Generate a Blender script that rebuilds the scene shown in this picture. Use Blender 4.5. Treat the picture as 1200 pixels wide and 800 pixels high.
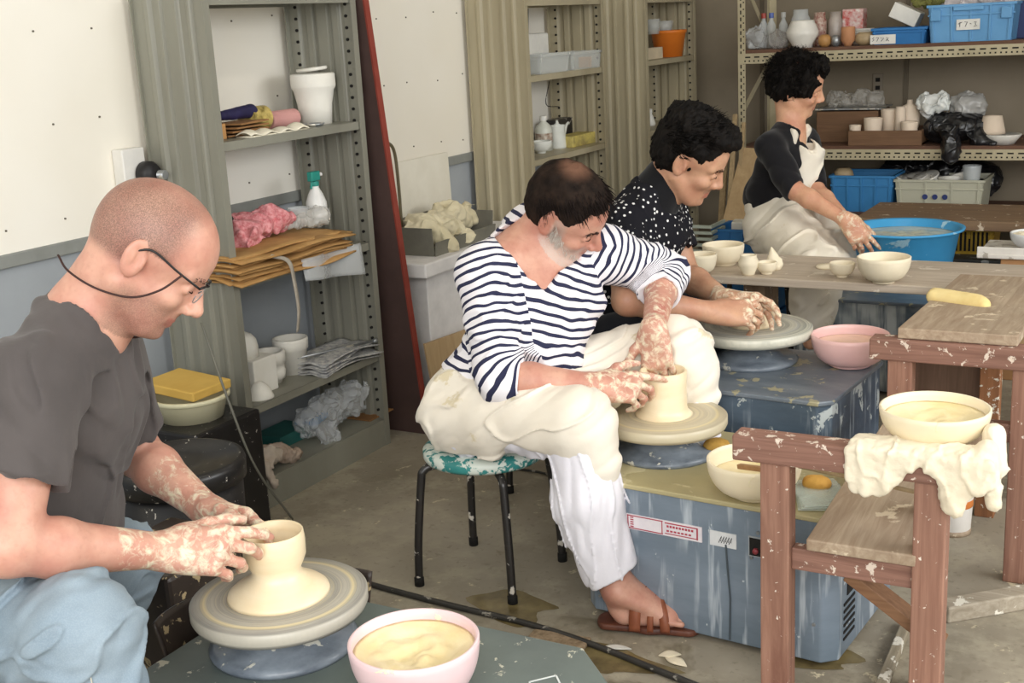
import bpy, bmesh, math, random
import numpy as np
from mathutils import Vector, Matrix, Quaternion, noise

for _o in list(bpy.data.objects): bpy.data.objects.remove(_o)
SC = bpy.context.scene
COL = SC.collection
PI = math.pi
rnd = random.Random(7)

# ------------------------------------------------------------------ camera
F_PX = 1450.0
CAM_H = 1.36
RX = Vector((0.875, 0.482, -0.052)); RY = Vector((-0.075, 0.241, 0.968)); RZ = Vector((0.479, -0.842, 0.247))
_m = Matrix((RX, RY, RZ)).transposed().to_quaternion().to_matrix()
cam_data = bpy.data.cameras.new('camera'); cam_data.sensor_width = 36; cam_data.lens = F_PX/1200*36
cam_data.clip_start = 0.05
cam = bpy.data.objects.new('camera', cam_data); COL.objects.link(cam)
cam.matrix_world = Matrix.Translation((0, 0, CAM_H)) @ _m.to_4x4()
SC.camera = cam

# ------------------------------------------------------------------ light
world = bpy.data.worlds.new('daylight'); SC.world = world; world.use_nodes = True
_bg = world.node_tree.nodes['Background']; _bg.inputs[0].default_value = (0.93, 0.97, 1.0, 1); _bg.inputs[1].default_value = 0.78
def area(name, loc, target, sx, sy, power, color=(1, 1, 1)):
    l = bpy.data.lights.new(name, 'AREA'); l.shape = 'RECTANGLE'; l.size = sx; l.size_y = sy; l.energy = power; l.color = color
    o = bpy.data.objects.new(name, l); COL.objects.link(o); o.location = loc
    o.rotation_euler = (Vector(target)-Vector(loc)).to_track_quat('-Z', 'Y').to_euler(); return o
area('doorway_daylight', (0.6, -1.6, 2.1), (-1.4, 2.4, 0.5), 3.2, 1.9, 105, (1.0, 0.985, 0.96))
area('side_window_daylight', (2.1, 2.6, 1.9), (-1.2, 2.8, 0.4), 2.6, 1.3, 62, (0.97, 0.985, 1.0))
SC.view_settings.view_transform = 'Standard'; SC.view_settings.look = 'None'
SC.view_settings.gamma = 1; SC.view_settings.use_curve_mapping = False
SC.view_settings.exposure = 0.36

# ------------------------------------------------------------------ placing helpers
_R = [RX, RY, RZ]
def ray(x, y):
    c = Vector(((x-600)/F_PX, -(y-400)/F_PX, -1.0)); return _m @ c
O = Vector((0, 0, CAM_H))
def onz(x, y, z): v = ray(x, y); return O+v*((z-CAM_H)/v.z)
def onx(x, y, X): v = ray(x, y); return O+v*(X/v.x)
def ony(x, y, Y): v = ray(x, y); return O+v*(Y/v.y)
def ond(x, y, D): return O+ray(x, y)*D

def proj(p):
    q = _m.transposed() @ (Vector(p)-O); return 600+F_PX*q.x/-q.z, 400-F_PX*q.y/-q.z
def shp(px, X, Z):
    """point at depth plane X and height Z that is seen in column px"""
    y = 300
    for _ in range(12): p = onx(px, y, X); p.z = Z; y = proj(p)[1]
    return p
# ------------------------------------------------------------------ object helpers
def link(o, parent=None):
    COL.objects.link(o)
    if parent is not None: o.parent = parent
    return o
def thing(name, label, cat, loc=(0, 0, 0), rz=0, group=None):
    o = bpy.data.objects.new(name, None); link(o); o.location = loc; o.rotation_euler = (0, 0, rz); o.empty_display_size = .05
    return tag(o, label, cat, group)
def tag(o, label, cat, group=None, kind=None):
    o['label'] = label; o['category'] = cat
    if group: o['group'] = group
    if kind: o['kind'] = kind
    return o
def dup(root, loc=None, rz=None, label=None, group=None):
    r = root.copy(); COL.objects.link(r)
    if loc is not None: r.location = loc
    if rz is not None: r.rotation_euler = (0, 0, rz)
    if label: r['label'] = label
    if group: r['group'] = group
    for ch in list(root.children):
        c = ch.copy(); COL.objects.link(c); c.parent = r
        for g in list(ch.children):
            d = g.copy(); COL.objects.link(d); d.parent = c
    return r

class MB:
    """collects shapes for ONE mesh object"""
    def __init__(s): s.v = []; s.f = []; s.mi = []
    def add(s, vs, fs, mi=0):
        n = len(s.v); s.v += [tuple(v) for v in vs]; s.f += [tuple(i+n for i in f) for f in fs]; s.mi += [mi]*len(fs); return s
    def box(s, c, size, rot=None, mi=0, taper=None):
        hx, hy, hz = [q/2 for q in size]; c = Vector(c); vs = []
        for z in (-1, 1):
            k = taper if (taper and z > 0) else 1
            for x, y in ((-1, -1), (1, -1), (1, 1), (-1, 1)):
                p = Vector((x*hx*k, y*hy*k, z*hz))
                if rot is not None: p = rot @ p
                vs.append(c+p)
        return s.add(vs, [(0, 3, 2, 1), (4, 5, 6, 7), (0, 1, 5, 4), (1, 2, 6, 5), (2, 3, 7, 6), (3, 0, 4, 7)], mi)
    def bar(s, a, b, w, h, up=(0, 0, 1), mi=0):
        a = Vector(a); b = Vector(b); d = (b-a); L = d.length; d.normalize(); up = Vector(up)
        sx = d.cross(up)
        if sx.length < 1e-4: sx = d.cross(Vector((1, 0, 0)))
        sx.normalize(); uy = sx.cross(d); R = Matrix((sx, d, uy)).transposed()
        return s.box((a+b)/2, (w, L, h), R, mi)
    def tube(s, pts, r, n=10, cap=True, mi=0):
        pts = [Vector(p) for p in pts]; rr = r if isinstance(r, (list, tuple)) else [r]*len(pts); vs = []; prev = None
        for i, p in enumerate(pts):
            t = (pts[min(i+1, len(pts)-1)]-pts[max(i-1, 0)]).normalized()
            if prev is None:
                a = t.cross(Vector((0, 0, 1)))
                if a.length < 1e-3: a = t.cross(Vector((1, 0, 0)))
            else: a = prev-t*prev.dot(t)
            a.normalize(); prev = a; b = t.cross(a)
            for k in range(n):
                th = 2*PI*k/n; vs.append(p+(a*math.cos(th)+b*math.sin(th))*rr[i])
        fs = []
        for i in range(len(pts)-1):
            for k in range(n):
                fs.append((i*n+k, i*n+(k+1) % n, (i+1)*n+(k+1) % n, (i+1)*n+k))
        if cap: fs += [tuple(range(n-1, -1, -1)), tuple((len(pts)-1)*n+k for k in range(n))]
        return s.add(vs, fs, mi)
    def lathe(s, prof, c=(0, 0, 0), n=48, rot=None, mi=0, squash=1.0, wob=None):
        c = Vector(c); vs = []; fs = []; m = len(prof)
        for i, (r, z) in enumerate(prof):
            for k in range(n):
                th = 2*PI*k/n; w = wob(th, z) if wob else 1
                p = Vector((r*w*math.cos(th), r*w*squash*math.sin(th), z))
                if rot is not None: p = rot @ p
                vs.append(c+p)
        for i in range(m-1):
            for k in range(n):
                fs.append((i*n+k, i*n+(k+1) % n, (i+1)*n+(k+1) % n, (i+1)*n+k))
        if prof[0][0] > 1e-6: fs.append(tuple(range(n-1, -1, -1)))
        if prof[-1][0] > 1e-6: fs.append(tuple((m-1)*n+k for k in range(n)))
        return s.add(vs, fs, mi)
    def prism(s, poly, axis_from, axis_to, mi=0):
        """poly: 3d points in a plane; extruded by vector axis_to-axis_from"""
        d = Vector(axis_to)-Vector(axis_from); n = len(poly); vs = [Vector(p) for p in poly]+[Vector(p)+d for p in poly]
        fs = [tuple(range(n-1, -1, -1)), tuple(range(n, 2*n))]+[(i, (i+1) % n, n+(i+1) % n, n+i) for i in range(n)]
        return s.add(vs, fs, mi)
    def sheet(s, fn, nu, nv, thick=0, mi=0):
        vs = [Vector(fn(i/(nu-1), j/(nv-1))) for j in range(nv) for i in range(nu)]
        fs = [(j*nu+i, j*nu+i+1, (j+1)*nu+i+1, (j+1)*nu+i) for j in range(nv-1) for i in range(nu-1)]
        return s.add(vs, fs, mi)
    def mesh(s, name, mats, smooth=False):
        me = bpy.data.meshes.new(name); me.from_pydata(s.v, [], s.f); me.update()
        for m in (mats if isinstance(mats, (list, tuple)) else [mats]): me.materials.append(m)
        if len(set(s.mi)) > 1: me.polygons.foreach_set('material_index', s.mi)
        bm = bmesh.new(); bm.from_mesh(me); bmesh.ops.remove_doubles(bm, verts=bm.verts, dist=1e-6); bmesh.ops.recalc_face_normals(bm, faces=bm.faces); bm.to_mesh(me); bm.free()
        if smooth: me.polygons.foreach_set('use_smooth', [True]*len(me.polygons))
        return me
    def build(s, name, mats, parent=None, smooth=False, bevel=0, solid=0, loc=None, rot=None, auto=None):
        o = bpy.data.objects.new(name, s.mesh(name, mats, smooth)); link(o, parent)
        if loc is not None: o.location = loc
        if rot is not None: o.rotation_euler = rot
        if solid: m = o.modifiers.new('thick', 'SOLIDIFY'); m.thickness = solid; m.offset = 0
        if bevel: m = o.modifiers.new('bevel', 'BEVEL'); m.width = bevel; m.segments = 2; m.limit_method = 'ANGLE'; m.angle_limit = math.radians(40)
        if auto:
            try: o.data.shade_auto_smooth  # absent in some builds
            except Exception: pass
            m = o.modifiers.new('edges', 'EDGE_SPLIT'); m.split_angle = math.radians(auto)
        return o
def struct(o): o['kind'] = 'structure'; return o
def rotz(a): return Matrix.Rotation(a, 3, 'Z')
def rot_to(d, up=(0, 0, 1)):
    """matrix whose z column is d"""
    return Vector(d).normalized().to_track_quat('Z', 'Y').to_matrix()

# ------------------------------------------------------------------ materials
def hexc(h):
    h = h.lstrip('#'); out = []
    for i in (0, 2, 4):
        c = int(h[i:i+2], 16)/255; out.append(c/12.92 if c <= .04045 else ((c+.055)/1.055)**2.4)
    return (*out, 1)
class NT:
    def __init__(s, name):
        s.m = bpy.data.materials.new(name); s.m.use_nodes = True; s.t = s.m.node_tree; s.b = s.t.nodes['Principled BSDF']; s._c = {}
    def n(s, typ, **kw):
        nd = s.t.nodes.new(typ)
        for k, v in kw.items():
            if k.startswith('i_'): nd.inputs[int(k[2:]) if k[2:].isdigit() else k[2:]].default_value = v
            else: setattr(nd, k, v)
        return nd
    def l(s, a, b): s.t.links.new(a, b)
    def coord(s, scale=(1, 1, 1), out='Object', rot=(0, 0, 0)):
        tc = s.n('ShaderNodeTexCoord'); mp = s.n('ShaderNodeMapping'); mp.inputs['Scale'].default_value = scale; mp.inputs['Rotation'].default_value = rot
        s.l(tc.outputs[out], mp.inputs[0]); return mp.outputs[0]
    def noise(s, vec, scale, detail=4, rough=.55, dist=0):
        nd = s.n('ShaderNodeTexNoise'); nd.inputs['Scale'].default_value = scale; nd.inputs['Detail'].default_value = detail
        nd.inputs['Roughness'].default_value = rough; nd.inputs['Distortion'].default_value = dist; s.l(vec, nd.inputs['Vector']); return nd.outputs[0]
    def ramp(s, fac, a, b, ca=(0, 0, 0, 1), cb=(1, 1, 1, 1)):
        nd = s.n('ShaderNodeValToRGB'); e = nd.color_ramp.elements; e[0].position = max(0, min(1, a)); e[1].position = max(0, min(1, b)); e[0].color = ca; e[1].color = cb
        s.l(fac, nd.inputs[0]); return nd.outputs[0]
    def mix(s, fac, a, b, mode='MIX'):
        nd = s.n('ShaderNodeMix', data_type='RGBA', blend_type=mode)
        for sock, v in ((nd.inputs[0], fac), (nd.inputs[6], a), (nd.inputs[7], b)):
            if hasattr(v, 'is_linked') or hasattr(v, 'links'): s.l(v, sock)
            else: sock.default_value = v
        return nd.outputs[2]
    def math(s, op, a, b=0.0, c=0.0):
        nd = s.n('ShaderNodeMath', operation=op)
        for i, v in enumerate((a, b, c)):
            if hasattr(v, 'links'): s.l(v, nd.inputs[i])
            else: nd.inputs[i].default_value = v
        return nd.outputs[0]
    def attr(s, name):
        nd = s.n('ShaderNodeAttribute'); nd.attribute_name = name; return nd.outputs['Fac']
    def bump(s, h, strength=.3, dist=.002):
        nd = s.n('ShaderNodeBump'); nd.inputs['Strength'].default_value = strength; nd.inputs['Distance'].default_value = dist
        s.l(h, nd.inputs['Height'])
        if s.b.inputs['Normal'].is_linked: s.l(s.b.inputs['Normal'].links[0].from_socket, nd.inputs['Normal'])
        s.l(nd.outputs[0], s.b.inputs['Normal'])
    def setc(s, c):
        if hasattr(c, 'links'): s.l(c, s.b.inputs['Base Color'])
        else: s.b.inputs['Base Color'].default_value = c
def M(name, c1, c2=None, scale=8, rough=.6, splat=None, stretch=(1, 1, 1), bump=0, metal=0, spec=.4, lo=.35, hi=.65, drips=None, extra=None, bscale=None):
    """mottled procedural material; splat=(amount 0..1, scale, colour); drips=(amount, colour)"""
    t = NT(name); v = t.coord(stretch); c1 = hexc(c1); c2 = hexc(c2) if c2 else tuple(q*.82 for q in c1[:3])+(1,)
    nz = t.noise(v, scale, 6, .6); col = t.mix(t.ramp(nz, lo, hi), c1, c2)
    v1 = t.coord()
    if drips:
        vd = t.coord((1, 1, .09)); d = t.ramp(t.noise(vd, 34, 3, .6), .62-drips[0]*.25, .68-drips[0]*.15)
        br = t.ramp(t.noise(v1, 6, 3), .4, .6); col = t.mix(t.math('MULTIPLY', d, t.math('MULTIPLY', br, .85)), col, hexc(drips[1]))
    if splat:
        s1 = t.ramp(t.noise(v1, splat[1], 5, .62, .4), .70-.25*splat[0], .725-.25*splat[0]); col = t.mix(s1, col, hexc(splat[2]))
        t.bump(s1, .4, .002)
    t.setc(col); t.b.inputs['Roughness'].default_value = rough; t.b.inputs['Metallic'].default_value = metal
    t.b.inputs['Specular IOR Level'].default_value = spec
    if bump: t.bump(t.noise(t.coord(stretch), bscale or scale*4, 6, .6), bump, .004)
    if extra: extra(t)
    return t.m
def wood(name, c1, c2, axis=1, scale=1, rough=.7, splat=None):
    t = NT(name); st = [9, 9, 9]; st[axis] = .5; v = t.coord(tuple(q*scale for q in st))
    g = t.noise(v, 4, 6, .65, 1.2); col = t.mix(t.ramp(g, .32, .68), hexc(c1), hexc(c2))
    fine = t.noise(t.coord(tuple(q*scale*6 for q in st)), 3, 3); col = t.mix(t.math('MULTIPLY', t.ramp(fine, .5, .62), .35), col, hexc(c2))
    big = t.noise(t.coord(), 5, 4); col = t.mix(t.math('MULTIPLY', t.ramp(big, .45, .7), .35), col, tuple(q*.55 for q in hexc(c1)[:3])+(1,))
    if splat:
        v1 = t.coord(); s1 = t.ramp(t.noise(v1, splat[1], 5, .65, .3), .70-.25*splat[0], .73-.25*splat[0]); col = t.mix(s1, col, hexc(splat[2]))
    t.setc(col); t.b.inputs['Roughness'].default_value = rough; t.bump(g, .35, .002); return t.m
def glassy(name, color='#ffffff', alpha=.25, rough=.15):
    t = NT(name); t.b.inputs['Base Color'].default_value = hexc(color); t.b.inputs['Alpha'].default_value = alpha; t.b.inputs['Roughness'].default_value = rough
    t.b.inputs['Specular IOR Level'].default_value = .8
    nz = t.noise(t.coord(), 40, 4); t.bump(nz, .5, .004); return t.m

# ------------------------------------------------------------------ materials used by many things
def conc(t): pass
MT = {}
MT['concrete'] = M('worn_concrete', '#8b8371', '#6f6858', 2.2, .78, splat=(.22, 9, '#a49a80'), bump=.25, bscale=30)
MT['board_white'] = M('painted_board', '#efeadd', '#e3dccb', 1.5, .55, bump=.03)
MT['dado'] = M('grey_blue_paint', '#a2a7ab', '#959a9e', 2, .6)
MT['backwall'] = M('brown_grey_panel', '#8f8370', '#7d725f', 1.4, .7)
MT['steel_green'] = M('green_grey_enamel', '#908f82', '#7e7c70', 3, .42, stretch=(1, 1, .25), bump=.05, spec=.5)
MT['steel_tan'] = M('tan_grey_enamel', '#b3a98e', '#9a9076', 3, .45, stretch=(1, 1, .2), bump=.05)
MT['black_hole'] = M('dark_hole', '#1c1a17', rough=.9)
MT['clay'] = M('wet_cream_clay', '#efdfbf', '#e8d3ac', 5, .38, stretch=(1, 1, 6), bump=.08, bscale=20, spec=.5)
MT['clay_dry'] = M('drying_cream_clay', '#eee3cb', '#e6d8ba', 6, .7, bump=.08)
MT['slip'] = M('thick_slip', '#f0e0b6', '#e6d199', 14, .35, bump=.6, bscale=26, spec=.5)
MT['plaster'] = M('white_plaster', '#ece9e0', '#dfdbcf', 4, .75, bump=.06)
MT['pink_plastic'] = M('pale_pink_plastic', '#ecd0d2', '#e5c4c4', 4, .32, splat=(.25, 16, '#efe0c4'))
MT['cream_plastic'] = M('cream_plastic', '#efe2c6', '#e9dab8', 4, .4, splat=(.2, 14, '#f0e3bb'))
MT['wood_red'] = wood('red_brown_timber', '#a57c68', '#7d5545', axis=2, scale=.9, splat=(.22, 60, '#e4d8c9'))
MT['wood_redx'] = wood('red_brown_beam', '#9c7464', '#714e40', axis=0, scale=.9, splat=(.44, 38, '#d8c8b8'))
MT['wood_plank'] = wood('clay_stained_plank', '#b9a68e', '#917a63', axis=1, scale=.8, splat=(.30, 14, '#d3c3a8'))
MT['wood_bench'] = wood('pale_bench_plank', '#c9bba9', '#aa9a88', axis=0, scale=.8, splat=(.4, 10, '#d6cbbb'))
MT['timber_pale'] = wood('pale_timber', '#b8a07a', '#9c8560', axis=2)
MT['ply'] = wood('plywood', '#bda27a', '#a98c64', axis=2, scale=.5)
MT['black_metal'] = M('black_painted_steel', '#1f1d1c', '#2b2826', 8, .35, splat=(.35, 30, '#cfc8bc'), stretch=(1, 1, .4), spec=.6)
MT['chrome'] = M('smeared_steel', '#a9abac', '#7f8384', 10, .35, metal=.6, splat=(.6, 20, '#cfcabd'))

# ------------------------------------------------------------------ the room
WX = -2.663          # left wall
WY = 6.55            # back wall
def slab(name, a, b, mat):
    c = [(p+q)/2 for p, q in zip(a, b)]; s = [abs(q-p) for p, q in zip(a, b)]
    o = MB().box((0, 0, 0), s).build(name, mat); o.location = c; return struct(o)
def floor_extra(t):
    pass
fl = NT('workshop_floor'); v = fl.coord(); n1 = fl.noise(v, 1.3, 6, .62); n2 = fl.noise(v, 7, 6, .7); n3 = fl.noise(v, 55, 3)
c = fl.mix(fl.ramp(n1, .35, .65), hexc('#a59c8b'), hexc('#847b6a')); c = fl.mix(fl.math('MULTIPLY', fl.ramp(n2, .48, .62), .6), c, hexc('#b1a893'))
c = fl.mix(fl.math('MULTIPLY', fl.ramp(n3, .6, .7), .35), c, hexc('#645d4d'))
sp = fl.ramp(fl.noise(v, 13, 6, .7, .6), .635, .66); c = fl.mix(sp, c, hexc('#c9bda0'))
sp2 = fl.ramp(fl.noise(fl.coord((1, 1, 1), rot=(0, 0, 1)), 3.1, 5, .6, .8), .64, .70); c = fl.mix(fl.math('MULTIPLY', sp2, .7), c, hexc('#5c5138'))
fl.setc(c); fl.b.inputs['Roughness'].default_value = .62; fl.bump(n2, .25, .003); fl.bump(sp, .3, .001)
slab('floor', (WX-.2, -3.0, -.1), (3.2, WY+.2, 0), fl.m)
# left wall: pale board above, grey dado below
WT = .858
lw = MB().box((WX-.06, 1.8, WT/2), (.12, 9.6, WT)).build('wall_left', MT['dado']); struct(lw)
lwu = NT('left_wall_board'); v = lwu.coord(); c = lwu.mix(lwu.ramp(lwu.noise(v, 1.1, 3), .3, .7), hexc('#f1ede3'), hexc('#e6dfcf'))
lwu.setc(c); lwu.b.inputs['Roughness'].default_value = .5
u = MB().box((WX-.055, 1.8, (WT+2.6)/2), (.13, 9.6, 2.6-WT)).build('wall_left_board', lwu.m, lw); u['kind'] = 'structure'
tr = MB(); tr.box((WX+.010, 1.8, WT-.012), (.02, 9.6, .035)); struct(tr.build('trim_1', M('grey_trim', '#8b8d88', rough=.5), bevel=.003))
# nails in the board
nl = MB(); r0 = random.Random(3)
for y in [x*.19 for x in range(2, 34)]:
    for z in (.93, 1.17, 1.42):
        p = Vector((WX+.0105, y+r0.uniform(-.02, .02), z+r0.uniform(-.012, .012))); nl.tube([p, p+Vector((.003, 0, 0))], .0028, 8)
struct(nl.build('trim_2', M('rusty_nail', '#6d6556', rough=.6)))
slab('wall_back', (WX-.2, WY, 0), (3.2, WY+.12, 2.6), MT['backwall'])
sm = MB()
for x in (-2.1, -1.35, -.45, .45): sm.box((x, WY-.004, 1.3), (.02, .012, 2.6))
struct(sm.build('trim_3', M('panel_seam', '#6c6252', rough=.8)))
slab('ceiling', (WX-.2, .4, 2.6), (3.2, WY+.2, 2.7), M('ceiling_board', '#d9d5ca', rough=.8))
slab('wall_right_near', (2.3, .4, 0), (2.42, 1.2, 2.6), MT['board_white'])
slab('wall_right_far', (2.3, 4.2, 0), (2.42, WY, 2.6), MT['board_white'])
slab('wall_right_low', (2.3, 1.2, 0), (2.42, 4.2, .8), MT['dado'])
# ceiling lights (real tube fittings)
em = NT('tube_glow'); em.b.inputs['Emission Color'].default_value = (1, .96, .88, 1); em.b.inputs['Emission Strength'].default_value = 9
def tube_light(x, y, where):
    t = thing('ceiling_light', 'twin fluorescent tube fitting on the ceiling '+where, 'ceiling light', (x, y, 2.52))
    MB().box((0, 0, .05), (.16, 1.2, .06)).build('housing', MT['board_white'], t, bevel=.005)
    for sx in (-.04, .04): MB().tube([(sx, -.58, 0), (sx, .58, 0)], .016, 10).build('tube', em.m, t, smooth=True)
tube_light(-.9, 2.0, 'over the wheels'); tube_light(-.9, 4.4, 'over the mixing basin')

# ------------------------------------------------------------------ steel shelf units
def corr(y, w, D, face_out, z0, z1, mat_holes=True):
    pass
def side_panel(Y, z1, XF, XB, sgn, ribs=4):
    """corrugated sheet in the XZ plane at Y, facing sgn*Y, with flanged front post"""
    mb = MB(); th = .003; n = 60; W = XF-XB
    def prof(u):
        d = 0
        for c0, w in ((.22, .06), (.40, .035), (.62, .035), (.80, .05)):
            q = abs(u-c0)/w
            if q < 1: d = max(d, .010*min(1, (1-q)*2.2))
        return d
    a = []; 
    for i in range(n+1):
        u = i/n; x = XB+W*u; a.append((x, Y+sgn*(prof(u))))
    vs = []; 
    for (x, y) in a: vs += [(x, y, 0), (x, y, z1), (x, y-sgn*th-.0, 0), (x, y-sgn*th, z1)]
    fs = []
    for i in range(n):
        k = 4*i; fs += [(k, k+4, k+5, k+1), (k+2, k+3, k+7, k+6), (k+1, k+5, k+7, k+3), (k, k+2, k+6, k+4)]
    mb.add(vs, fs)
    mb.box((XF-.001, Y-sgn*.004, z1/2), (.004, .026, z1)); mb.box((XB+.002, Y-sgn*.004, z1/2), (.004, .03, z1))
    return mb
def shelf_unit(name, label, XF, XB, Y0, Y1, z1, levels, mat, plinth=.09, group=None, cross=False):
    t = thing(name, label, 'shelf unit', ((XF+XB)/2, (Y0+Y1)/2, 0), 0, group); L = t.location
    def part(mb, nm, m, **k):
        mb.v = [tuple(Vector(v)-L) for v in mb.v]; return mb.build(nm, m, t, **k)
    for Y, s in ((Y0, 1), (Y1, -1)):      # corrugated side with adjustment holes on the inside
        hm = side_panel(Y, z1, XF, XB, -s); z = .12
        while z < z1-.03:
            for x in (XF-.03, XB+.035): 
                hm.tube([(x, Y+s*.0005, z), (x, Y+s*.0085, z)], .0048, 8, mi=1)
            z += .036
        part(hm, 'side_panel', [mat, MT['black_hole']])
    for z in levels:
        m = MB(); m.box(((XF+XB)/2-.0, (Y0+Y1)/2, z-.0015), (XF-XB-.012, Y1-Y0-.016, .003)); m.box((XF-.008, (Y0+Y1)/2, z-.0125), (.004, Y1-Y0-.014, .025)); m.box((XB+.010, (Y0+Y1)/2, z-.0125), (.004, Y1-Y0-.014, .025))
        part(m, 'shelf', mat, bevel=.001)
    m = MB(); m.box((XF-.004, (Y0+Y1)/2, plinth/2), (.004, Y1-Y0-.01, plinth)); part(m, 'plinth', mat)
    return t
CF = -2.365
Z4, Z3, Z2, Z1, Z0 = 1.455, 1.089, .698, .322, .092
shelf_unit('steel_shelf_unit', 'tall grey-green steel shelf unit with plaster moulds, standing behind the man in glasses', CF, WX+.035, 2.600, 3.275, 1.49, [Z4+.025, Z3, Z2, Z1, Z0], MT['steel_green'])
fz3 = onx(662, 84, CF).z; fz2 = onx(660, 180, CF).z
fl_ = (1.455, fz3, fz2, .40, .09)
Y2a, Y2b = onx(618, 60, CF).y, onx(708, 60, CF).y
Y3a, Y3b = onx(758, 60, CF).y, onx(815, 60, CF).y
shelf_unit('steel_shelf_unit', 'tan steel shelf unit in the middle distance, holding plastic tubs and a white kettle', CF, WX+.03, Y2a, Y2b, 1.485, fl_, MT['steel_tan'])
shelf_unit('steel_shelf_unit', 'tan steel shelf unit nearest the room corner, holding an orange bucket', CF, WX+.03, Y3a, Y3b, 1.485, fl_, MT['steel_tan'])

# ------------------------------------------------------------------ slotted angle rack along the back wall
RY0, RY1 = 5.95, 6.45
RX0 = ony(868, 66, RY0).x-.012; RX1 = -.15
RZ2 = ony(1035, 57, RY0).z; RZ1 = ony(1035, 175, RY0).z; RZ0 = .385
MT['angle'] = M('cream_slotted_steel', '#bdb294', '#a79c7e', 5, .5)
MT['shelfboard'] = wood('dark_shelf_board', '#6f4e3a', '#553827', axis=0)
def rack():
    t = thing('slotted_angle_rack', 'long cream slotted-steel rack of brown boards along the back wall', 'rack', ((RX0+RX1)/2, (RY0+RY1)/2, 0)); L = t.location
    def part(mb, nm, m, **k):
        mb.v = [tuple(Vector(v)-L) for v in mb.v]; return mb.build(nm, m, t, **k)
    def holes_z(m, x, y, z0, z1):
        z = z0
        while z < z1: m.box((x, y, z), (.006, .003, .018)); m.box((x+.014, y, z+.014), (.006, .003, .006)); z += .032
    for x in (RX0, RX1):
        for y, s in ((RY0, 1), (RY1, -1)):
            q = MB(); q.box((x+.018, y, 1.0), (.036, .003, 2.0)); q.box((x, y+s*.018, 1.0), (.003, .036, 2.0)); o = part(q, 'post', MT['angle'])
            if y == RY0:
                h = MB(); holes_z(h, x+.014, y-.001, .05, 1.95); h.v = [tuple(Vector(v)-L) for v in h.v]; h.build('slots', MT['black_hole'], o)
    for z in (RZ2, RZ1, RZ0):
        for y in (RY0-.004, RY1+.004):
            q = MB(); q.box(((RX0+RX1)/2, y, z-.024), (RX1-RX0, .003, .048)); q.box(((RX0+RX1)/2, y+(.018 if y < 6.2 else -.018), z-.001), (RX1-RX0, .034, .003)); o = part(q, 'beam', MT['angle'])
            if y < 6.2:
                h = MB(); x = RX0+.05
                while x < RX1-.02:
                    h.box((x, y-.0015, z-.017), (.026, .003, .0065)); h.box((x-.014, y-.0015, z-.035), (.007, .003, .007)); h.box((x+.008, y-.0015, z-.035), (.007, .003, .007)); x += .045
                h.v = [tuple(Vector(v)-L) for v in h.v]; h.build('slots', MT['black_hole'], o)
        q = MB(); q.box(((RX0+RX1)/2, (RY0+RY1)/2, z+.008), (RX1-RX0-.01, RY1-RY0, .016)); part(q, 'shelf_board', MT['shelfboard'])
    for (x, za, zb) in ((RX0+.02, RZ2-.03, RZ2-.30),):
        q = MB(); q.bar((x, RY0+.02, za-.24), (x, RY1-.02, za), .004, .03); q.bar((x, RY0+.02, RZ2+.35), (x, RY1-.02, RZ2+.02), .004, .03); q.bar((x, RY0+.03, RZ1-.02), (x, RY1-.02, RZ0+.02), .004, .03); part(q, 'brace', MT['angle'])
rack()
RZ2 += .016; RZ1 += .016; RZ0 += .016

# ------------------------------------------------------------------ potter's wheels
def disc_mat(name, c1, c2, c3, r):
    t = NT(name); tc = t.n('ShaderNodeTexCoord'); sx = t.n('ShaderNodeSeparateXYZ'); t.l(tc.outputs['Object'], sx.inputs[0])
    rr = t.math('SQRT', t.math('ADD', t.math('MULTIPLY', sx.outputs[0], sx.outputs[0]), t.math('MULTIPLY', sx.outputs[1], sx.outputs[1])))
    cb = t.n('ShaderNodeCombineXYZ'); t.l(rr, cb.inputs[0]); nz = t.noise(tc.outputs['Object'], 6, 4)
    t.l(t.math('MULTIPLY', nz, .006), cb.inputs[1])
    ring = t.noise(cb.outputs[0], 150, 5, .7); ring2 = t.noise(cb.outputs[0], 45, 3, .6)
    c = t.mix(t.ramp(ring, .38, .62), hexc(c1), hexc(c2)); c = t.mix(t.ramp(ring2, .5, .66), c, hexc(c3))
    t.setc(c); t.b.inputs['Roughness'].default_value = .36; t.bump(ring, .35, .003); return t.m
MT['paint_wheel2'] = M('blue_grey_wheel_paint', '#7c8894', '#67747f', 4, .4, drips=(.35, '#b9c1c8'), stretch=(.6, .6, 2.2), splat=(.16, 22, '#c8ced0'))
MT['paint_wheel1'] = M('grey_green_wheel_paint', '#6b7570', '#59625f', 4, .4, splat=(.30, 24, '#c9c6b4'))
MT['paint_wheel3'] = M('dark_blue_wheel_paint', '#60707f', '#3d4a58', 3, .38, drips=(.4, '#a9b3ba'), splat=(.45, 14, '#b8bfbe'), stretch=(.6, .6, 2.5))
MT['slip_top'] = M('dried_slip_film', '#b5a97f', '#9c9270', 3, .45, splat=(.5, 7, '#c8bd95'))
MT['slip_top3'] = M('smeared_wheel_top', '#7d858d', '#5b6570', 5, .32, splat=(.45, 16, '#a8a184'), stretch=(1, 2.5, 1))
WZ = .345
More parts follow.
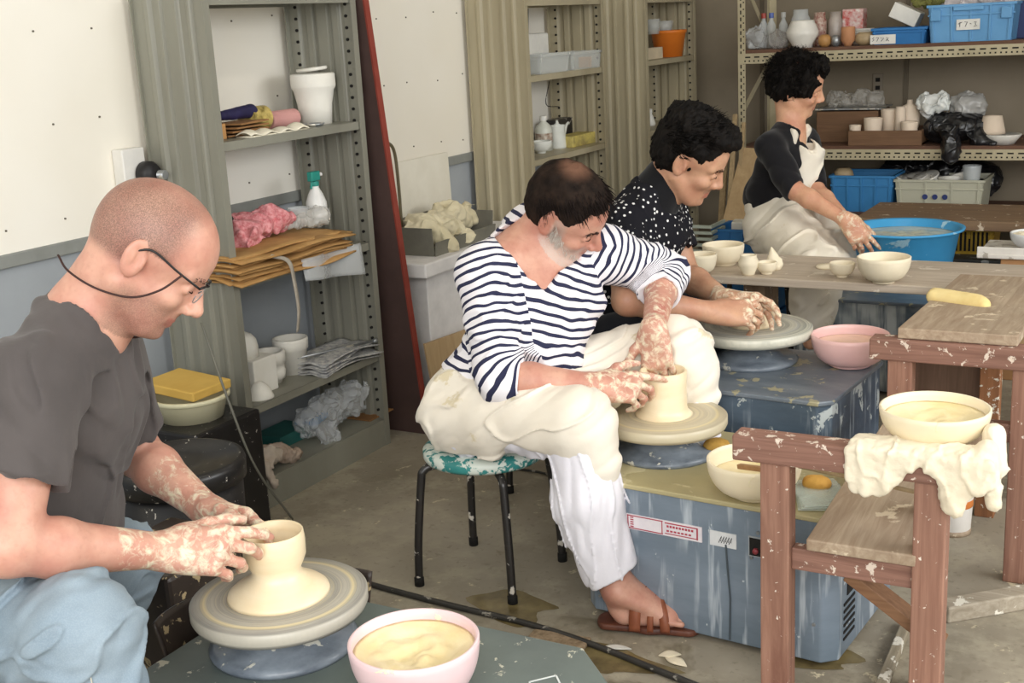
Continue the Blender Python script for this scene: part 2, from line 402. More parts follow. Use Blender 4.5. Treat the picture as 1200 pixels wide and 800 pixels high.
def potters_wheel(label, cx, cy, yaw, hx, hy, W, D, paint, top, disc, front=True, cham=.03, zh=.44, r=.151, WZ=WZ):
    """(cx,cy) box centre, (hx,hy) wheel head centre in world"""
    t = thing('pottery_wheel', label, 'pottery wheel', (cx, cy, 0), yaw)
    Ri = Matrix.Rotation(-yaw, 3, 'Z'); hl = Ri @ Vector((hx-cx, hy-cy, 0)); hx, hy = hl.x, hl.y
    w, d = W/2, D/2; c = cham
    poly = [(-w+c, -d), (w-c, -d), (w, -d+c), (w, d-c), (w-c, d), (-w+c, d), (-w, d-c), (-w, -d+c)]
    b = MB(); b.prism([(x, y, .012) for x, y in poly], (0, 0, 0), (0, 0, WZ-.022)); b.build('housing', paint, t, bevel=.004)
    k = (w+.006)/w; b = MB(); b.prism([(x*k, y*(d+.006)/d, WZ-.012) for x, y in poly], (0, 0, 0), (0, 0, .012)); b.build('top_plate', top, t, bevel=.003)
    for sx in (-1, 1):
        for sy in (-1, 1):
            f = MB(); f.lathe([(.018, 0), (.02, .012)], (sx*(w-.06), sy*(d-.06), 0), 14); f.build('foot', MT['black_metal'], t)
    b = MB(); b.lathe([(.125, 0), (.128, .008), (.118, .016), (.085, .02), (.078, .03), (.06, .034), (.055, .05), (.05, zh-WZ-.02)], (hx, hy, WZ), 48); b.build('splash_ring', M('splash_ring_metal', '#8a939c', '#59616b', 9, .28, splat=(.35, 22, '#cbc9bd'), stretch=(1, 1, 3)), t, smooth=True)
    b = MB(); b.lathe([(.0, -.034), (.07, -.034), (r-.016, -.032), (r-.004, -.028), (r, -.020), (r, -.003), (r-.004, 0), (r*.6, .0012), (0, .0012)], (0, 0, 0), 96); o = b.build('wheel_head', disc, t, smooth=True, loc=(hx, hy, zh))
    if front:
        y = -d
        p = MB(); p.box((-.09, y-.001, .255), (.19, .003, .036)); lb = p.build('warning_label', M('white_label', '#e6dfe0', '#d3cdd2', 20, .4), t)
        q = MB(); red = M('red_print', '#b04050', rough=.5)
        for (x, z, sx, sz) in ((-.135, .270, .09, .0022), (-.135, .240, .09, .0022), (-.178, .255, .0022, .03), (-.092, .255, .002, .03), (-.045, .268, .08, .0025), (-.006, .255, .0035, .028), (-.045, .243, .08, .002)): q.box((x, y-.0028, z), (sx, .001, sz))
        for i in range(9): q.box((-.078+i*.0075, y-.0028, .2605), (.005, .001, .005)); 
        for i in range(7): q.box((-.078+i*.009, y-.0028, .2495), (.006, .001, .004))
        for i in range(5): q.box((-.168, y-.0028, .266-i*.0055), (.008, .001, .0025))
        q.build('red_lettering', red, lb)
        p = MB(); p.box((.055, y-.001, .254), (.062, .003, .034)); lb = p.build('paper_label', M('white_label2', '#dcdcdb', '#c8cacb', 20, .5), t)
        q = MB()
        for i in range(5): q.tube([(.045+i*.006, y-.003, .246), (.052+i*.006, y-.003, .262), (.05+i*.006, y-.003, .25)], .0008, 5)
        q.build('pen_scribble', MT['black_hole'], lb)
        p = MB(); p.box((.15, y-.001, .252), (.072, .004, .046)); sp = p.build('switch_panel', M('grey_plate', '#9b9fa1', rough=.4), t)
        p = MB(); p.box((.15, y-.0035, .252), (.066, .002, .040)); p.build('panel_recess', MT['black_hole'], sp)
        p = MB(); p.box((.165, y-.006, .252), (.020, .006, .030)); p.build('rocker_switch', M('pale_switch', '#d8c9c2', rough=.4), sp, bevel=.002)
        p = MB(); p.lathe([(.007, 0), (.006, .007), (0, .008)], (.132, y-.004, .244), 14, Matrix.Rotation(PI/2, 3, 'X')); p.build('knob', M('red_knob', '#8d3b40', rough=.4), sp, smooth=True)
        s_ = MB()
        for x, z in ((.135, .285), (.17, .282), (.12, .225), (.165, .215), (.26, .285), (.26, .10), (-.26, .30), (.2, .19), (-.26, .05)):
            s_.lathe([(.0045, 0), (.0038, .003), (0, .0035)], (x, y-.0002, z), 10, Matrix.Rotation(PI/2, 3, 'X'))
        s_.build('screws', MT['chrome'], t)
        g = MB(); g.tube([(.062, y-.004, .244), (.066, y-.006, .20), (.072, y-.005, .12), (.07, y-.005, .02)], .0022, 6); g.build('lead', M('dark_lead', '#4b545a', rough=.5), t)
        h = MB(); h.box((w+.0006, -d+.10, .20), (.003, .05, .11)); h.box((w+.0006, -d+.30, .19), (.003, .04, .08)); h.build('hand_hole', MT['black_hole'], t)
        for i in range(5): pass
        h = MB()
        for i in range(6): h.box((w+.0006, -d+.09, .05+i*.016), (.003, .07, .006))
        h.build('vent_slots', MT['black_hole'], t)
    return t
disc1 = disc_mat('streaked_wheel_head', '#8f8c84', '#b9b3a4', '#dccb9b', .15)
disc2 = disc_mat('slip_covered_wheel_head', '#b3a78e', '#c9bea2', '#d9c99a', .15)
disc3 = disc_mat('grey_wheel_head', '#8b8c82', '#cfccbb', '#a3a4a2', .15)
W1 = onz(327, 695, .44); W2 = onz(778, 485, .44); W3 = onz(880, 381, .53)
potters_wheel('grey-green pottery wheel in front of the man in glasses, a chunky pot on its head', -1.13, 1.435, 0, W1.x, W1.y, .72, .48, MT['paint_wheel1'], MT['paint_wheel1'], disc1, front=False, cham=.085)
dm0 = onz(640, 803, WZ+.001); q_ = MB(); dd_ = [V_ for V_ in ((0, .035), (.03, 0), (0, -.035), (-.03, 0))]
for i_ in range(4):
    (x0, y0), (x1, y1) = dd_[i_], dd_[(i_+1) % 4]; q_.bar((x0, y0, 0), (x1, y1, 0), .003, .0008)
tag(q_.build('diamond_mark', M('white_print', '#dfe2e0', rough=.5), loc=(dm0.x, dm0.y, WZ+.0006)), 'white diamond outline printed on the top of the nearest wheel', 'marking')
potters_wheel('blue-grey pottery wheel with red-lettered label, below the man in the striped shirt', -.893, 2.600, math.radians(-4.5), W2.x, W2.y, .61, .42, MT['paint_wheel2'], MT['slip_top'], disc2)
potters_wheel('dark blue pottery wheel at the hands of the man in the dotted shirt', -1.03, 3.115, math.radians(-4.5), W3.x, W3.y, .58, .44, MT['paint_wheel3'], MT['slip_top3'], disc3, front=False, zh=.53, r=.166, WZ=.43)
potters_wheel('farthest pottery wheel, under the big blue basin', -.98, 4.60, 0, -1.31, 4.66, .62, .48, M('dripped_wheel_paint', '#5d6a74', '#47535d', 4, .4, drips=(1.0, '#c3c8c6'), stretch=(.6, .6, 2.2)), MT['slip_top3'], disc3, front=False, zh=.40)

# ------------------------------------------------------------------ bowls and pots
def bowl_prof(r, h, foot=.42, th=.006, bulge=.6):
    out = []; n = 10
    rf = r*foot; out += [(rf*.92, 0), (rf, .003), (rf, .008)]
    for i in range(1, n+1):
        u = i/n; rr = rf+(r-rf)*math.sin(u*PI/2)**bulge; out.append((rr, .008+(h-.008)*u**1.25))
    out.append((r-th*.5, h+.002)); inn = []
    for i in range(n, 0, -1):
        u = i/n; rr = rf+(r-rf)*math.sin(u*PI/2)**bulge-th; inn.append((max(rr, .001), max(.008+(h-.008)*u**1.25, .012)))
    inn.append((0, .012)); return out+inn
def bowl(label, c, r, h, mat, name='bowl', cat='bowl', group=None, foot=.42, th=.006, bulge=.6, tilt=None, n=56):
    o = MB().lathe([(0, 0)]+bowl_prof(r, h, foot, th, bulge), (0, 0, 0), n).build(name, mat, smooth=True, loc=c)
    if tilt: o.rotation_euler = tilt
    return tag(o, label, cat, group)
def fill(label, c, r, h, mat, name='clay_slip', lump=.012, seed=0, cat='clay', rim=0):
    """lumpy wet mass filling a bowl up to radius r"""
    n = 40; m = 16; vs = [(0, 0, h)]; fs = []
    for i in range(1, m+1):
        for k in range(n):
            a = 2*PI*k/n; rr = r*i/m; q = noise.noise(Vector((math.cos(a)*rr*30, math.sin(a)*rr*30, seed)))+.5*noise.noise(Vector((math.cos(a)*rr*70, math.sin(a)*rr*70, seed+4)))
            z = h+lump*q*(1-(i/m)**6)+rim*(i/m)**2; vs.append((rr*math.cos(a), rr*math.sin(a), z))
    for k in range(n): fs.append((0, 1+k, 1+(k+1) % n))
    for i in range(m-1):
        for k in range(n): a = 1+i*n; fs.append((a+k, a+n+k, a+n+(k+1) % n, a+(k+1) % n))
    b = 1+(m-1)*n
    for k in range(n): vs.append((vs[b+k][0]*.96, vs[b+k][1]*.96, vs[b+k][2]-.012))
    for k in range(n): fs.append((b+k, b+n+k, b+n+(k+1) % n, b+(k+1) % n))
    o = MB().add(vs, fs).build(name, mat, smooth=True, loc=c); return tag(o, label, cat)
# front pink bowl, big, on the first wheel
pb = onz(490, 815, WZ)
bowl('large pale pink plastic bowl nearest the camera, on the grey-green wheel', (pb.x, pb.y, WZ+.001), .103, .098, MT['pink_plastic'], foot=.5)
fill('thick cream slip heaped up the sides of the nearest pink bowl', (pb.x, pb.y, WZ+.001), .096, .066, MT['slip'], lump=.011, rim=.016)
b2 = onz(884, 580, WZ)
bowl('cream plastic bowl with a wooden stick in it, behind the front trestle leg', (b2.x, b2.y, WZ+.001), .102, .084, MT['cream_plastic'], foot=.5)
fill('pale clay water in the cream bowl behind the trestle leg', (b2.x, b2.y, WZ+.001), .090, .050, MT['slip'], name='clay_water', lump=.002)
b3 = onz(996, 428, .43)
bowl('pink plastic bowl on the dark blue wheel, beside the speckled trestle', (b3.x, b3.y, .432), .103, .085, M('salmon_pink_plastic', '#e9c2bd', '#e2b5b0', 4, .35), foot=.55)
fill('peach coloured water in the pink bowl on the dark blue wheel', (b3.x, b3.y, .432), .092, .062, M('peach_water', '#ecc7ae', '#e6bfa6', 4, .2), name='clay_water', lump=.001)

def V3(*a): return Vector(a)
# ------------------------------------------------------------------ sculpting: signed distances -> one continuous skin
F32 = np.float32
def _np(v): return np.array(v, F32)
class Vol:
    def __init__(s, h=.004): s.h = h; s.ops = []; s.disp = []
    def _add(s, fn, lo, hi, k, mode): s.ops.append((fn, _np(lo), _np(hi), k, mode)); return s
    def cap(s, a, b, ra, rb=None, k=.01, side=None, ratio=1.0, mode='u'):
        rb = ra if rb is None else rb; a = _np(a); b = _np(b); R = max(ra, rb)*max(1, ratio); ab = b-a; L2 = float(ab@ab)+1e-9
        sd = _np(Vector(side).normalized()) if side is not None else None
        def fn(P):
            q = P-a; t = np.clip((q@ab)/L2, 0, 1); off = q-t[..., None]*ab
            if sd is not None:
                c = off@sd; off = off-(c*(1-1/ratio))[..., None]*sd
            return np.sqrt((off*off).sum(-1))-(ra+(rb-ra)*t)
        return s._add(fn, np.minimum(a, b)-R, np.maximum(a, b)+R, k, mode)
    def ell(s, c, r, rot=None, k=.01, mode='u'):
        c = _np(c); r = _np(r); R = np.array(rot, F32) if rot is not None else np.eye(3, dtype=F32); M = float(r.max())
        def fn(P):
            q = (P-c)@R; k0 = np.sqrt(((q/r)**2).sum(-1)); k1 = np.sqrt(((q/(r*r))**2).sum(-1))+1e-6
            return k0*(k0-1)/k1
        return s._add(fn, c-M, c+M, k, mode)
    def chain(s, pts, rs, k=.01, **kw):
        for i in range(len(pts)-1): s.cap(pts[i], pts[i+1], rs[i], rs[i+1], k=k, **kw)
        return s
    def plane(s, p, n, k=.004, lo=None, hi=None):
        """cut away the side n points to (within box lo..hi)"""
        p = _np(p); n = _np(Vector(n).normalized())
        return s._add(lambda P: -((P-p)@n), lo, hi, k, 's')
    def cut(s, p, n, r, L=.2, k=.004):
        """remove a flat-based cylinder that starts at p and runs along n"""
        p = Vector(p); n = Vector(n).normalized(); q = _np(p); m = _np(n); c = p+n*L*.5; R = r+L*.5
        def fn(P):
            d = P-q; a = d@m; rad = np.sqrt(np.maximum((d*d).sum(-1)-a*a, 0)); return np.maximum(np.maximum(rad-r, -a), a-L)
        return s._add(fn, c-V3(R, R, R), c+V3(R, R, R), k, 's')
    def fold(s, fn): s.disp.append(fn); return s
    def solve(s):
        ul = [o for o in s.ops if o[4] == 'u']; lo = np.min([o[1] for o in ul], 0)-.015; hi = np.max([o[2] for o in ul], 0)+.015
        h = s.h; n = np.ceil((hi-lo)/h).astype(int)+1; D = np.full(n, .05, F32)
        ax = [lo[i]+h*np.arange(n[i], dtype=F32) for i in range(3)]
        for fn, l, u, k, mode in s.ops:
            m = .03+k; i0 = np.clip(((l-m-lo)/h).astype(int), 0, n-1); i1 = np.clip(((u+m-lo)/h).astype(int)+2, 1, n)
            if (i1 <= i0).any(): continue
            sl = tuple(slice(a, b) for a, b in zip(i0, i1))
            P = np.stack(np.meshgrid(*[ax[i][sl[i]] for i in range(3)], indexing='ij'), -1)
            d = fn(P).astype(F32); c = D[sl]
            if mode == 'u':
                hh = np.clip(.5+.5*(c-d)/k, 0, 1); D[sl] = c+(d-c)*hh-k*hh*(1-hh)
            elif mode == 's':
                d = -d; hh = np.clip(.5+.5*(d-c)/k, 0, 1); D[sl] = c+(d-c)*hh+k*hh*(1-hh)
        if s.disp:
            idx = np.argwhere(np.abs(D) < .022); P = lo+h*idx.astype(F32); add = np.zeros(len(P), F32)
            for f in s.disp: add += f(P).astype(F32)
            D[idx[:, 0], idx[:, 1], idx[:, 2]] += add
        return D, lo, h
    def mesh(s, name, mats, attrs=None, mirror=None):
        D, lo, h = s.solve(); V, Q = surfnet(D, lo, h)
        me = bpy.data.meshes.new(name); me.vertices.add(len(V)); me.vertices.foreach_set('co', V.ravel())
        me.loops.add(len(Q)*4); me.loops.foreach_set('vertex_index', Q.ravel().astype(np.int32)); me.polygons.add(len(Q))
        me.polygons.foreach_set('loop_start', np.arange(0, len(Q)*4, 4, dtype=np.int32)); me.polygons.foreach_set('use_smooth', np.ones(len(Q), bool))
        me.update(calc_edges=True)
        for m in (mats if isinstance(mats, (list, tuple)) else [mats]): me.materials.append(m)
        if attrs:
            for nm, f in attrs.items():
                a = me.attributes.new(nm, 'FLOAT', 'POINT'); a.data.foreach_set('value', np.asarray(f(V), F32).ravel())
        return me
    def build(s, name, mats, parent=None, attrs=None, org=None):
        me = s.mesh(name, mats, attrs)
        if org is not None:
            v = np.empty(len(me.vertices)*3, F32); me.vertices.foreach_get('co', v); v = v.reshape(-1, 3)-_np(org); me.vertices.foreach_set('co', v.ravel()); me.update()
        o = bpy.data.objects.new(name, me); return link(o, parent)
def surfnet(D, lo, h):
    S = D < 0; nx, ny, nz = D.shape
    c8 = [S[dx:nx-1+dx, dy:ny-1+dy, dz:nz-1+dz] for dx in (0, 1) for dy in (0, 1) for dz in (0, 1)]
    anyc = c8[0].copy(); allc = c8[0].copy()
    for q in c8[1:]: anyc |= q; allc &= q
    act = np.argwhere(anyc & ~allc); ci = act
    acc = np.zeros((len(ci), 3), F32); cnt = np.zeros(len(ci), F32)
    g = lambda o: D[ci[:, 0]+o[0], ci[:, 1]+o[1], ci[:, 2]+o[2]]
    corners = [(x, y, z) for x in (0, 1) for y in (0, 1) for z in (0, 1)]; vals = {c: g(c) for c in corners}
    for a in corners:
        for ax in range(3):
            if a[ax] == 0:
                b = list(a); b[ax] = 1; b = tuple(b); da, db = vals[a], vals[b]; m = (da < 0) != (db < 0)
                t = np.where(m, da/np.where(m, da-db, 1), 0)
                p = np.array(a, F32)[None, :].repeat(len(ci), 0); p[:, ax] += t; acc += p*m[:, None]; cnt += m
    V = (ci+acc/cnt[:, None])*h+lo
    idx = -np.ones((nx-1, ny-1, nz-1), np.int32); idx[ci[:, 0], ci[:, 1], ci[:, 2]] = np.arange(len(ci)); Q = []
    for ax in range(3):
        sl0 = [slice(None)]*3; sl1 = [slice(None)]*3; sl0[ax] = slice(0, -1); sl1[ax] = slice(1, None)
        e = S[tuple(sl0)] != S[tuple(sl1)]; o1, o2 = [i for i in range(3) if i != ax]
        e = np.argwhere(e); e = e[(e[:, o1] > 0) & (e[:, o2] > 0) & (e[:, o1] < D.shape[o1]-1) & (e[:, o2] < D.shape[o2]-1)]
        def at(d1, d2):
            q = e.copy(); q[:, o1] -= d1; q[:, o2] -= d2; return idx[q[:, 0], q[:, 1], q[:, 2]]
        q = np.stack([at(1, 1), at(0, 1), at(0, 0), at(1, 0)], 1); ins = S[e[:, 0], e[:, 1], e[:, 2]]
        flip = ins if ax != 1 else ~ins
        q[~flip] = q[~flip][:, ::-1]; Q.append(q)
    Q = np.concatenate(Q); Q = Q[(Q >= 0).all(1)]
    return V.astype(F32), Q
# noise on arrays
_rs = np.random.RandomState(5); _tab = _rs.rand(4096).astype(F32)*2-1
def vnoise(P, seed=0):
    i = np.floor(P).astype(np.int64); f = (P-i).astype(F32); f = f*f*(3-2*f); out = 0
    for dx in (0, 1):
        for dy in (0, 1):
            for dz in (0, 1):
                hsh = ((i[:, 0]+dx)*73856093 ^ (i[:, 1]+dy)*19349663 ^ (i[:, 2]+dz)*83492791 ^ seed*2654435) & 4095
                w = (f[:, 0] if dx else 1-f[:, 0])*(f[:, 1] if dy else 1-f[:, 1])*(f[:, 2] if dz else 1-f[:, 2]); out = out+_tab[hsh]*w
    return out
def fbm(P, sc, seed=0, oct=3):
    P = P*_np(sc); a = 1; o = 0
    for k in range(oct): o = o+a*vnoise(P*(2**k)+7.3*k, seed+k); a *= .5
    return o
def ridged(P, sc, seed=0): return 1-np.abs(fbm(P, sc, seed, 2))*2
def crease(P, basis, sc, seed=0, w=.10):
    Q = (P@np.array(basis, F32).T)*_np(sc); return np.exp(-(fbm(Q, (1, 1, 1), seed, 2)/w)**2)
def frame_scale(P, basis, sc):
    """noise coords in a rotated frame: basis rows = axes"""
    return (P@np.array(basis, F32).T)*_np(sc)
def sst(x, a, b): t = np.clip((x-a)/(b-a), 0, 1); return t*t*(3-2*t)
def dseg(P, a, b):
    a = _np(a); b = _np(b); q = P-a; ab = b-a; t = np.clip((q@ab)/(ab@ab), 0, 1); return np.linalg.norm(q-t[:, None]*ab, axis=1), t
def near(P, segs, r0, r1):
    m = 0
    for a, b in segs: d, t = dseg(P, a, b); m = np.maximum(m, 1-sst(d, r0, r1))
    return m
def bezpts(pts, n=12):
    """smooth curve through points (Catmull-Rom)"""
    pts = [Vector(p) for p in pts]; q = [pts[0]*2-pts[1]]+pts+[pts[-1]*2-pts[-2]]; out = []
    for i in range(1, len(q)-2):
        for j in range(n):
            t = j/n; a, b, c, d = q[i-1], q[i], q[i+1], q[i+2]
            out.append(.5*((2*b)+(c-a)*t+(2*a-5*b+4*c-d)*t*t+(3*b-a-3*c+d)*t**3))
    out.append(pts[-1]); return out

# ---- hands
def hand(vol, wrist, fwd, palm_n, thumb_side, curls, thumb, size=1.0, spread=.10, k=.004):
    """fwd: wrist->knuckles; palm_n: out of the palm; curls: 4 lists of 3 joint angles (deg) index..little; thumb: list of 3 direction vectors in (side, fwd, palm) coords.
    returns list of segments"""
    f = Vector(fwd).normalized(); n = Vector(palm_n); n = (n-f*n.dot(f)).normalized(); s = Vector(thumb_side); s = (s-f*s.dot(f)-n*s.dot(n)).normalized(); w = Vector(wrist); segs = []; z = size
    kn = []; off = (.030, .010, -.011, -.030); kl = (.088, .092, .087, .078)
    for o_, l in zip(off, kl): kn.append(w+s*o_*z+f*l*z-n*.002)
    vol.cap(w-f*.01, w+f*.02*z, .021*z, .021*z, k=.02, side=s, ratio=1.35)
    for i in range(4):
        vol.cap(w+s*off[i]*.55*z+f*.012*z, kn[i], .0155*z, (.0125, .013, .0125, .0115)[i]*z, k=.016)
    vol.ell(w+f*.03*z+s*.028*z+n*.010*z, (.022*z, .034*z, .017*z), Matrix((s, f, n)).transposed(), k=.015)      # thumb mound
    vol.ell(w+f*.05*z-s*.022*z+n*.008*z, (.014*z, .032*z, .014*z), Matrix((s, f, n)).transposed(), k=.015)
    L = ((.044, .027, .021), (.049, .031, .022), (.045, .029, .022), (.036, .022, .020)); R = ((.0102, .0092, .0082, .0066), (.0105, .0095, .0084, .0068), (.0100, .0090, .0080, .0065), (.0090, .0080, .0072, .0058))
    for i in range(4):
        a = spread*(1.5-i); d = (f*math.cos(a)+s*math.sin(a)); p = kn[i]; ang = 0; axis = d.cross(n).normalized()
        for j in range(3):
            ang += math.radians(curls[i][j]); dd = d*math.cos(ang)+n*math.sin(ang); q = p+dd*L[i][j]*z
            vol.cap(p, q, R[i][j]*z, R[i][j+1]*z, k=.0035 if j else .007); segs.append((p.copy(), q.copy())); p = q
    p = w+f*.022*z+s*.026*z+n*.008*z
    for j, (l, r0, r1) in enumerate(((.040, .0145, .0118), (.032, .0115, .0102), (.026, .0100, .0074))):
        c = thumb[j]; dd = (s*c[0]+f*c[1]+n*c[2]).normalized(); q = p+dd*l*z; vol.cap(p, q, r0*z, r1*z, k=.008); segs.append((p.copy(), q.copy())); p = q
    segs.append((w, w+f*.09*z)); return segs

# ---- heads: local frame x=face forward, y=left, z=up, origin between the ears
def head_frame(c, fwd, up):
    f = Vector(fwd).normalized(); u = Vector(up); u = (u-f*u.dot(f)).normalized(); l = u.cross(f); return Vector(c), Matrix((f, l, u)).transposed()
def head(vol, HF, nose=1.0, jaw=1.0, size=1.0, ear=1.0, age=0):
    c, R = HF; S = size; P = lambda x, y, z: c+R @ Vector((x*S, y*S, z*S))
    E = lambda x, y, z, r, k=.012, mode='u', rot=None: vol.ell(P(x, y, z), tuple(q*S for q in r), (R @ rot) if rot is not None else R, k=k, mode=mode)
    E(-.012, 0, .045, (.098, .077, .078), .02); E(-.03, 0, .015, (.078, .070, .070), .02)
    E(.028, 0, .030, (.062, .066, .062), .02)                       # brow / forehead
    E(.036, 0, -.035, (.050, .056, .060), .02)                      # mid face
    E(.040, 0, -.078, (.040, .040*jaw, .032), .02); E(.066, 0, -.097, (.020, .021, .015), .014)   # jaw, chin
    for y in (-1, 1):
        vol.cap(P(-.012, y*.054, -.045), P(.052, y*.026, -.095), .017*S, .014*S, k=.022)
        E(.058, y*.036, -.028, (.022, .022, .018), .014)            # cheek
        vol.cap(P(.082, y*.012, .020), P(.066, y*.046, .018), .009*S, .010*S, k=.012)          # brow ridge
        E(.088, y*.031, -.002, (.018, .017, .011), .010, 's')       # eye socket
        E(.071, y*.031, -.001, (.0145, .0145, .0135), .002)         # eyeball under lid
        vol.cap(P(.078, y*.020, -.007), P(.078, y*.042, -.006), .0028*S, .0026*S, k=.004)      # lower lid
        vol.cap(P(.083, y*.020, .003), P(.079, y*.043, .000), .0030*S, .0026*S, k=.003)        # upper lid
        # ear
        er = Matrix.Rotation(-y*.42, 3, 'Z') @ Matrix.Rotation(-.20, 3, 'Y')
        E(-.014, y*.080, -.001, (.0195*ear, .0075, .033*ear), .005, 'u', er); E(-.011, y*.0885, .002, (.0125*ear, .0070, .0235*ear), .003, 's', er); E(-.004, y*.0845, -.008, (.006, .0040, .008), .002, 's', er); E(-.018, y*.0845, .003, (.0045, .004, .015), .003, 'u', er)
        vol.cap(P(.001, y*.078, -.008), P(.001, y*.079, .004), .0035*S, .003*S, k=.004)
    vol.cap(P(.086, 0, .008), P(.108*nose+.0, 0, -.027), .0085*S, .0098*S, k=.011)              # nose
    E(.107*nose, 0, -.032, (.0112, .0110, .0098), .008)
    for y in (-1, 1):
        E(.096*nose, y*.012, -.036, (.0105, .0075, .0075), .006); E(.102*nose, y*.0065, -.0425, (.0045, .0032, .0035), .002, 's')
    vol.cap(P(.078, 0, -.045), P(.076, 0, -.062), .012*S, .010*S, k=.012); E(.070, 0, -.030, (.020, .022, .028), .012)
    for y in (-1, 1):
        vol.cap(P(.0835, 0, -.0640), P(.075, y*.021, -.0665), .0050*S, .0025*S, k=.005); vol.cap(P(.0825, 0, -.0735), P(.075, y*.019, -.0695), .0056*S, .0025*S, k=.005)
        vol.cap(P(.0905, 0, -.0688), P(.079, y*.027, -.0670), .0018*S, .0018*S, k=.002, mode='s')
        if age: vol.cap(P(.094, y*.018, -.036), P(.078, y*.032, -.062), .0018*S, .0015*S, k=.006, mode='s')
    return P
def headlocal(HF, size=1.0):
    c, R = HF; Rn = np.array(R, F32); cc = _np(c)
    return lambda V: ((V-cc)@Rn)/size

# ---- hair strands as one mesh of fine tapered locks
def strands(name, roots, dirs, length, width, mat, parent, org, curl=0, droop=0, seed=1, segs=5, jitter=.25, coil=0):
    r = random.Random(seed); vs = []; fs = []
    for p, d in zip(roots, dirs):
        p = Vector(p); d = Vector(d).normalized(); L = length*r.uniform(.65, 1.25); w = width*r.uniform(.7, 1.2)
        d = (d+Vector((r.gauss(0, jitter), r.gauss(0, jitter), r.gauss(0, jitter)))).normalized(); ph = r.uniform(0, 6.28)
        a = d.cross(Vector((.3, .5, .8))).normalized(); b = d.cross(a); base = len(vs); q = p.copy(); dd = d.copy()
        for i in range(segs+1):
            t = i/segs; ww = w*(1-t**2*.85); oc = a*math.cos(ph+t*coil*6.28)*curl*t**.5+b*math.sin(ph+t*coil*6.28)*curl*t**.5
            for k in range(3):
                th = 2.094*k; vs.append(q+oc+(a*math.cos(th)+b*math.sin(th))*ww)
            dd = (dd+Vector((0, 0, -droop/segs))).normalized(); q = q+dd*L/segs
        for i in range(segs):
            for k in range(3): fs.append((base+3*i+k, base+3*i+(k+1) % 3, base+3*i+3+(k+1) % 3, base+3*i+3+k))
    o = Vector(org); me = bpy.data.meshes.new(name); me.from_pydata([tuple(v-o) for v in vs], [], fs); me.materials.append(mat); me.polygons.foreach_set('use_smooth', [True]*len(fs)); me.update()
    return link(bpy.data.objects.new(name, me), parent)
def scalp_points(HF, n, keep, size=1.0, seed=2, grow=1.0):
    """points on the skull with outward directions; keep(x,y,z local unit dir)->bool"""
    c, R = HF; r = random.Random(seed); P = []; N = []
    while len(P) < n:
        v = Vector((r.gauss(0, 1), r.gauss(0, 1), r.gauss(0, 1))).normalized()
        if not keep(v): continue
        p = Vector((-.012+.098*v.x*grow, .077*v.y*grow, .040+.080*v.z*grow))*size; P.append(c+R @ p); N.append(R @ Vector((v.x/.098, v.y/.077, v.z/.08)).normalized())
    return P, N

# ---- skin / cloth materials
def skin_mat(name, base, red, clay='#e9dcc0', stub='#4a423e', freckle=.3):
    t = NT(name); v = t.coord(); c = t.mix(t.ramp(t.noise(v, 16, 4), .35, .68), hexc(base), hexc(red))
    c = t.mix(t.math('MULTIPLY', t.ramp(t.noise(v, 120, 2), .55, .7), freckle*.5), c, tuple(q*.7 for q in hexc(red)[:3])+(1,))
    c = t.mix(t.math('MULTIPLY', t.attr('lip'), .6), c, hexc('#b4655a'))
    st = t.math('MULTIPLY', t.attr('stub'), t.math('ADD', .45, t.math('MULTIPLY', .55, t.ramp(t.noise(v, 520, 2, .8), .35, .6)))); c = t.mix(t.math('MULTIPLY', st, .9), c, hexc(stub))
    cl = t.noise(t.coord(), 52, 7, .66, .5); m = t.math('MULTIPLY', t.attr('clay'), 1.0)
    thr = t.ramp(t.math('ADD', cl, t.math('MULTIPLY', m, .17)), .62, .78); thr = t.math('MULTIPLY', thr, t.ramp(m, .02, .2)); c = t.mix(thr, c, hexc(clay))
    t.setc(c); t.b.inputs['Roughness'].default_value = .5; t.b.inputs['Subsurface Weight'].default_value = .12; t.b.inputs['Subsurface Radius'].default_value = (.012, .004, .002); t.b.inputs['Subsurface Scale'].default_value = .6
    t.bump(t.noise(v, 190, 4), .10, .001); t.bump(thr, .5, .0012); return t.m
def cloth_mat(name, c1, c2, rough=.85, weave=500, splat=None, bump=.12, big=5):
    t = NT(name); v = t.coord(); c = t.mix(t.ramp(t.noise(v, big, 5), .3, .7), hexc(c1), hexc(c2))
    if splat:
        s1 = t.ramp(t.noise(v, splat[1], 5, .65), .70-.25*splat[0], .735-.25*splat[0]); c = t.mix(s1, c, hexc(splat[2]))
    t.setc(c); t.b.inputs['Roughness'].default_value = rough; t.b.inputs['Specular IOR Level'].default_value = .2
    t.b.inputs['Sheen Weight'].default_value = .15
    t.bump(t.noise(v, weave, 2), bump, .001); t.bump(t.noise(v, 38, 4), .25, .004); return t.m

# ------------------------------------------------------------------ the people
CR = RX.copy(); CU = RY.copy(); CT = RZ.copy()      # handy directions: along the wall of the picture, up, towards the doorway
def V3(*a): return Vector(a)
SK = dict(
    m1=skin_mat('skin_tanned', '#d3a28c', '#bf8472', stub='#3f342d'), m2=skin_mat('skin_ruddy', '#d0a08a', '#b97e6c', stub='#bdb3a9'),
    m3=skin_mat('skin_warm', '#c69a7c', '#b28066', stub='#4a3a32'), m4=skin_mat('skin_light', '#d9a988', '#c58b70'))
MT['hair_dark'] = M('dark_brown_hair', '#2c2320', '#1b1513', 30, .75, spec=.1); MT['hair_black'] = M('black_hair', '#171310', '#0d0b0a', 30, .7, spec=.12)
MT['brow'] = M('brow_hair', '#3a2c25', rough=.6)
MT['beard'] = M('grey_beard', '#d9d2c8', '#bdb4aa', 60, .6)
def none(V): return np.zeros(len(V), F32)
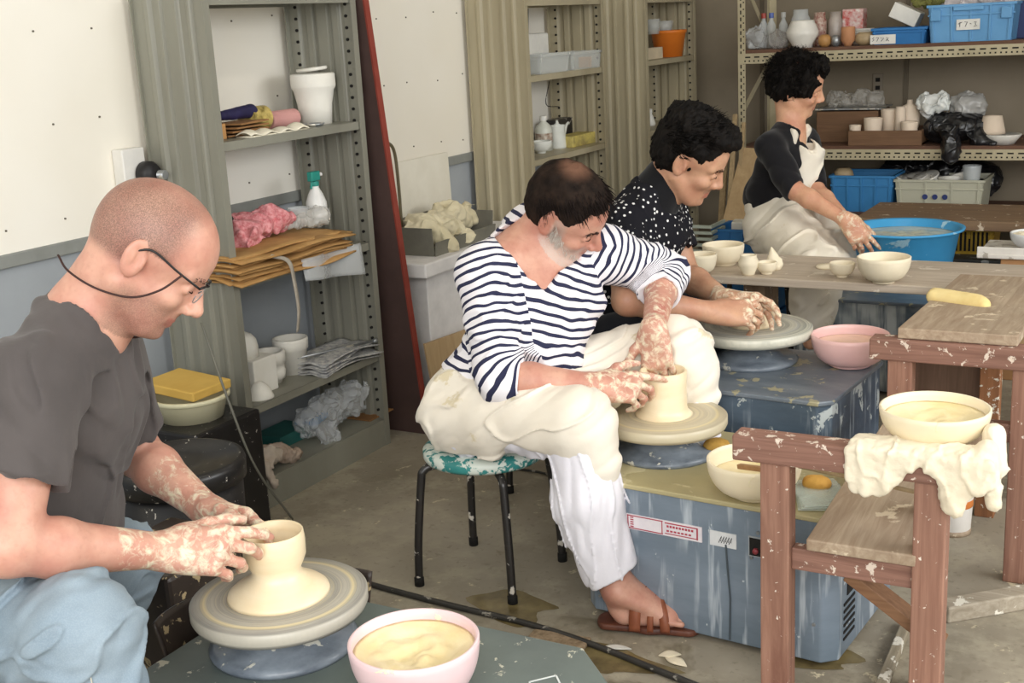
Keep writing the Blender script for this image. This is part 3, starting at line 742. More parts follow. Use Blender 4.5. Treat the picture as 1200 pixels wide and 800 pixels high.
def hair_shell(HF, name, mat, parent, org, grow=1.0, cut=(.088, -.015, .075, .093, .080), nape=-.06, seed=1, amp=.004, h=.003, extra=None, size=1.0, sc=60, disp=None, earcut=True):
    c, R = HF; S = size; v = Vol(h); P = lambda x, y, z: c+R @ Vector((x*S, y*S, z*S))
    E = lambda x, y, z, r, k=.01, mode='u': v.ell(P(x, y, z), tuple(q*S for q in r), R, k=k, mode=mode)
    g = grow; E(-.012, 0, .047, (.101*g, .081*g, .082*g), .01); E(-.040, 0, .005, (.072*g, .076*g, .066*g), .02)
    if extra: extra(v, P, E)
    E(cut[0], 0, cut[1], (cut[2], .15, cut[4]), .006, 's')
    if earcut:
        for y in (-1, 1): E(.004, y*.088, -.012, (.030, .030, .045), .008, 's')
    E(.0, 0, nape-.09, (.2, .2, .09), .012, 's')
    v.fold((lambda Q: amp*fbm(headlocal(HF)(Q), (sc, sc, sc*.45), seed)) if disp is None else disp)
    return v.build(name, mat, parent, org=org)

def lashes(HF, t, org):
    C, R = HF; m = MB()
    for y in (-1, 1): m.tube([C+R @ V3(*q)-org for q in ((.0845, y*.019, -.0025), (.0868, y*.026, -.0042), (.0862, y*.034, -.0042), (.0815, y*.043, -.0020))], [.0006, .0011, .0011, .0006], 5)
    m.build('eyelashes', MT['hair_dark'], t, smooth=True)
def build_striped_man():
    org = V3(-1.525, 2.515, .36)
    t = thing('person', 'bearded man in a navy and white striped jersey, seated on the teal stool', 'person', org)
    HF = head_frame((-1.335, 2.646, .917), (.796, .162, -.583), (.605, -.26, .753))
    rsh, lsh = ond(566, 320, 2.95), ond(708, 296, 3.10); rel, rwr = ond(588, 443, 2.86), ond(700, 452, 2.84); lel, lwr = ond(778, 322, 3.22), ond(766, 386, 2.965)
    pel = V3(-1.525, 2.53, .47); neck = ond(618, 292, 3.02); chest = ond(632, 352, 3.03); belly = ond(612, 425, 3.04)
    side = (lsh-rsh).normalized(); C, R = HF
    # --- body
    b = Vol(.003)
    b.cap(pel, belly, .105, .105, side=(0, 1, 0), ratio=1.25, k=.03); b.cap(belly, chest, .103, .098, side=side, ratio=1.35, k=.03); b.cap(chest, (rsh+lsh)/2*.6+neck*.4, .095, .06, side=side, ratio=1.7, k=.03)
    b.cap(rsh, neck, .050, .045, k=.03); b.cap(lsh, neck, .050, .045, k=.03)
    hump = ond(622, 268, 3.10); b.cap(rsh+(neck-rsh)*.35, hump, .050, .045, k=.03); b.cap(lsh, hump, .045, .045, k=.03)
    nt = C+R @ V3(-.028, 0, -.045); b.cap(neck-V3(0, 0, .01), nt, .062, .058, k=.025); b.cap(chest+(neck-chest)*.6+CT*.03, C+R @ V3(.015, 0, -.075), .045, .040, k=.03)
    b.cap(rsh, rel, .048, .040, k=.02); b.cap(lsh, lel, .048, .040, k=.02)
    for e, w in ((rel, rwr), (lel, lwr)):
        m = e.lerp(w, .3); b.cap(e, m, .038, .041, k=.015); b.cap(m, w, .041, .0265, k=.015)
    head(b, HF, nose=1.0, age=1)
    # right hand: outside the wall of the pot
    hs = hand(b, rwr, CR*.98+CT*.02-CU*.04, -CT*.8-CU*.45+CR*.1, CU*.9-CT*.3, [[18, 12, 8], [40, 38, 20], [52, 45, 25], [58, 48, 25]], [(.7, .55, .1), (.45, .85, .15), (.2, .95, .2)], .96)
    hs2 = hand(b, lwr, -CU*.95+CR*.12-CT*.10, -CT*.85+CR*.35, -CR, [[24, 30, 15], [22, 28, 15], [22, 30, 15], [25, 35, 20]], [(.75, .65, -.25), (.5, .9, -.2), (.3, .95, -.1)], .96)
    # legs and the sandalled foot
    rhip, lhip = V3(-1.52, 2.44, .45), V3(-1.50, 2.62, .45); rkn, ran = ond(676, 500, 2.80), ond(722, 688, 2.84); lkn, lan = ond(790, 412, 3.08), ond(822, 540, 3.12)
    b.cap(rhip, rkn, .07, .055, k=.02); b.cap(lhip, lkn, .07, .055, k=.02); b.cap(rkn, ran, .05, .032, k=.02); b.cap(lkn, lan, .05, .032, k=.02)
    ft = onz(812, 722, .035); heel = onz(712, 716, .035); fd = (ft-heel).normalized(); fs = fd.cross(V3(0, 0, 1))   # fs: towards the doorway side
    b.cap(ran+V3(0, 0, .01), heel+fd*.03+V3(0, 0, .02), .036, .031, k=.02); b.cap(ran+fd*.01, ft-fd*.055+V3(0, 0, .004), .035, .022, side=fs, ratio=1.5, k=.02); b.cap(heel+fd*.04, ft-fd*.05, .026, .024, side=fs, ratio=1.45, k=.015)
    for i in range(5):
        o_ = -.036+.018*i; q = ft-fd*.052+fs*o_*1.0; L = (.060, .054, .046, .038, .030)[i]; b.cap(q, q+fd*L+V3(0, 0, -.004), (.0125, .0092, .0088, .0082, .0078)[i], (.0118, .0085, .008, .0075, .007)[i], k=.002)
    hl = headlocal(HF)
    def stub(V):
        q = hl(V); jaw = sst(-q[:, 2], .028, .045)*sst(q[:, 0], -.03, .0)*(1-sst(q[:, 2]*0+np.abs(q[:, 1]), .2, .3)); inhead = (np.linalg.norm(q-_np((.035, 0, -.028)), axis=1) < .099)
        side_ = sst(q[:, 0], -.005, .005)*(1-sst(q[:, 0], .022, .04))*sst(np.abs(q[:, 1]), .04, .055)*sst(-q[:, 2], -.035, -.02); m = np.maximum(jaw*(1-.7*sst(q[:, 2], -.075, -.06)*sst(q[:, 0], .075, .085)), side_)
        return .8*m*inhead*(q[:, 2] > -.122)
    def lip(V): q = hl(V); return ((np.abs(q[:, 1]) < .022) & (q[:, 0] > .079) & (q[:, 2] < -.060) & (q[:, 2] > -.0765)).astype(F32)
    def clay(V): return np.maximum(near(V, hs, .035, .05), np.maximum(near(V, hs2, .035, .055), .75*near(V, [(lel.lerp(lwr, .35), lwr)], .04, .06)))
    body = b.build('body', SK['m2'], t, dict(stub=stub, lip=lip, clay=clay), org=org)
    # --- jersey
    s = Vol(.004)
    s.cap(pel+V3(.02, 0, .04), belly, .116, .128, side=(0, 1, 0), ratio=1.22, k=.03); s.cap(belly, chest, .120, .110, side=side, ratio=1.38, k=.03); s.cap(chest, (rsh+lsh)/2*.6+neck*.4, .106, .070, side=side, ratio=1.7, k=.03)
    s.cap(rsh, neck, .060, .056, k=.03); s.cap(lsh, neck, .060, .056, k=.03)
    s.cap(rsh+(neck-rsh)*.25, hump, .060, .054, k=.03); s.cap(lsh, hump, .056, .054, k=.03); s.cap(hump, chest, .054, .08, k=.04)
    rend = rel.lerp(rwr, .17); lend = lel.lerp(lwr, .36)
    s.cap(rsh, rel, .062, .058, k=.025); s.cap(rel, rend, .058, .052, k=.012); s.cap(lsh, lel, .064, .062, k=.03); s.cap(lel, lend, .060, .052, k=.015)
    s.cut(rend, rwr-rel, .075, .12); s.cut(lend, lwr-lel, .075, .12)
    nc = neck+(C-neck)*.1+CT*.02
    s.cap(nc-CU*.006+CR*.004+CT*.012, C+CT*.02, .088, .12, k=.008, mode='s', side=CR, ratio=1.08); s.cap(nc, chest+CT*.115+CU*.05+CR*.012, .074, .030, k=.010, mode='s')
    s.cap(rend-(rwr-rel).normalized()*.012, rend+(rwr-rel).normalized()*.04, .046, .046, k=.003, mode='s'); s.cap(lend-(lwr-lel).normalized()*.02, lend+(lwr-lel).normalized()*.04, .044, .046, k=.003, mode='s')
    def armmask(V): return np.maximum(near(V, [(rsh, rel), (rel, rend)], .066, .085), near(V, [(lsh, lel), (lel, lend)], .068, .09))
    def folds(P):
        a = armmask(P); f = .0030*ridged(frame_scale(P, (CR*.6+CU*.8, CR*.8-CU*.6, CT), (7, 26, 8)), (1, 1, 1), 3); g = .006*ridged(frame_scale(P, (CR*.9+CU*.3, CU, CT), (6, 24, 6)), (1, 1, 1), 9)
        return g*.8*(1-a)+f*a-.0035-.006*crease(P, (CR*.8+CU*.6, CU*.8-CR*.6, CT), (7, 15, 7), 4)*(.4+.6*a)
    s.fold(folds)
    axis = (neck-pel).normalized()
    ubody = lambda V: (V-_np(pel))@_np(axis)+.012*fbm(V, (9, 9, 9), 4)
    def uarm(V):
        d1, t1 = dseg(V, rsh, rel); d2, t2 = dseg(V, rel, rend); e1, s1 = dseg(V, lsh, lel); e2, s2 = dseg(V, lel, lend)
        L = lambda a, b: (b-a).length
        ur = np.where(d1 < d2, t1*L(rsh, rel), L(rsh, rel)+t2*L(rel, rend)); ul = np.where(e1 < e2, s1*L(lsh, lel), L(lsh, lel)+s2*L(lel, lend))
        q = V-_np(rsh); proj_r = q@_np((rel-rsh).normalized()); q = V-_np(lsh); proj_l = q@_np((lel-lsh).normalized())
        p2r = L(rsh, rel)+(V-_np(rel))@_np((rend-rel).normalized()); p2l = L(lsh, lel)+(V-_np(lel))@_np((lend-lel).normalized()); wr = sst(d1-d2, -.02, .02); wl = sst(e1-e2, -.02, .02); ur = proj_r*(1-wr)+p2r*wr; ul = proj_l*(1-wl)+p2l*wl
        return np.where(np.minimum(d1, d2) < np.minimum(e1, e2), ur, ul)+.008*fbm(V, (12, 12, 12), 8)
    def amask(V):
        d = np.minimum(dseg(V, rsh, rel)[0], dseg(V, rel, rend)[0]); e = np.minimum(dseg(V, lsh, lel)[0], dseg(V, lel, lend)[0]); return sst(np.minimum(d, e), .100, .080)
    jm = NT('striped_jersey'); um = jm.attr('m'); u1 = jm.attr('ub'); u2 = jm.attr('ua')
    sel = jm.math('GREATER_THAN', um, .5); uu = jm.math('ADD', jm.math('MULTIPLY', u1, jm.math('SUBTRACT', 1.0, sel)), jm.math('MULTIPLY', u2, sel))
    w = jm.math('FRACT', jm.math('DIVIDE', uu, .0225)); st = jm.math('MULTIPLY', jm.math('GREATER_THAN', w, .30), jm.math('LESS_THAN', w, .66))
    v = jm.coord(); c = jm.mix(jm.ramp(jm.noise(v, 8, 3), .3, .7), hexc('#f0edf0'), hexc('#e4e0e4')); c = jm.mix(st, c, hexc('#30324a'))
    jm.setc(c); jm.b.inputs['Roughness'].default_value = .9; jm.b.inputs['Specular IOR Level'].default_value = .15; jm.bump(jm.noise(v, 500, 2), .1, .001)
    s.build('striped_jersey', jm.m, t, dict(m=amask, ub=ubody, ua=uarm), org=org)
    # --- white trousers
    MT['white_cotton'] = cloth_mat('white_cotton', '#eceaf0', '#e2dfe6'); tr_ = Vol(.004)
    tr_.cap(pel-V3(.0, .06, .01), pel+V3(0, .06, -.01), .115, k=.03); tr_.cap(rhip, rkn, .092, .074, k=.03); tr_.cap(lhip, lkn, .09, .072, k=.03)
    hem = rkn.lerp(ran, .92); tr_.chain([rkn, rkn.lerp(ran, .45)-CR*.012, hem], [.076, .078, .066], k=.025); tr_.cap(rkn.lerp(ran, .5)-CR*.05, hem-CR*.03, .045, .03, k=.03); tr_.cap(lkn, lan, .07, .06, k=.025)
    tr_.cut(hem, ran-rkn+CR*.15, .15, .2); tr_.cap(hem-(ran-rkn).normalized()*.02, hem+(ran-rkn).normalized()*.06, .054, .054, k=.004, mode='s')
    tr_.fold(lambda P: .006*ridged(frame_scale(P, (CR, CU, CT), (24, 5, 12)), (1, 1, 1), 12)-.006*crease(P, (CR+CU*.2, CU-CR*.2, CT), (20, 4, 14), 14))
    tr_.build('trousers', MT['white_cotton'], t, org=org)
    # --- cream apron over hips, lap and knees
    MT['cream_cotton'] = cloth_mat('cream_cotton', '#efe8da', '#e4dac9', splat=(.35, 10, '#d9ccae')); ap = Vol(.004)
    ap.cap(pel-V3(.0, .06, .015), pel+V3(0, .06, -.0), .128, k=.03); ap.cap(pel+V3(.0, 0, -.02), rhip.lerp(rkn, .3), .11, .10, k=.03)
    ap.cap(rhip+V3(0, 0, .004), rkn+V3(0, 0, .006), .104, .088, k=.03); ap.cap(lhip+V3(0, 0, .004), lkn+V3(0, 0, .004), .104, .086, k=.03); ap.cap(rhip.lerp(lhip, .5)+V3(0, 0, .02), rkn.lerp(lkn, .5)+V3(-.06, 0, -.01), .07, .045, side=(0, 1, 0), ratio=1.6, k=.03)
    fl0 = rkn+CR*.035; ap.chain([rkn+CR*.004, fl0-CU*.08+CR*.002, fl0-CU*.165+CR*.02], [.084, .062, .030], k=.02); ap.chain([lkn+CR*.012, lkn+CR*.035-CU*.05, lkn+CR*.055-CU*.11], [.082, .074, .050], k=.03)
    ap.cap(rkn.lerp(rhip, .38)-CU*.125-CR*.01, rkn-CU*.16-CR*.10, .085, .075, k=.02, mode='s', side=CT, ratio=1.6)   # shows the trousers under the thigh
    ap.cut((pel.x, pel.y, .372), (0, 0, -1), .22, .2)
    ap.fold(lambda P: .0045*ridged(frame_scale(P, (CR*.8+CU*.6, CU*.8-CR*.6, CT), (5, 22, 7)), (1, 1, 1), 21)-.007*crease(P, (CR*.85+CU*.5, CU*.85-CR*.5, CT), (5, 13, 7), 22))
    ap.build('apron', MT['cream_cotton'], t, org=org)
    # --- hair, brows, beard
    hm = NT('thinning_dark_hair'); at_ = hm.attr('thin'); v = hm.coord(); c = hm.mix(hm.ramp(hm.noise(v, 40, 4), .35, .65), hexc('#2a201a'), hexc('#191310')); c = hm.mix(hm.math('MULTIPLY', at_, .55), c, hexc('#8a6450')); hm.setc(c); hm.b.inputs['Roughness'].default_value = .75; hm.b.inputs['Specular IOR Level'].default_value = .1; hm.bump(hm.noise(v, 160, 3), .4, .002)
    c_, R_ = HF
    def xt(v, P, E): E(.055, 0, .085, (.05, .05, .03), .02)
    ho = hair_shell(HF, 'hair', hm.m, t, org, 1.0, cut=(.104, -.002, .070, .1, .084), nape=-.045, seed=3, amp=.003)
    q = np.empty(len(ho.data.vertices)*3, F32); ho.data.vertices.foreach_get('co', q); q = hl(q.reshape(-1, 3)+_np(org)); th = 1-sst(np.linalg.norm(q-_np((-.035, 0, .13)), axis=1), .01, .055)
    a = ho.data.attributes.new('thin', 'FLOAT', 'POINT'); a.data.foreach_set('value', th.astype(F32))
    P_, N_ = scalp_points(HF, 1500, lambda v: v.z > -.25 and not (v.x > .55 and v.z < .62) and not (abs(v.y) > .5 and v.x > -.25 and v.z < .32) and (v-V3(-.25, 0, .95)).length > .35, seed=5)
    D_ = [(n*.25+(R_ @ V3(.75, .25*(1 if (Vector(n).dot(R_.col[1]) > 0) else -1), -.35))) for n in N_]
    strands('hair_locks', P_, D_, .040, .0016, MT['hair_dark'], ho, org, curl=.002, droop=.5, seed=6, jitter=.12)
    rr = random.Random(4); P2, D2 = [], []
    for y in (-1, 1):
        for i in range(90):
            u = rr.random(); P2.append(C+R @ V3(.094-.016*u+.001, y*(.012+.036*u), .017+rr.uniform(-.004, .004)+.004*math.sin(u*PI))); D2.append(R @ V3(.1, y*.9, .25))
    strands('eyebrows', P2, D2, .010, .0007, MT['brow'], t, org, seed=2, segs=2)
    P3, D3 = [], []
    while len(P3) < 1100:
        y = rr.choice((-1, 1)); u = rr.random(); v_ = rr.random()
        p = V3(.0, .066, -.01).lerp(V3(.085, .004, -.108), u)
        p = V3(.004+.078*u, y*(.068-.052*u**1.6), -.012-.085*u**.8)+V3(rr.uniform(-.012, .012), 0, rr.uniform(-.020, .018)); P3.append(C+R @ p); D3.append(R @ V3(.25, y*.45, -.8))
    strands('beard', P3, D3, .013, .0008, MT['beard'], t, org, seed=9, segs=2, jitter=.3)
    lashes(HF, t, org)
    # sandal
    sd = Vol(.0028); sd.chain([heel+fd*.0-V3(0, 0, .025), heel.lerp(ft, .5)-V3(0, 0, .027), ft-fd*.008-V3(0, 0, .025)], [.024, .026, .030], k=.02, side=fs, ratio=1.5)
    o_ = heel.lerp(ft, .5); sd.cut(o_-V3(0, 0, .016), (0, 0, 1), .2, .1, .002); sd.cut(o_-V3(0, 0, .031), (0, 0, -1), .2, .1, .002)
    so = sd.build('sandal', M('brown_sandal', '#6b3f2e', '#4d2b20', 20, .5), t, org=org)
    st_ = MB(); mid = heel.lerp(ft, .52)
    def strap(c0, tilt, r1, w, hgt, nm):
        m = MB(); pts = []
        for i in range(17):
            a = PI*i/16; pts.append(c0+fs*math.cos(a)*r1+V3(0, 0, 1)*(math.sin(a)*hgt-.022)+fd*tilt*math.cos(a))
        def f(u, v_): 
            i = min(15, int(u*16)); k = u*16-i; return pts[i].lerp(pts[i+1], k)+fd*(v_-.5)*w
        m.sheet(f, 33, 3); m.v = [tuple(Vector(v)-org) for v in m.v]; return m.build(nm, M('tan_strap', '#96573a', '#7a432c', 20, .5), so, smooth=True, solid=.003)
    strap(heel.lerp(ft, .40), -.010, .047, .026, .088, 'strap'); strap(heel.lerp(ft, .60), .02, .045, .022, .064, 'strap'); strap(heel.lerp(ft, .55), -.004, .046, .014, .072, 'strap')
    return t
build_striped_man()
# his pot and stool
def pot2():
    c = V3(W2.x, W2.y, .4405); r = .056
    o = MB().lathe([(0, 0), (.070, 0), (.066, .004), (r+.003, .010), (r, .02), (r-.001, .06), (r+.001, .106), (r-.002, .110), (r-.007, .107), (r-.008, .06), (r-.010, .02), (0, .014)], (0, 0, 0), 64).build('clay_cylinder', MT['clay'], smooth=True, loc=c)
    tag(o, 'straight-sided cream clay cylinder being thrown by the man in the striped jersey', 'clay pot')
pot2()
def stool(label, cx, cy, h, seatmat, r=.155, rz=0, foot=.135, name='round_stool'):
    t = thing(name, label, 'stool', (cx, cy, 0), rz)
    MB().lathe([(r-.02, h-.035), (r-.004, h-.035), (r, h-.028), (r, h-.012), (r-.012, h-.003), (r*.6, h), (0, h)], (0, 0, 0), 48).lathe([(0, h-.033), (r-.02, h-.035)], (0, 0, 0), 48).build('seat', seatmat, t, smooth=True)
    for i in range(4):
        a = PI/4+i*PI/2; d = V3(math.cos(a), math.sin(a), 0); p = foot*math.sqrt(2)
        g = MB(); g.tube(bezpts([d*(r*.3)+V3(0, 0, h-.045), d*(r*.85)+V3(0, 0, h-.045), d*(r*1.03)+V3(0, 0, h-.056), d*(r*1.08)+V3(0, 0, h-.085), d*(p*.97)+V3(0, 0, .12), d*p+V3(0, 0, .012)], 6), .0105, 12); lg = g.build('leg', MT['black_metal'], t, smooth=True)
        q = MB(); q.lathe([(.0125, 0), (.0125, .022), (.0105, .024)], d*p, 12); q.build('rubber_foot', MT['black_hole'], lg, smooth=True)
    return t
MT['teal_vinyl'] = M('teal_vinyl', '#3f8f8b', '#2f7774', 6, .4, splat=(.9, 28, '#cfd6cc'))
stool('round stool with teal seat and four clay-smeared black legs under the striped man', -1.525, 2.515, .358, MT['teal_vinyl'])

def face_attrs(HF, stubf=None, segs=(), clayw=1.0, arms=()):
    hl = headlocal(HF)
    def lip(V): q = hl(V); return ((np.abs(q[:, 1]) < .022) & (q[:, 0] > .079) & (q[:, 0] < .12) & (q[:, 2] < -.060) & (q[:, 2] > -.0765)).astype(F32)
    def clay(V): return clayw*np.maximum(near(V, segs, .035, .05), .75*near(V, arms, .04, .06) if arms else 0)
    return dict(lip=lip, stub=(lambda V: stubf(hl(V))) if stubf else none, clay=clay)
def brows(HF, t, org, mat, n=90, w=.0007, z=.018, L=.010):
    rr = random.Random(4); P2, D2 = [], []; C, R = HF
    for y in (-1, 1):
        for i in range(n):
            u = rr.random(); P2.append(C+R @ V3(.095-.016*u, y*(.012+.036*u), z+rr.uniform(-.004, .004)+.004*math.sin(u*PI))); D2.append(R @ V3(.1, y*.9, .25))
    strands('eyebrows', P2, D2, L, w, mat, t, org, seed=2, segs=2)

def build_glasses_man():
    org = V3(-1.74, 1.25, .36)
    t = thing('person', 'balding man in thin glasses and a charcoal T-shirt and jeans, throwing at the nearest wheel', 'person', org)
    HF = head_frame((-1.481, 1.438, 1.027), (.639, .415, -.647), (.494, .424, .759)); C, R = HF
    rsh, lsh = ond(40, 448, 1.88), ond(118, 412, 2.17); rel, rwr = ond(8, 640, 1.80), ond(196, 645, 1.985); lel, lwr = ond(160, 530, 2.33), ond(243, 597, 2.22)
    neck = ond(98, 370, 2.01); chest = ond(78, 470, 2.07); belly = ond(42, 600, 2.12); pel = ond(-10, 690, 2.16); side = (lsh-rsh).normalized()
    rhip, lhip = pel+V3(.04, -.09, -.03), pel+V3(.02, .09, -.02); rkn, ran = ond(96, 738, 1.80), ond(165, 990, 1.86); lkn, lan = ond(143, 655, 2.40), ond(85, 880, 2.45)
    b = Vol(.003)
    b.cap(pel, belly, .100, .10, side=(0, 1, 0), ratio=1.25, k=.03); b.cap(belly, chest, .10, .098, side=side, ratio=1.35, k=.03); b.cap(chest, (rsh+lsh)/2*.6+neck*.4, .092, .06, side=side, ratio=1.6, k=.03)
    b.cap(rsh, neck, .050, .048, k=.03); b.cap(lsh, neck, .050, .048, k=.03)
    nt = C+R @ V3(-.030, 0, -.045); b.cap(neck-V3(0, 0, .0), nt, .060, .062, k=.025); b.cap(chest+(neck-chest)*.7+CR*.03, C+R @ V3(.012, 0, -.080), .040, .036, k=.03)
    for y in (-1, 1): b.cap(chest+(neck-chest)*.7+CR*.045, C+R @ V3(-.02, y*.055, -.05), .014, .018, k=.02)
    b.cap(rsh, rel, .052, .044, k=.02); b.cap(lsh, lel, .050, .043, k=.02)
    for e, w in ((rel, rwr), (lel, lwr)):
        m = e.lerp(w, .3); b.cap(e, m, .040, .043, k=.015, side=CU, ratio=1.05); b.cap(m, w, .043, .0265, k=.015)
    head(b, HF, nose=1.0, jaw=1.05, age=1)
    hs = hand(b, rwr, CR*.95+CU*.03+CT*.12, -CT*.75-CU*.35+CR*.35, CU*.9-CT*.3, [[35, 20, 12], [48, 35, 20], [58, 42, 25], [62, 45, 25]], [(.55, .75, .3), (.3, .92, .25), (.1, .97, .2)], 1.0)
    hs2 = hand(b, lwr, CR*.93-CU*.22+CT*.28, CT*.55-CU*.8+CR*.1, CT*.75+CU*.5, [[20, 18, 10], [25, 25, 12], [30, 28, 15], [35, 30, 15]], [(.6, .75, .1), (.35, .9, .2), (.15, .97, .2)], 1.0)
    b.cap(rhip, rkn, .07, .055, k=.02); b.cap(lhip, lkn, .07, .055, k=.02); b.cap(rkn, ran, .05, .032, k=.02); b.cap(lkn, lan, .05, .032, k=.02)
    def stub(q):
        inh = np.linalg.norm(q-_np((0, 0, .02)), axis=1) < .155
        jaw = sst(-q[:, 2], .030, .055)*sst(q[:, 0], -.025, .01)*.55*(1-.6*sst(q[:, 2], -.072, -.06)*sst(q[:, 0], .07, .08))
        scalp = (1-sst(q[:, 0], .015, .055))*sst(q[:, 2], -.035, -.01)*(np.abs(q[:, 1])+.03*(q[:, 2] > .05) > -1)*(1-.45*sst(q[:, 2], .09, .13))*.78
        earz = (np.abs(q[:, 1]) > .079); face = (q[:, 0] > -.02) & (q[:, 2] < .02); m = np.where(face, jaw, np.maximum(scalp, jaw)); return m*inh*(~earz)*(q[:, 2] > -.13)
    body = b.build('body', SK['m1'], t, face_attrs(HF, stub, hs+hs2, 1.0, [(rel.lerp(rwr, .75), rwr), (lel.lerp(lwr, .55), lwr)]), org=org)
    MT['charcoal_knit'] = cloth_mat('charcoal_cotton', '#5a5452', '#4c4746'); s = Vol(.0035)
    s.cap(pel+V3(0, 0, .03), belly, .122, .120, side=(0, 1, 0), ratio=1.22, k=.03); s.cap(belly, chest, .118, .114, side=side, ratio=1.35, k=.03); s.cap(chest, (rsh+lsh)/2*.6+neck*.4, .104, .068, side=side, ratio=1.6, k=.03)
    s.cap(rsh, neck, .061, .058, k=.03); s.cap(lsh, neck, .060, .058, k=.03); rend, lend = rsh.lerp(rel, .60), lsh.lerp(lel, .72)
    s.cap(rsh, rend, .068, .068, k=.02); s.cap(lsh, lend, .066, .062, k=.02); s.cut(rend, rel-rsh, .09, .12); s.cut(lend, lel-lsh, .085, .12)
    s.cap(rend-(rel-rsh).normalized()*.02, rend+(rel-rsh).normalized()*.04, .058, .060, k=.003, mode='s'); s.cap(lend-(lel-lsh).normalized()*.02, lend+(lel-lsh).normalized()*.04, .052, .054, k=.003, mode='s')
    nc = neck+(nt-neck)*.25+CR*.004; s.cap(nc, C+(nt-C)*.2, .070, .105, k=.006, mode='s'); s.cap(nc+CR*.01, nc+CR*.055-CU*.040, .060, .036, k=.008, mode='s')
    s.fold(lambda P: .005*ridged(frame_scale(P, (CR*.8+CU*.6, CU*.8-CR*.6, CT), (20, 5, 10)), (1, 1, 1), 5)-.003-.008*crease(P, (CR*.9+CU*.35, CU*.9-CR*.35, CT), (12, 3.5, 8), 7))
    sh = s.build('t_shirt', MT['charcoal_knit'], t, org=org)
    jn = NT('faded_denim'); v = jn.coord(); c = jn.mix(jn.ramp(jn.noise(v, 7, 4), .3, .7), hexc('#96a4ae'), hexc('#7f909d')); c = jn.mix(jn.math('MULTIPLY', jn.ramp(jn.noise(v, 500, 2), .45, .6), .2), c, hexc('#a9b5be'))
    jn.setc(c); jn.b.inputs['Roughness'].default_value = .9; jn.b.inputs['Specular IOR Level'].default_value = .15; jn.bump(jn.noise(v, 300, 2), .2, .001)
    j = Vol(.004); j.cap(pel-V3(0, .06, .0), pel+V3(0, .06, 0), .118, k=.03); j.cap(rhip, rkn, .092, .076, k=.03); j.cap(lhip, lkn, .090, .072, k=.03); j.cap(rkn, ran, .076, .062, k=.03); j.cap(lkn, lan, .070, .058, k=.03)
    j.fold(lambda P: -.001-.008*crease(P, (CR*.6-CU*.8, CU*.6+CR*.8, CT), (14, 5, 7), 35)+.0035*ridged(frame_scale(P, (CR*.7-CU*.7, CU*.7+CR*.7, CT), (30, 5, 8)), (1, 1, 1), 31)+.0025*ridged(frame_scale(P, (CR, CU, CT), (12, 34, 12)), (1, 1, 1), 77)*(near(P, [(rkn, rkn+(rhip-rkn)*.2)], .07, .14)))
    jo = j.build('jeans', jn.m, t, org=org)
    q = MB(); d = (ran-rkn).normalized(); q.tube([p-org for p in bezpts([rkn+CT*.070+CR*.03-CU*.02, rkn.lerp(ran, .25)+CT*.071+CR*.022, rkn.lerp(ran, .6)+CT*.066+CR*.018], 8)], .0011, 5)
    q.build('seam_stitching', M('pale_thread', '#c9c6b8', rough=.8), jo)
    lashes(HF, t, org); brows(HF, t, org, MT['hair_dark'], n=34, w=.0005, L=.005)
    # glasses and cord
    gl = MB(); P = lambda x, y, z: C+R @ V3(x, y, z)-org
    for y in (-1, 1):
        gl.tube(bezpts([P(-.018, y*.083, .012), P(.004, y*.083, .026), P(.05, y*.077, .020), P(.093, y*.060, .014)], 8), .0019, 8)
        gl.tube([P(.098, y*.010, .014), P(.0985, y*.034, .018), P(.093, y*.060, .014)], .0022, 8)
        gl.tube([P(.094, y*.010, -.002), P(.097, y*.010, .004)], .001, 6)
    gl.tube(bezpts([P(.098, -.010, .013), P(.102, 0, .016), P(.098, .010, .013)], 6), .0014, 8); go = None; go = gl.build('glasses', M('black_wire', '#1a1718', rough=.35), t, smooth=True)
    le = MB()
    for y in (-1, 1):
        pts = [P(.0975-.003*math.cos(a), y*(.034+.024*math.cos(a)), .001+.0155*math.sin(a)) for a in [2*PI*i/28 for i in range(28)]]
        le.add(pts, [tuple(range(28))])
    gm = glassy('spectacle_lens', '#eef2f2', .30, .05); le.build('lens', gm, go)
    ri = MB()
    for y in (-1, 1):
        pts = [P(.0975-.003*math.cos(a), y*(.034+.024*math.cos(a)), .001+.0155*math.sin(a)) for a in [PI+PI*i/14 for i in range(15)]]; ri.tube(pts, .0009, 6)
    ri.build('lower_rim', MT['chrome'], go)
    cd = MB(); cd.tube(bezpts([P(.060, -.076, .020), P(.045, -.082, -.020), P(.015, -.080, -.055), P(-.035, -.074, -.075), P(-.085, -.060, -.080), P(-.115, -.030, -.075)], 10), .0018, 8)
    cd.tube(bezpts([P(.060, .076, .020), P(.070, .070, -.060), P(.062, .035, -.118), P(.030, .0, -.136), P(-.01, -.02, -.13)], 8), .0018, 8); cd.build('glasses_cord', M('brown_cord', '#3a201c', rough=.6), go, smooth=True)
    return t
build_glasses_man()
def pot1():
    z = .441; c = V3(W1.x, W1.y, z)
    prof = [(0, 0), (.088, 0), (.086, .006), (.078, .013), (.062, .022), (.050, .030), (.043, .038), (.0415, .046), (.0465, .056), (.0525, .070), (.0535, .095), (.0515, .112), (.0505, .1135), (.0475, .112), (.0485, .095), (.0480, .075), (.043, .062), (.03, .057), (0, .056)]
    o = MB().lathe(prof, (0, 0, 0), 72).build('clay_pot', MT['clay'], smooth=True, loc=c); tag(o, 'chunky cream clay pot on a wide flared base, turning on the nearest wheel', 'clay pot')
pot1()
stool('stool under the man in glasses', -1.80, 1.22, .352, MT['black_metal'])

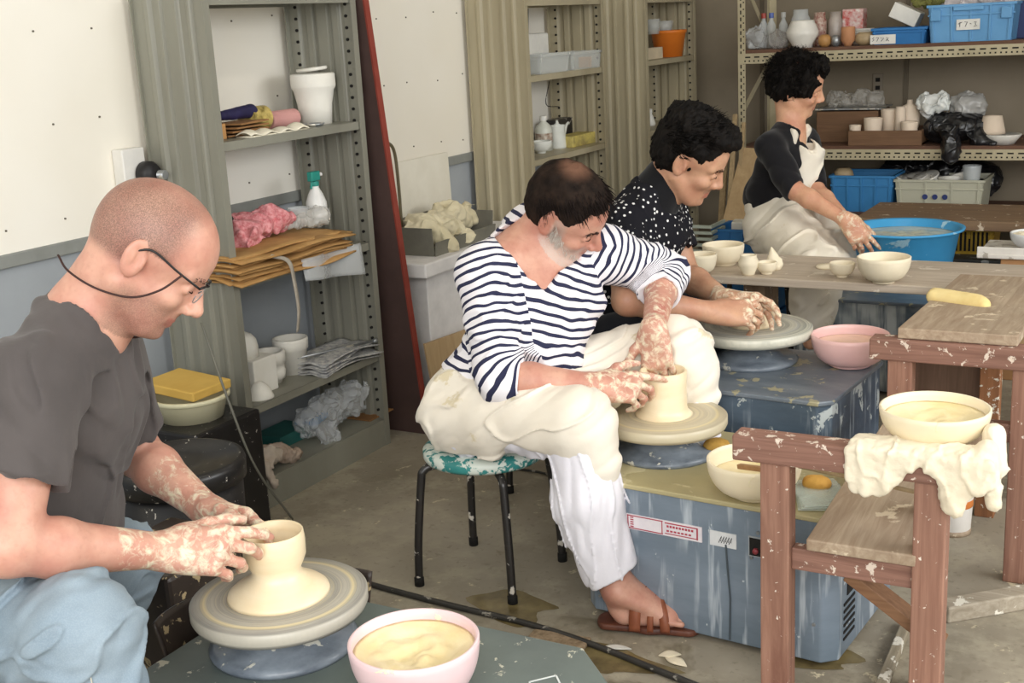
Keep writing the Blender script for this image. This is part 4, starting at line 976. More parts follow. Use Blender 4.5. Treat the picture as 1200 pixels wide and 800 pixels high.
def build_dotted_man():
    org = V3(-1.55, 3.15, .36)
    t = thing('person', 'black-haired man in a black shirt with white dots, hands on the middle wheel', 'person', org)
    HF = head_frame((-1.221, 3.179, .985), (.84, .236, -.489), (.515, -.064, .855)); C, R = HF
    rsh, lsh = ond(732, 262, 3.36), ond(780, 244, 3.58); rel, rwr = ond(735, 352, 3.20), ond(838, 366, 3.25); lel, lwr = ond(803, 322, 3.56), ond(848, 350, 3.36)
    neck = ond(768, 222, 3.42); chest = ond(757, 275, 3.47); belly = ond(722, 345, 3.52); pel = ond(690, 392, 3.55); side = (lsh-rsh).normalized()
    rhip, lhip = pel+V3(.03, -.09, -.02), pel+V3(.03, .09, -.02); rkn, ran = ond(770, 382, 3.32), ond(760, 550, 3.34); lkn, lan = ond(830, 360, 3.62), ond(830, 520, 3.66)
    b = Vol(.0035); b.cap(pel, belly, .098, .095, side=(0, 1, 0), ratio=1.25, k=.03); b.cap(belly, chest, .094, .092, side=side, ratio=1.35, k=.03); b.cap(chest, (rsh+lsh)/2*.6+neck*.4, .088, .055, side=side, ratio=1.6, k=.03)
    b.cap(rsh, neck, .045, .042, k=.03); b.cap(lsh, neck, .045, .042, k=.03); nt = C+R @ V3(-.030, 0, -.045); b.cap(neck-V3(0, 0, .02), nt, .052, .055, k=.025); b.cap(neck-CU*.03+CR*.02, C+R @ V3(.012, 0, -.075), .038, .034, k=.03)
    b.cap(rsh, rel, .046, .040, k=.02); b.cap(lsh, lel, .044, .040, k=.02)
    for e, w in ((rel, rwr), (lel, lwr)):
        m = e.lerp(w, .3); b.cap(e, m, .037, .039, k=.015); b.cap(m, w, .039, .0255, k=.015)
    head(b, HF, nose=.95, jaw=1.05)
    hs = hand(b, rwr, CR*.97+CU*.0-CT*.06, -CT*.8-CU*.5+CR*.1, CU*.9-CT*.3, [[30, 30, 15], [38, 35, 20], [42, 38, 22], [45, 40, 25]], [(.6, .7, .3), (.3, .9, .25), (.1, .97, .2)], .97)
    hs2 = hand(b, lwr, CR*.93-CU*.10+CT*.15, -CU*.85+CT*.4, CT*.55+CU*.5, [[25, 25, 12], [30, 28, 14], [35, 30, 15], [38, 32, 15]], [(.6, .75, .1), (.35, .9, .2), (.15, .97, .2)], .97)
    b.cap(rhip, rkn, .065, .05, k=.02); b.cap(lhip, lkn, .065, .05, k=.02); b.cap(rkn, ran, .045, .03, k=.02); b.cap(lkn, lan, .045, .03, k=.02)
    body = b.build('body', SK['m3'], t, face_attrs(HF, lambda q: .45*((np.abs(q[:, 1]) < .03) & (q[:, 0] > .075) & (q[:, 2] < -.046) & (q[:, 2] > -.062)), [(Vector(a)+CR*.02, Vector(c)+CR*.02) for a, c in hs[:9]]+hs2, 1.0), org=org)
    s = Vol(.004); s.cap(pel+V3(0, 0, .02), belly, .116, .112, side=(0, 1, 0), ratio=1.25, k=.03); s.cap(belly, chest, .110, .104, side=side, ratio=1.38, k=.03); s.cap(chest, (rsh+lsh)/2*.6+neck*.4, .098, .066, side=side, ratio=1.6, k=.03)
    s.cap(rsh, neck, .056, .052, k=.03); s.cap(lsh, neck, .056, .052, k=.03); rend, lend = rsh.lerp(rel, .68), lsh.lerp(lel, .62); s.cap(rsh, rend, .062, .060, k=.02); s.cap(lsh, lend, .060, .056, k=.02)
    s.cut(rend, rel-rsh, .085, .12); s.cut(lend, lel-lsh, .08, .12); s.cap(rend-(rel-rsh).normalized()*.02, rend+(rel-rsh).normalized()*.04, .050, .052, k=.003, mode='s'); s.cap(lend-(lel-lsh).normalized()*.02, lend+(lel-lsh).normalized()*.04, .048, .050, k=.003, mode='s')
    s.cap(neck+V3(0, 0, .02), C, .062, .07, k=.006, mode='s'); s.fold(lambda P: -.002+.004*ridged(frame_scale(P, (CR, CU, CT), (12, 9, 9)), (1, 1, 1), 15)-.007*crease(P, (CR*.8+CU*.6, CU*.8-CR*.6, CT), (12, 6, 7), 18))
    dm = NT('dotted_shirt'); vo = dm.n('ShaderNodeTexVoronoi'); vo.inputs['Scale'].default_value = 62; vo.inputs['Randomness'].default_value = .75; dm.l(dm.coord(), vo.inputs['Vector'])
    dot = dm.math('LESS_THAN', vo.outputs['Distance'], .24); c = dm.mix(dot, hexc('#16161c'), hexc('#dddcda')); dm.setc(c); dm.b.inputs['Roughness'].default_value = .85; dm.b.inputs['Specular IOR Level'].default_value = .2
    fx = CR; fz = (neck-pel).normalized(); s.build('dotted_shirt', dm.m, t, org=org)
    cl = Vol(.003); cl.cap(neck-CU*.03-CR*.01, neck.lerp(nt, .45)+CR*.004, .074, .061, k=.02); cl.cap(neck-CU*.02+CR*.02, neck-CU*.045+CR*.045, .05, .02, k=.02); cl.cap(neck+CR*.012, C+CR*.01, .054, .062, k=.004, mode='s'); cl.cap(neck.lerp(nt, .5)+CR*.035+CU*.01, C+CR*.03, .045, .06, k=.004, mode='s'); cl.build('collar', cloth_mat('black_collar', '#121216', '#0d0d10'), t, org=org)
    j = Vol(.0045); j.cap(pel-V3(0, .06, .0), pel+V3(0, .06, 0), .112, k=.03); j.cap(rhip, rkn, .086, .068, k=.03); j.cap(lhip, lkn, .085, .066, k=.03); j.cap(rkn, ran, .066, .056, k=.03); j.cap(lkn, lan, .064, .056, k=.03)
    j.fold(lambda P: .005*ridged(frame_scale(P, (CR, CU, CT), (16, 9, 9)), (1, 1, 1), 33)); j.build('trousers', cloth_mat('navy_trousers', '#20222c', '#181a22'), t, org=org)
    def xt(v, P, E): E(.045, 0, .098, (.060, .062, .035), .02); E(-.03, 0, .10, (.08, .07, .045), .02)
    ho = hair_shell(HF, 'hair', MT['hair_black'], t, org, 1.04, cut=(.106, -.002, .072, .1, .088), nape=-.05, seed=8, amp=.007, extra=xt, sc=90)
    P_, N_ = scalp_points(HF, 2200, lambda v: v.z > -.25 and not (v.x > .4 and v.z < .68) and not (abs(v.y) > .55 and v.x > -.05 and v.z < .35), grow=1.05, seed=5)
    D_ = [(Vector(n)*.9+R @ V3(.35, 0, .1)) for n in N_]; strands('hair_locks', P_, [(n*.5+R @ V3(.75, 0, .35)) for n in N_], .034, .0016, MT['hair_black'], ho, org, curl=.003, droop=.2, seed=6, jitter=.2)
    lashes(HF, t, org); brows(HF, t, org, MT['hair_black'], n=60, z=.016, L=.008)
    return t
build_dotted_man()
def pot3():
    c = V3(W3.x, W3.y, .531); o = MB().lathe([(0, 0), (.06, 0), (.056, .008), (.042, .02), (.036, .04), (.034, .055), (.025, .062), (0, .064)], (0, 0, 0), 40).build('clay_lump', MT['clay'], smooth=True, loc=c); tag(o, 'lump of clay centred between the hands of the dotted-shirt man', 'clay')
pot3()
stool('stool hidden under the man in the dotted shirt', -1.62, 3.16, .352, MT['black_metal'])

def build_basin_woman():
    org = V3(-1.55, 4.68, .4)
    t = thing('person', 'curly-haired woman in a black top and white apron, reaching into the blue basin', 'person', org)
    HF = head_frame((-1.393, 4.769, 1.077), (.927, .267, -.264), (.328, -.237, .914)); C, R = HF
    rsh, lsh = ond(902, 172, 4.72), ond(944, 164, 4.93); rel, rwr = ond(930, 222, 4.62), ond(992, 258, 4.50); lel, lwr = ond(955, 222, 4.80), ond(995, 262, 4.60)
    neck = ond(926, 152, 4.80); chest = ond(921, 188, 4.84); belly = ond(905, 228, 4.88); pel = ond(912, 262, 4.90); side = (lsh-rsh).normalized()
    rhip, lhip = pel+V3(.03, -.09, -.01), pel+V3(.03, .09, -.01); rkn, ran = ond(958, 318, 4.50), ond(950, 400, 4.55); lkn, lan = ond(985, 300, 4.74), ond(975, 380, 4.78)
    b = Vol(.004); b.cap(pel, belly, .092, .085, side=(0, 1, 0), ratio=1.3, k=.03); b.cap(belly, chest, .082, .085, side=side, ratio=1.3, k=.03); b.cap(chest, (rsh+lsh)/2*.6+neck*.4, .08, .05, side=side, ratio=1.6, k=.03)
    b.cap(rsh, neck, .040, .038, k=.03); b.cap(lsh, neck, .040, .038, k=.03); nt = C+R @ V3(-.028, 0, -.045); b.cap(neck-V3(0, 0, .02), nt, .046, .048, k=.025); b.cap(neck-CU*.03+CR*.02, C+R @ V3(.012, 0, -.075), .034, .032, k=.03)
    b.cap(rsh, rel, .042, .036, k=.02); b.cap(lsh, lel, .040, .036, k=.02)
    for e, w in ((rel, rwr), (lel, lwr)):
        m = e.lerp(w, .3); b.cap(e, m, .034, .035, k=.015); b.cap(m, w, .035, .0225, k=.015)
    head(b, HF, nose=.97, jaw=.92)
    hs = hand(b, rwr, CR*.55-CU*.75, -CT*.75+CR*.3-CU*.2, CR*.8+CU*.5, [[10, 15, 10], [22, 25, 12], [30, 32, 15], [35, 35, 15]], [(.3, .9, .2), (.1, .95, .2), (0, .97, .2)], .92)
    hs2 = hand(b, lwr, CR*.6-CU*.7, CT*.6-CR*.3, CR*.6+CU*.5, [[20, 20, 10]]*4, [(.4, .9, .2), (.1, .95, .2), (0, .97, .2)], .92)
    b.cap(rhip, rkn, .065, .05, k=.02); b.cap(lhip, lkn, .065, .05, k=.02); b.cap(rkn, ran, .045, .03, k=.02); b.cap(lkn, lan, .045, .03, k=.02)
    b.build('body', SK['m4'], t, face_attrs(HF, None, hs[4:]+hs2, .8), org=org)
    s = Vol(.004); s.cap(pel+V3(0, 0, .03), belly, .108, .100, side=(0, 1, 0), ratio=1.25, k=.03); s.cap(belly, chest, .098, .098, side=side, ratio=1.3, k=.03); s.cap(chest, (rsh+lsh)/2*.6+neck*.4, .09, .06, side=side, ratio=1.6, k=.03)
    s.cap(rsh, neck, .052, .047, k=.03); s.cap(lsh, neck, .050, .047, k=.03); rend, lend = rel.lerp(rwr, .04), lel.lerp(lwr, .04); s.cap(rsh, rel, .056, .050, k=.02); s.cap(lsh, lel, .054, .048, k=.02); s.cut(rend, rwr-rel, .07, .1); s.cut(lend, lwr-lel, .07, .1)
    s.cap(neck+V3(0, 0, .025), C, .052, .07, k=.006, mode='s'); s.cap(neck+CR*.025, neck+CR*.06-CU*.06, .042, .022, k=.006, mode='s')
    s.fold(lambda P: .004*ridged(frame_scale(P, (CR, CU, CT), (12, 12, 9)), (1, 1, 1), 44)); s.build('black_top', cloth_mat('black_knit', '#17161a', '#101014'), t, org=org)
    a = Vol(.004); fr = (CR*.62+CT*.78).normalized()
    a.cap(belly+fr*.060+CR*.025, chest+fr*.068+CU*.01+CR*.025, .078, .060, k=.02)
    for y, sh in ((-1, rsh), (1, lsh)): a.chain([chest+fr*.06+side*y*.045+CU*.05, neck+fr*.045+side*y*.05-CU*.01, neck-fr*.02+side*y*.045+CU*.03], [.013, .012, .011], k=.004)
    a.cap(chest+fr*.09+CU*.075, chest+fr*.13+CU*.03, .035, .018, k=.005, mode='s')
    a.cap(pel-V3(.01, .06, -.0), pel+V3(-.01, .07, 0), .112, k=.03); a.cap(pel+V3(0, 0, .05), belly+V3(0, 0, -.01), .112, .106, side=(0, 1, 0), ratio=1.2, k=.03); a.cap(rhip, rkn, .112, .092, k=.04); a.cap(lhip, lkn, .11, .09, k=.04); a.cap(rhip.lerp(lhip, .5), rkn.lerp(lkn, .5), .09, .08, k=.04)
    a.chain([rkn+CR*.0, rkn-CU*.10-CR*.01, rkn-CU*.17-CR*.01], [.088, .075, .062], k=.03, side=CR, ratio=1.15)
    a.cap(lkn+CR*.02, lkn+CR*.04-CU*.04, .075, .06, k=.03)
    a.fold(lambda P: .005*ridged(frame_scale(P, (CR*.7+CU*.7, CU*.7-CR*.7, CT), (4, 20, 6)), (1, 1, 1), 51)-.010*crease(P, (CR*.8+CU*.6, CU*.8-CR*.6, CT), (4, 11, 6), 55)); a.build('apron', cloth_mat('white_apron', '#ebe4d6', '#ddd3c0', splat=(.3, 9, '#d3c6ab')), t, org=org)
    def xt(v, P, E): E(-.012, 0, .056, (.096, .086, .076), .02); E(-.045, 0, .0, (.062, .088, .070), .02); E(.02, .07, .01, (.035, .03, .06), .02); E(.02, -.068, .03, (.035, .028, .045), .02); E(.065, .0, .10, (.04, .06, .03), .02)
    ho = hair_shell(HF, 'hair', MT['hair_black'], t, org, 1.0, cut=(.112, -.018, .075, .1, .088), nape=-.055, seed=12, amp=.015, extra=xt, sc=48, earcut=False)
    P_, N_ = scalp_points(HF, 1300, lambda v: v.z > -.45 and not (v.x > .25 and v.z < .5), grow=1.06, seed=15)
    strands('hair_curls', P_, N_, .030, .0020, MT['hair_black'], ho, org, curl=.008, droop=.5, seed=16, jitter=.45, coil=1.2, segs=7)
    return t
build_basin_woman()
stool('stool hidden under the woman in the white apron', -1.56, 4.68, .40, MT['black_metal'])

# ------------------------------------------------------------------ woodwork on the right
def dpt(p): return -(Vector(p)-O).dot(RZ)
def S(px, p): return px*dpt(p)/F_PX
def thingw(name, label, cat, loc, group=None): return thing(name, label, cat, loc, 0, group)
def wpart(mb, nm, m, t, **k):
    L = t.location; mb.v = [tuple(Vector(v)-L) for v in mb.v]; return mb.build(nm, m, t, **k)
def wobj(mb, nm, m, label, cat, group=None, **k):
    xs = [v[0] for v in mb.v]; ys = [v[1] for v in mb.v]; zs = [v[2] for v in mb.v]; L = V3((min(xs)+max(xs))/2, (min(ys)+max(ys))/2, min(zs))
    mb.v = [tuple(Vector(v)-L) for v in mb.v]; o = mb.build(nm, m, **k); o.location = L; return tag(o, label, cat, group)
def trestle(label, x0, x1, y, zt, legs, rail_z, bh=.052, feet=None, brace=None):
    t = thingw('trestle', label, 'trestle', ((x0+x1)/2, y, 0))
    wpart(MB().box(((x0+x1)/2, y, zt-bh/2), (x1-x0, .056, bh)), 'top_beam', MT['wood_redx'], t, bevel=.004)
    for x in legs: wpart(MB().box((x, y+.004, (zt-bh)/2), (.058, .046, zt-bh)), 'leg', MT['wood_red'], t, bevel=.003)
    wpart(MB().box(((legs[0]+legs[1])/2, y+.012, rail_z), (legs[1]-legs[0]-.058, .03, .046)), 'rail', MT['wood_redx'], t, bevel=.003)
    if brace: wpart(MB().bar(brace[0], brace[1], .024, .05, up=(0, 1, 0)), 'brace', wood('brown_brace', '#8a6547', '#6f4d33', axis=0), t, bevel=.002)
    return t
TY1, TZ1, TY2, TZ2 = 2.205, .572, 2.965, .583
lx1 = [ony(911, 560, TY1).x, ony(1091, 620, TY1).x]; lx2 = [ony(1056, 440, TY2).x, ony(1197, 560, TY2).x]
trestle('front red-brown wooden trestle with a wet towel over its beam', onz(862, 505, TZ1).x, onz(1150, 545, TZ1).x, TY1, TZ1, lx1, .322, brace=(V3(lx1[1]-.16, TY1+.05, .29), V3(lx1[1]+.02, TY1+.05, .17)))
trestle('rear red-brown wooden trestle, its right leg whitened by splashes', onz(1022, 393, TZ2).x, lx2[1]+.10, TY2, TZ2, lx2, .37)
def plank(nm, label, a, b, w, th, mat, cat='plank'):
    return wobj(MB().bar(a, b, w, th), nm, mat, label, cat, bevel=.003)
px_ = (ony(945, 640, TY1).x+ony(1066, 655, TY1).x)/2
plank('shelf_plank', 'stained plank low between the two trestles, brown water marks on it', V3(px_+.01, TY1-.02, .363), V3(px_+.01, TY2+.03, .408), .205, .024, MT['wood_plank'])
xa = (onz(1062, 392, TZ2).x+onz(1188, 404, TZ2).x)/2
plank('work_plank', 'clay-stained plank from the rear trestle back to the long bench board', V3(xa, TY2-.01, TZ2+.014), V3(xa-.005, 3.84, .552), .27, .026, MT['wood_plank'])
fo = onz(1122, 356, .58); q = MB(); n = 26; pts = []
fo_l = MB(); L_ = S(72, fo)
def slabshape(u, v): pass
sv = Vol(.004); A_ = onz(1093, 352, .585)+V3(0, 0, .010); B_ = onz(1152, 361, .585)+V3(0, 0, .008); sv.cap(A_, B_, .018, .018, k=.01); sv.cap(A_+V3(0, .030, 0), B_+V3(-.016, .034, 0), .017, .017, k=.014); sv.cap(A_+V3(.01, .015, 0), B_+V3(-.01, .017, 0), .017, .017, k=.02); sv.fold(lambda P: .0012*fbm(P, (70, 70, 70), 2))
L_ = (A_+B_)/2-V3(0, 0, .012); o = sv.build('sponge_bar', M('cream_yellow_foam', '#ecd79b', '#e3ca88', 20, .8, bump=.2), org=L_); o.location = L_; tag(o, 'long pale yellow sponge bar lying on the work plank', 'sponge')
# long bench board with pots
BZ = .52; by0 = onz(1000, 331, BZ).y; by1 = onz(1000, 303, BZ).y+.02; bx0 = onz(812, 320, BZ).x
wobj(MB().box(((bx0+.3)/2, (by0+by1)/2, BZ-.014), (.3-bx0, by1-by0, .028)), 'bench_board', MT['wood_bench'], 'long pale clay-smeared bench board carrying bowls, in front of the woman', 'bench', bevel=.004)
for i, (x, w) in enumerate(((890, .07), (1150, .07))):
    p = ony(x, 350, (by0+by1)/2); wobj(MB().box((p.x, (by0+by1)/2+.02, (BZ-.028)/2), (.075, .16, BZ-.028)), 'trestle_post', wood('splashed_post', '#86705a', '#6c5744', axis=2, splat=(.4, 20, '#d9d2c6')), ('splashed wooden post holding the left end of the bench board', 'splashed wooden post under the bench board, behind the work plank')[i], 'post', bevel=.004)
def zbowl(label, cx, base_y, w, hpx, z, mat=None, **k):
    p = onz(cx, base_y, z); r = S(w/2, p); h = S(hpx, p); return bowl(label, (p.x, p.y+r*.45, z+.0005), r, h, mat or MT['clay_dry'], **k)
zbowl('small round cream clay bowl at the left end of the bench board', 819, 323, 37, 24, BZ, foot=.45, bulge=.5)
zbowl('wide cream clay bowl, second from the left end of the bench board', 844, 312, 49, 24, BZ, foot=.6)
p = onz(875, 323, BZ); r = S(12, p)
tag(MB().lathe([(0, 0), (r*.6, 0), (r*.62, .006), (r*.98, r*.9), (r, r*1.3), (r*.78, r*1.75), (r*.82, r*1.95), (r*.7, r*1.95), (r*.66, r*1.7), (r*.85, r*1.2), (0, .01)], (0, 0, 0), 40).build('clay_cup', MT['clay_dry'], smooth=True, loc=(p.x, p.y+r*.6, BZ)), 'little round-bellied clay cup between the bowls and the pinched scraps', 'cup')
def blob(name, label, cat, prims, mat, h=.004, fold=None, group=None):
    v = Vol(h)
    for pr in prims: (v.cap if pr[0] == 'c' else v.ell)(*pr[1:])
    if fold: v.fold(fold)
    lo = np.min([o_[1] for o_ in v.ops], 0); hi = np.max([o_[2] for o_ in v.ops], 0); L = V3(float(lo[0]+hi[0])/2, float(lo[1]+hi[1])/2, float(lo[2]))
    o_ = v.build(name, mat, org=L); o_.location = L; return tag(o_, label, cat, group)
p = onz(898, 318, BZ)
zbowl('small lumpy clay bowl beside the pinched scraps', 897, 322, 24, 14, BZ, foot=.55, n=40)
blob('clay_scraps', 'pinched triangular clay scraps standing beside the small lumpy bowl', 'clay', [('c', onz(905, 316, BZ)+V3(0, .02, .016), onz(902, 316, BZ)+V3(0, .02, .072), .030, .005), ('c', onz(910, 316, BZ)+V3(0, 0, .012), onz(914, 315, BZ)+V3(0, 0, .03), .016, .006)], MT['clay_dry'], fold=lambda P: .002*fbm(P, (60, 60, 60), 2))
p = onz(968, 314, BZ); tag(MB().lathe([(0, 0), (.030, 0), (.033, .004), (.031, .010), (0, .012)], (0, 0, 0), 32).build('clay_disc', MT['clay_dry'], smooth=True, loc=(p.x, p.y, BZ)), 'flat clay disc lying behind the small bowl on the bench board', 'clay')
zbowl('small cream clay bowl left of the biggest bowl on the bench board', 985, 326, 30, 17, BZ, foot=.45, n=40)
zbowl('biggest cream clay bowl on the bench board, in front of the blue basin', 1032, 334, 62, 31, BZ, foot=.42)
# objects round the front trestle
bp = onz(1096, 506, TZ1+.03)
wobj(MB().box((bp.x, TY1+.12, TZ1-.027), (.19, .16, .024)), 'small_board', MT['wood_plank'], 'small board behind the front beam, carrying the big cream bowl', 'board', bevel=.003)
_x = lx1[1]*(TY1+.17)/TY1; wobj(MB().box((_x, TY1+.17, (TZ1-.04)/2), (.05, .04, TZ1-.04)), 'post', MT['wood_red'], 'wooden post under the small board', 'post', bevel=.003)
p = onz(1096, 510, TZ1); bc = V3(p.x, TY1+.085, TZ1-.012)
bowl('big cream plastic bowl of slip on the front trestle, above the towel', bc, .100, .072, MT['cream_plastic'], foot=.45)
fill('cream slip smeared inside the bowl on the front trestle', bc, .090, .044, MT['slip'], lump=.006, rim=.012)
# towel draped over the beam
def towel():
    x0 = ony(993, 540, TY1).x; x1 = ony(1160, 540, TY1).x; zt = TZ1; w = x1-x0; v = Vol(.0035); r0 = random.Random(8)
    v.cap(V3(x0+.02, TY1, zt+.006), V3(x1-.01, TY1, zt+.006), .012, .012, k=.01, side=(0, 1, 0), ratio=3.0)
    yf = TY1-.034; n = 44
    for i in range(n):
        u = i/(n-1); x = x0+.010+w*.98*u; hang = float(np.interp(u, [0, .05, .30, .36, .45, .52, .62, .68, .74, .82, .88, 1], [.055, .078, .070, .040, .020, .012, .014, .07, .095, .088, .05, .04]))+.005*math.sin(i*1.3)
        v.cap(V3(x, yf, zt), V3(x+.004*math.sin(i*.5), yf-.004+.004*math.sin(i*.9), zt-hang), .0075, .0060, k=.008)
    v.cap(V3(x1-.005, TY1+.0, zt+.015), V3(x1+.012, TY1-.02, zt-.075), .020, .014, k=.012); v.cap(V3(x1-.002, TY1+.05, zt+.03), V3(x1+.012, TY1+.02, zt-.02), .02, .016, k=.012)
    v.cap(V3(bc.x, bc.y, zt+.004), V3(bc.x+.03, bc.y, zt+.004), .007, .007, k=.01, side=(0, 1, 0), ratio=8)
    v.fold(lambda P: .0018*fbm(P, (120, 120, 120), 3)-.004*crease(P, (CR, CU, CT), (26, 9, 14), 5))
    L = V3((x0+x1)/2, TY1, zt-.1); o = v.build('towel', cloth_mat('cream_towelling', '#ece2cc', '#dccfb4', weave=260, bump=.6), org=L); o.location = L
    tag(o, 'wet cream towel draped over the beam of the front trestle', 'towel')
towel()
p = onz(1116, 622, 0); t = thingw('plastic_jug', 'white plastic bottle with an orange mark standing on the floor behind the front trestle', 'bottle', p); r = S(22, p)
MB().lathe([(0, 0), (r*.85, 0), (r*.9, .008), (r, .10), (r, .14), (r*.93, .158), (r*.5, .18), (r*.45, .2), (0, .2)], (0, 0, 0), 36).build('jug_body', M('white_bottle', '#ece7df', rough=.4), t, smooth=True)
MB().lathe([(r*.985, .078), (r*1.0, .08), (r*1.0, .098), (r*.99, .10)], (0, 0, 0), 36).build('orange_band', M('orange_mark', '#d9813d', rough=.5), t, smooth=True)
MB().lathe([(r*.86, .0), (r*.93, .0), (r*.93, .014), (r*.88, .015)], (0, 0, 0), 36).build('base_ring', MT['wood_plank'], t, smooth=True)
# sticks, sponges, glass tray on the middle wheel box
zz = WZ+.09
wobj(MB().tube([ony(936, 546, 2.30), ony(1076, 577, 2.30)], .0045, 8), 'bamboo_stick', MT['timber_pale'], 'thin bamboo stick resting behind the front trestle legs', 'stick', smooth=True)
s0 = onz(866, 546, .42); s1 = onz(912, 552, .44); wobj(MB().bar(s0, s1, .012, .010), 'wooden_stick', wood('wet_stick', '#b0855a', '#8f6a45', axis=0), 'short flat wooden stick lying across the rim of the bowl behind the trestle leg', 'stick', bevel=.001)
blob('sponge', 'amber half-round sponge right of the cream bowl, behind the bamboo stick', 'sponge', [('e', onz(957, 566, WZ+.02)+V3(0, .0, 0), (.032, .024, .018), None, .01)], M('amber_sponge', '#cfa04f', '#b8863a', 30, .85, bump=.4), fold=lambda P: .0015*fbm(P, (90, 90, 90), 2))
blob('sponge', 'amber sponge tucked behind the wheel head of the striped man', 'sponge', [('e', onz(840, 522, WZ+.02), (.034, .028, .018), None, .01)], M('amber_sponge2', '#c39a4c', '#a87f38', 30, .85, bump=.4), fold=lambda P: .0015*fbm(P, (90, 90, 90), 3))
g = MB()
for i in range(3): g.box((-.668, 2.47, WZ+.004+i*.005), (.10, .15, .003), rotz(.35+.08*i))
wobj(g, 'glass_plates', glassy('greenish_glass', '#e2ece2', .35, .08), 'stack of thin greenish glass plates at the right end of the middle wheel', 'glass plates')
# crumbly clay mass between the two wheels
mm = NT('crumbly_olive_clay'); v = mm.coord(); c = mm.mix(mm.ramp(mm.noise(v, 9, 5, .7), .4, .6), hexc('#8c8566'), hexc('#5e5c49')); c = mm.mix(mm.ramp(mm.noise(v, 60, 4, .7), .58, .66), c, hexc('#d9d3bd')); mm.setc(c); mm.b.inputs['Roughness'].default_value = .7; mm.bump(mm.noise(v, 60, 5, .7), .8, .006)
blob('clay_sludge', 'crumbling olive clay sludge piled between the two nearest blue wheels', 'clay', [('c', (-1.10, 2.868, .30), (-.68, 2.835, .26), .030, .026, .02), ('c', (-1.10, 2.868, .12), (-.68, 2.835, .1), .033, .03, .1), ('c', (-1.05, 2.866, .2), (-.70, 2.84, .18), .033, .03, .1)], mm.m, h=.005, fold=lambda P: .009*fbm(P, (38, 38, 38), 2))['kind'] = 'stuff'
# low timber and foot strip
wobj(MB().bar(onz(1104, 716, .02), onz(1230, 694, .02), .05, .04), 'floor_timber', wood('whitened_timber', '#b5aa98', '#8f8370', axis=0, splat=(.5, 22, '#e2dccd')), 'whitened timber lying on the floor behind the trestle legs', 'timber', bevel=.004)
wobj(MB().bar(onz(1064, 728, .012), onz(1030, 812, .012), .022, .024), 'wooden_strip', wood('whitened_strip', '#a29782', '#7f745f', axis=1, splat=(.5, 30, '#e2dccd')), 'clay-spotted wooden strip on the floor left of the right front leg', 'timber', bevel=.003)
# speckled wooden box behind rear trestle
p = ony(1112, 470, 3.36); t = thingw('wooden_box', 'dark wooden box with a speckled corner post behind the rear trestle', 'box', (p.x, 3.45, 0)); bx = p.x
wpart(MB().box((bx-.01, 3.36, .30), (.20, .02, .32)), 'panel', wood('dark_panel', '#6f5443', '#58412f', axis=2), t, bevel=.002)
wpart(MB().box((bx+.105, 3.36, .24), (.05, .05, .48)), 'corner_post', wood('speckled_post', '#a06c45', '#7c5133', axis=2, splat=(.45, 50, '#e2dccd')), t, bevel=.002)
wpart(MB().box((bx-.11, 3.36, .24), (.04, .05, .48)), 'corner_post', wood('speckled_post2', '#8a5c40', '#6c4630', axis=2), t, bevel=.002)
wpart(MB().box((bx, 3.45, .47), (.27, .22, .02)), 'lid', MT['wood_plank'], t, bevel=.002)
p = ony(1196, 380, 3.5); wobj(MB().box((p.x+.12, 3.5, .29), (.24, .02, .58)), 'tan_board', MT['ply'], 'tan board standing at the right edge behind the rear trestle', 'board', bevel=.002)

# ------------------------------------------------------------------ basin, far table and the things round them
MT['blue_plastic'] = M('bright_blue_plastic', '#4aa3d6', '#3d93c6', 3, .35, splat=(.3, 9, '#a7cfe2'))
p = onz(1060, 266, .552); cx, cy = p.x, p.y+.0; r = S(67, p)
t = thingw('basin', 'big bright blue plastic basin of cloudy water in front of the woman', 'basin', (cx, cy, .346))
prof = [(0, 0), (r*.74, 0), (r*.76, .006), (r*.92, .195), (r*1.0, .199), (r*1.01, .206), (r*.985, .208), (r*.905, .203), (r*.74, .012), (0, .010)]
MB().lathe(prof, (0, 0, 0), 72).build('basin_shell', MT['blue_plastic'], t, smooth=True)
o = fill('cloudy cream water in the blue basin', (cx, cy, .346), r*.885, .178, M('cloudy_water', '#cfc6a4', '#b9c4bb', 5, .15), name='clay_water', lump=.006, seed=3)
FZ = .5; fy0 = onz(1100, 258, FZ).y; fy1 = onz(1100, 238, FZ).y; fx0 = onz(1002, 255, FZ).x
t = thingw('far_table', 'speckled brown work table behind the blue basin', 'table', ((fx0)/2, (fy0+fy1)/2, 0))
wpart(MB().box((fx0/2+.1, (fy0+fy1)/2, FZ-.02), (-fx0+.2, fy1-fy0, .04)), 'tabletop', wood('spattered_top', '#8f7458', '#745c45', axis=0, splat=(.35, 16, '#cfc0aa')), t, bevel=.003)
for x in (fx0+.05, .15):
    for y in (fy0+.05, fy1-.05): wpart(MB().box((x, y, FZ/2-.02), (.05, .05, FZ-.04)), 'leg', MT['wood_red'], t)
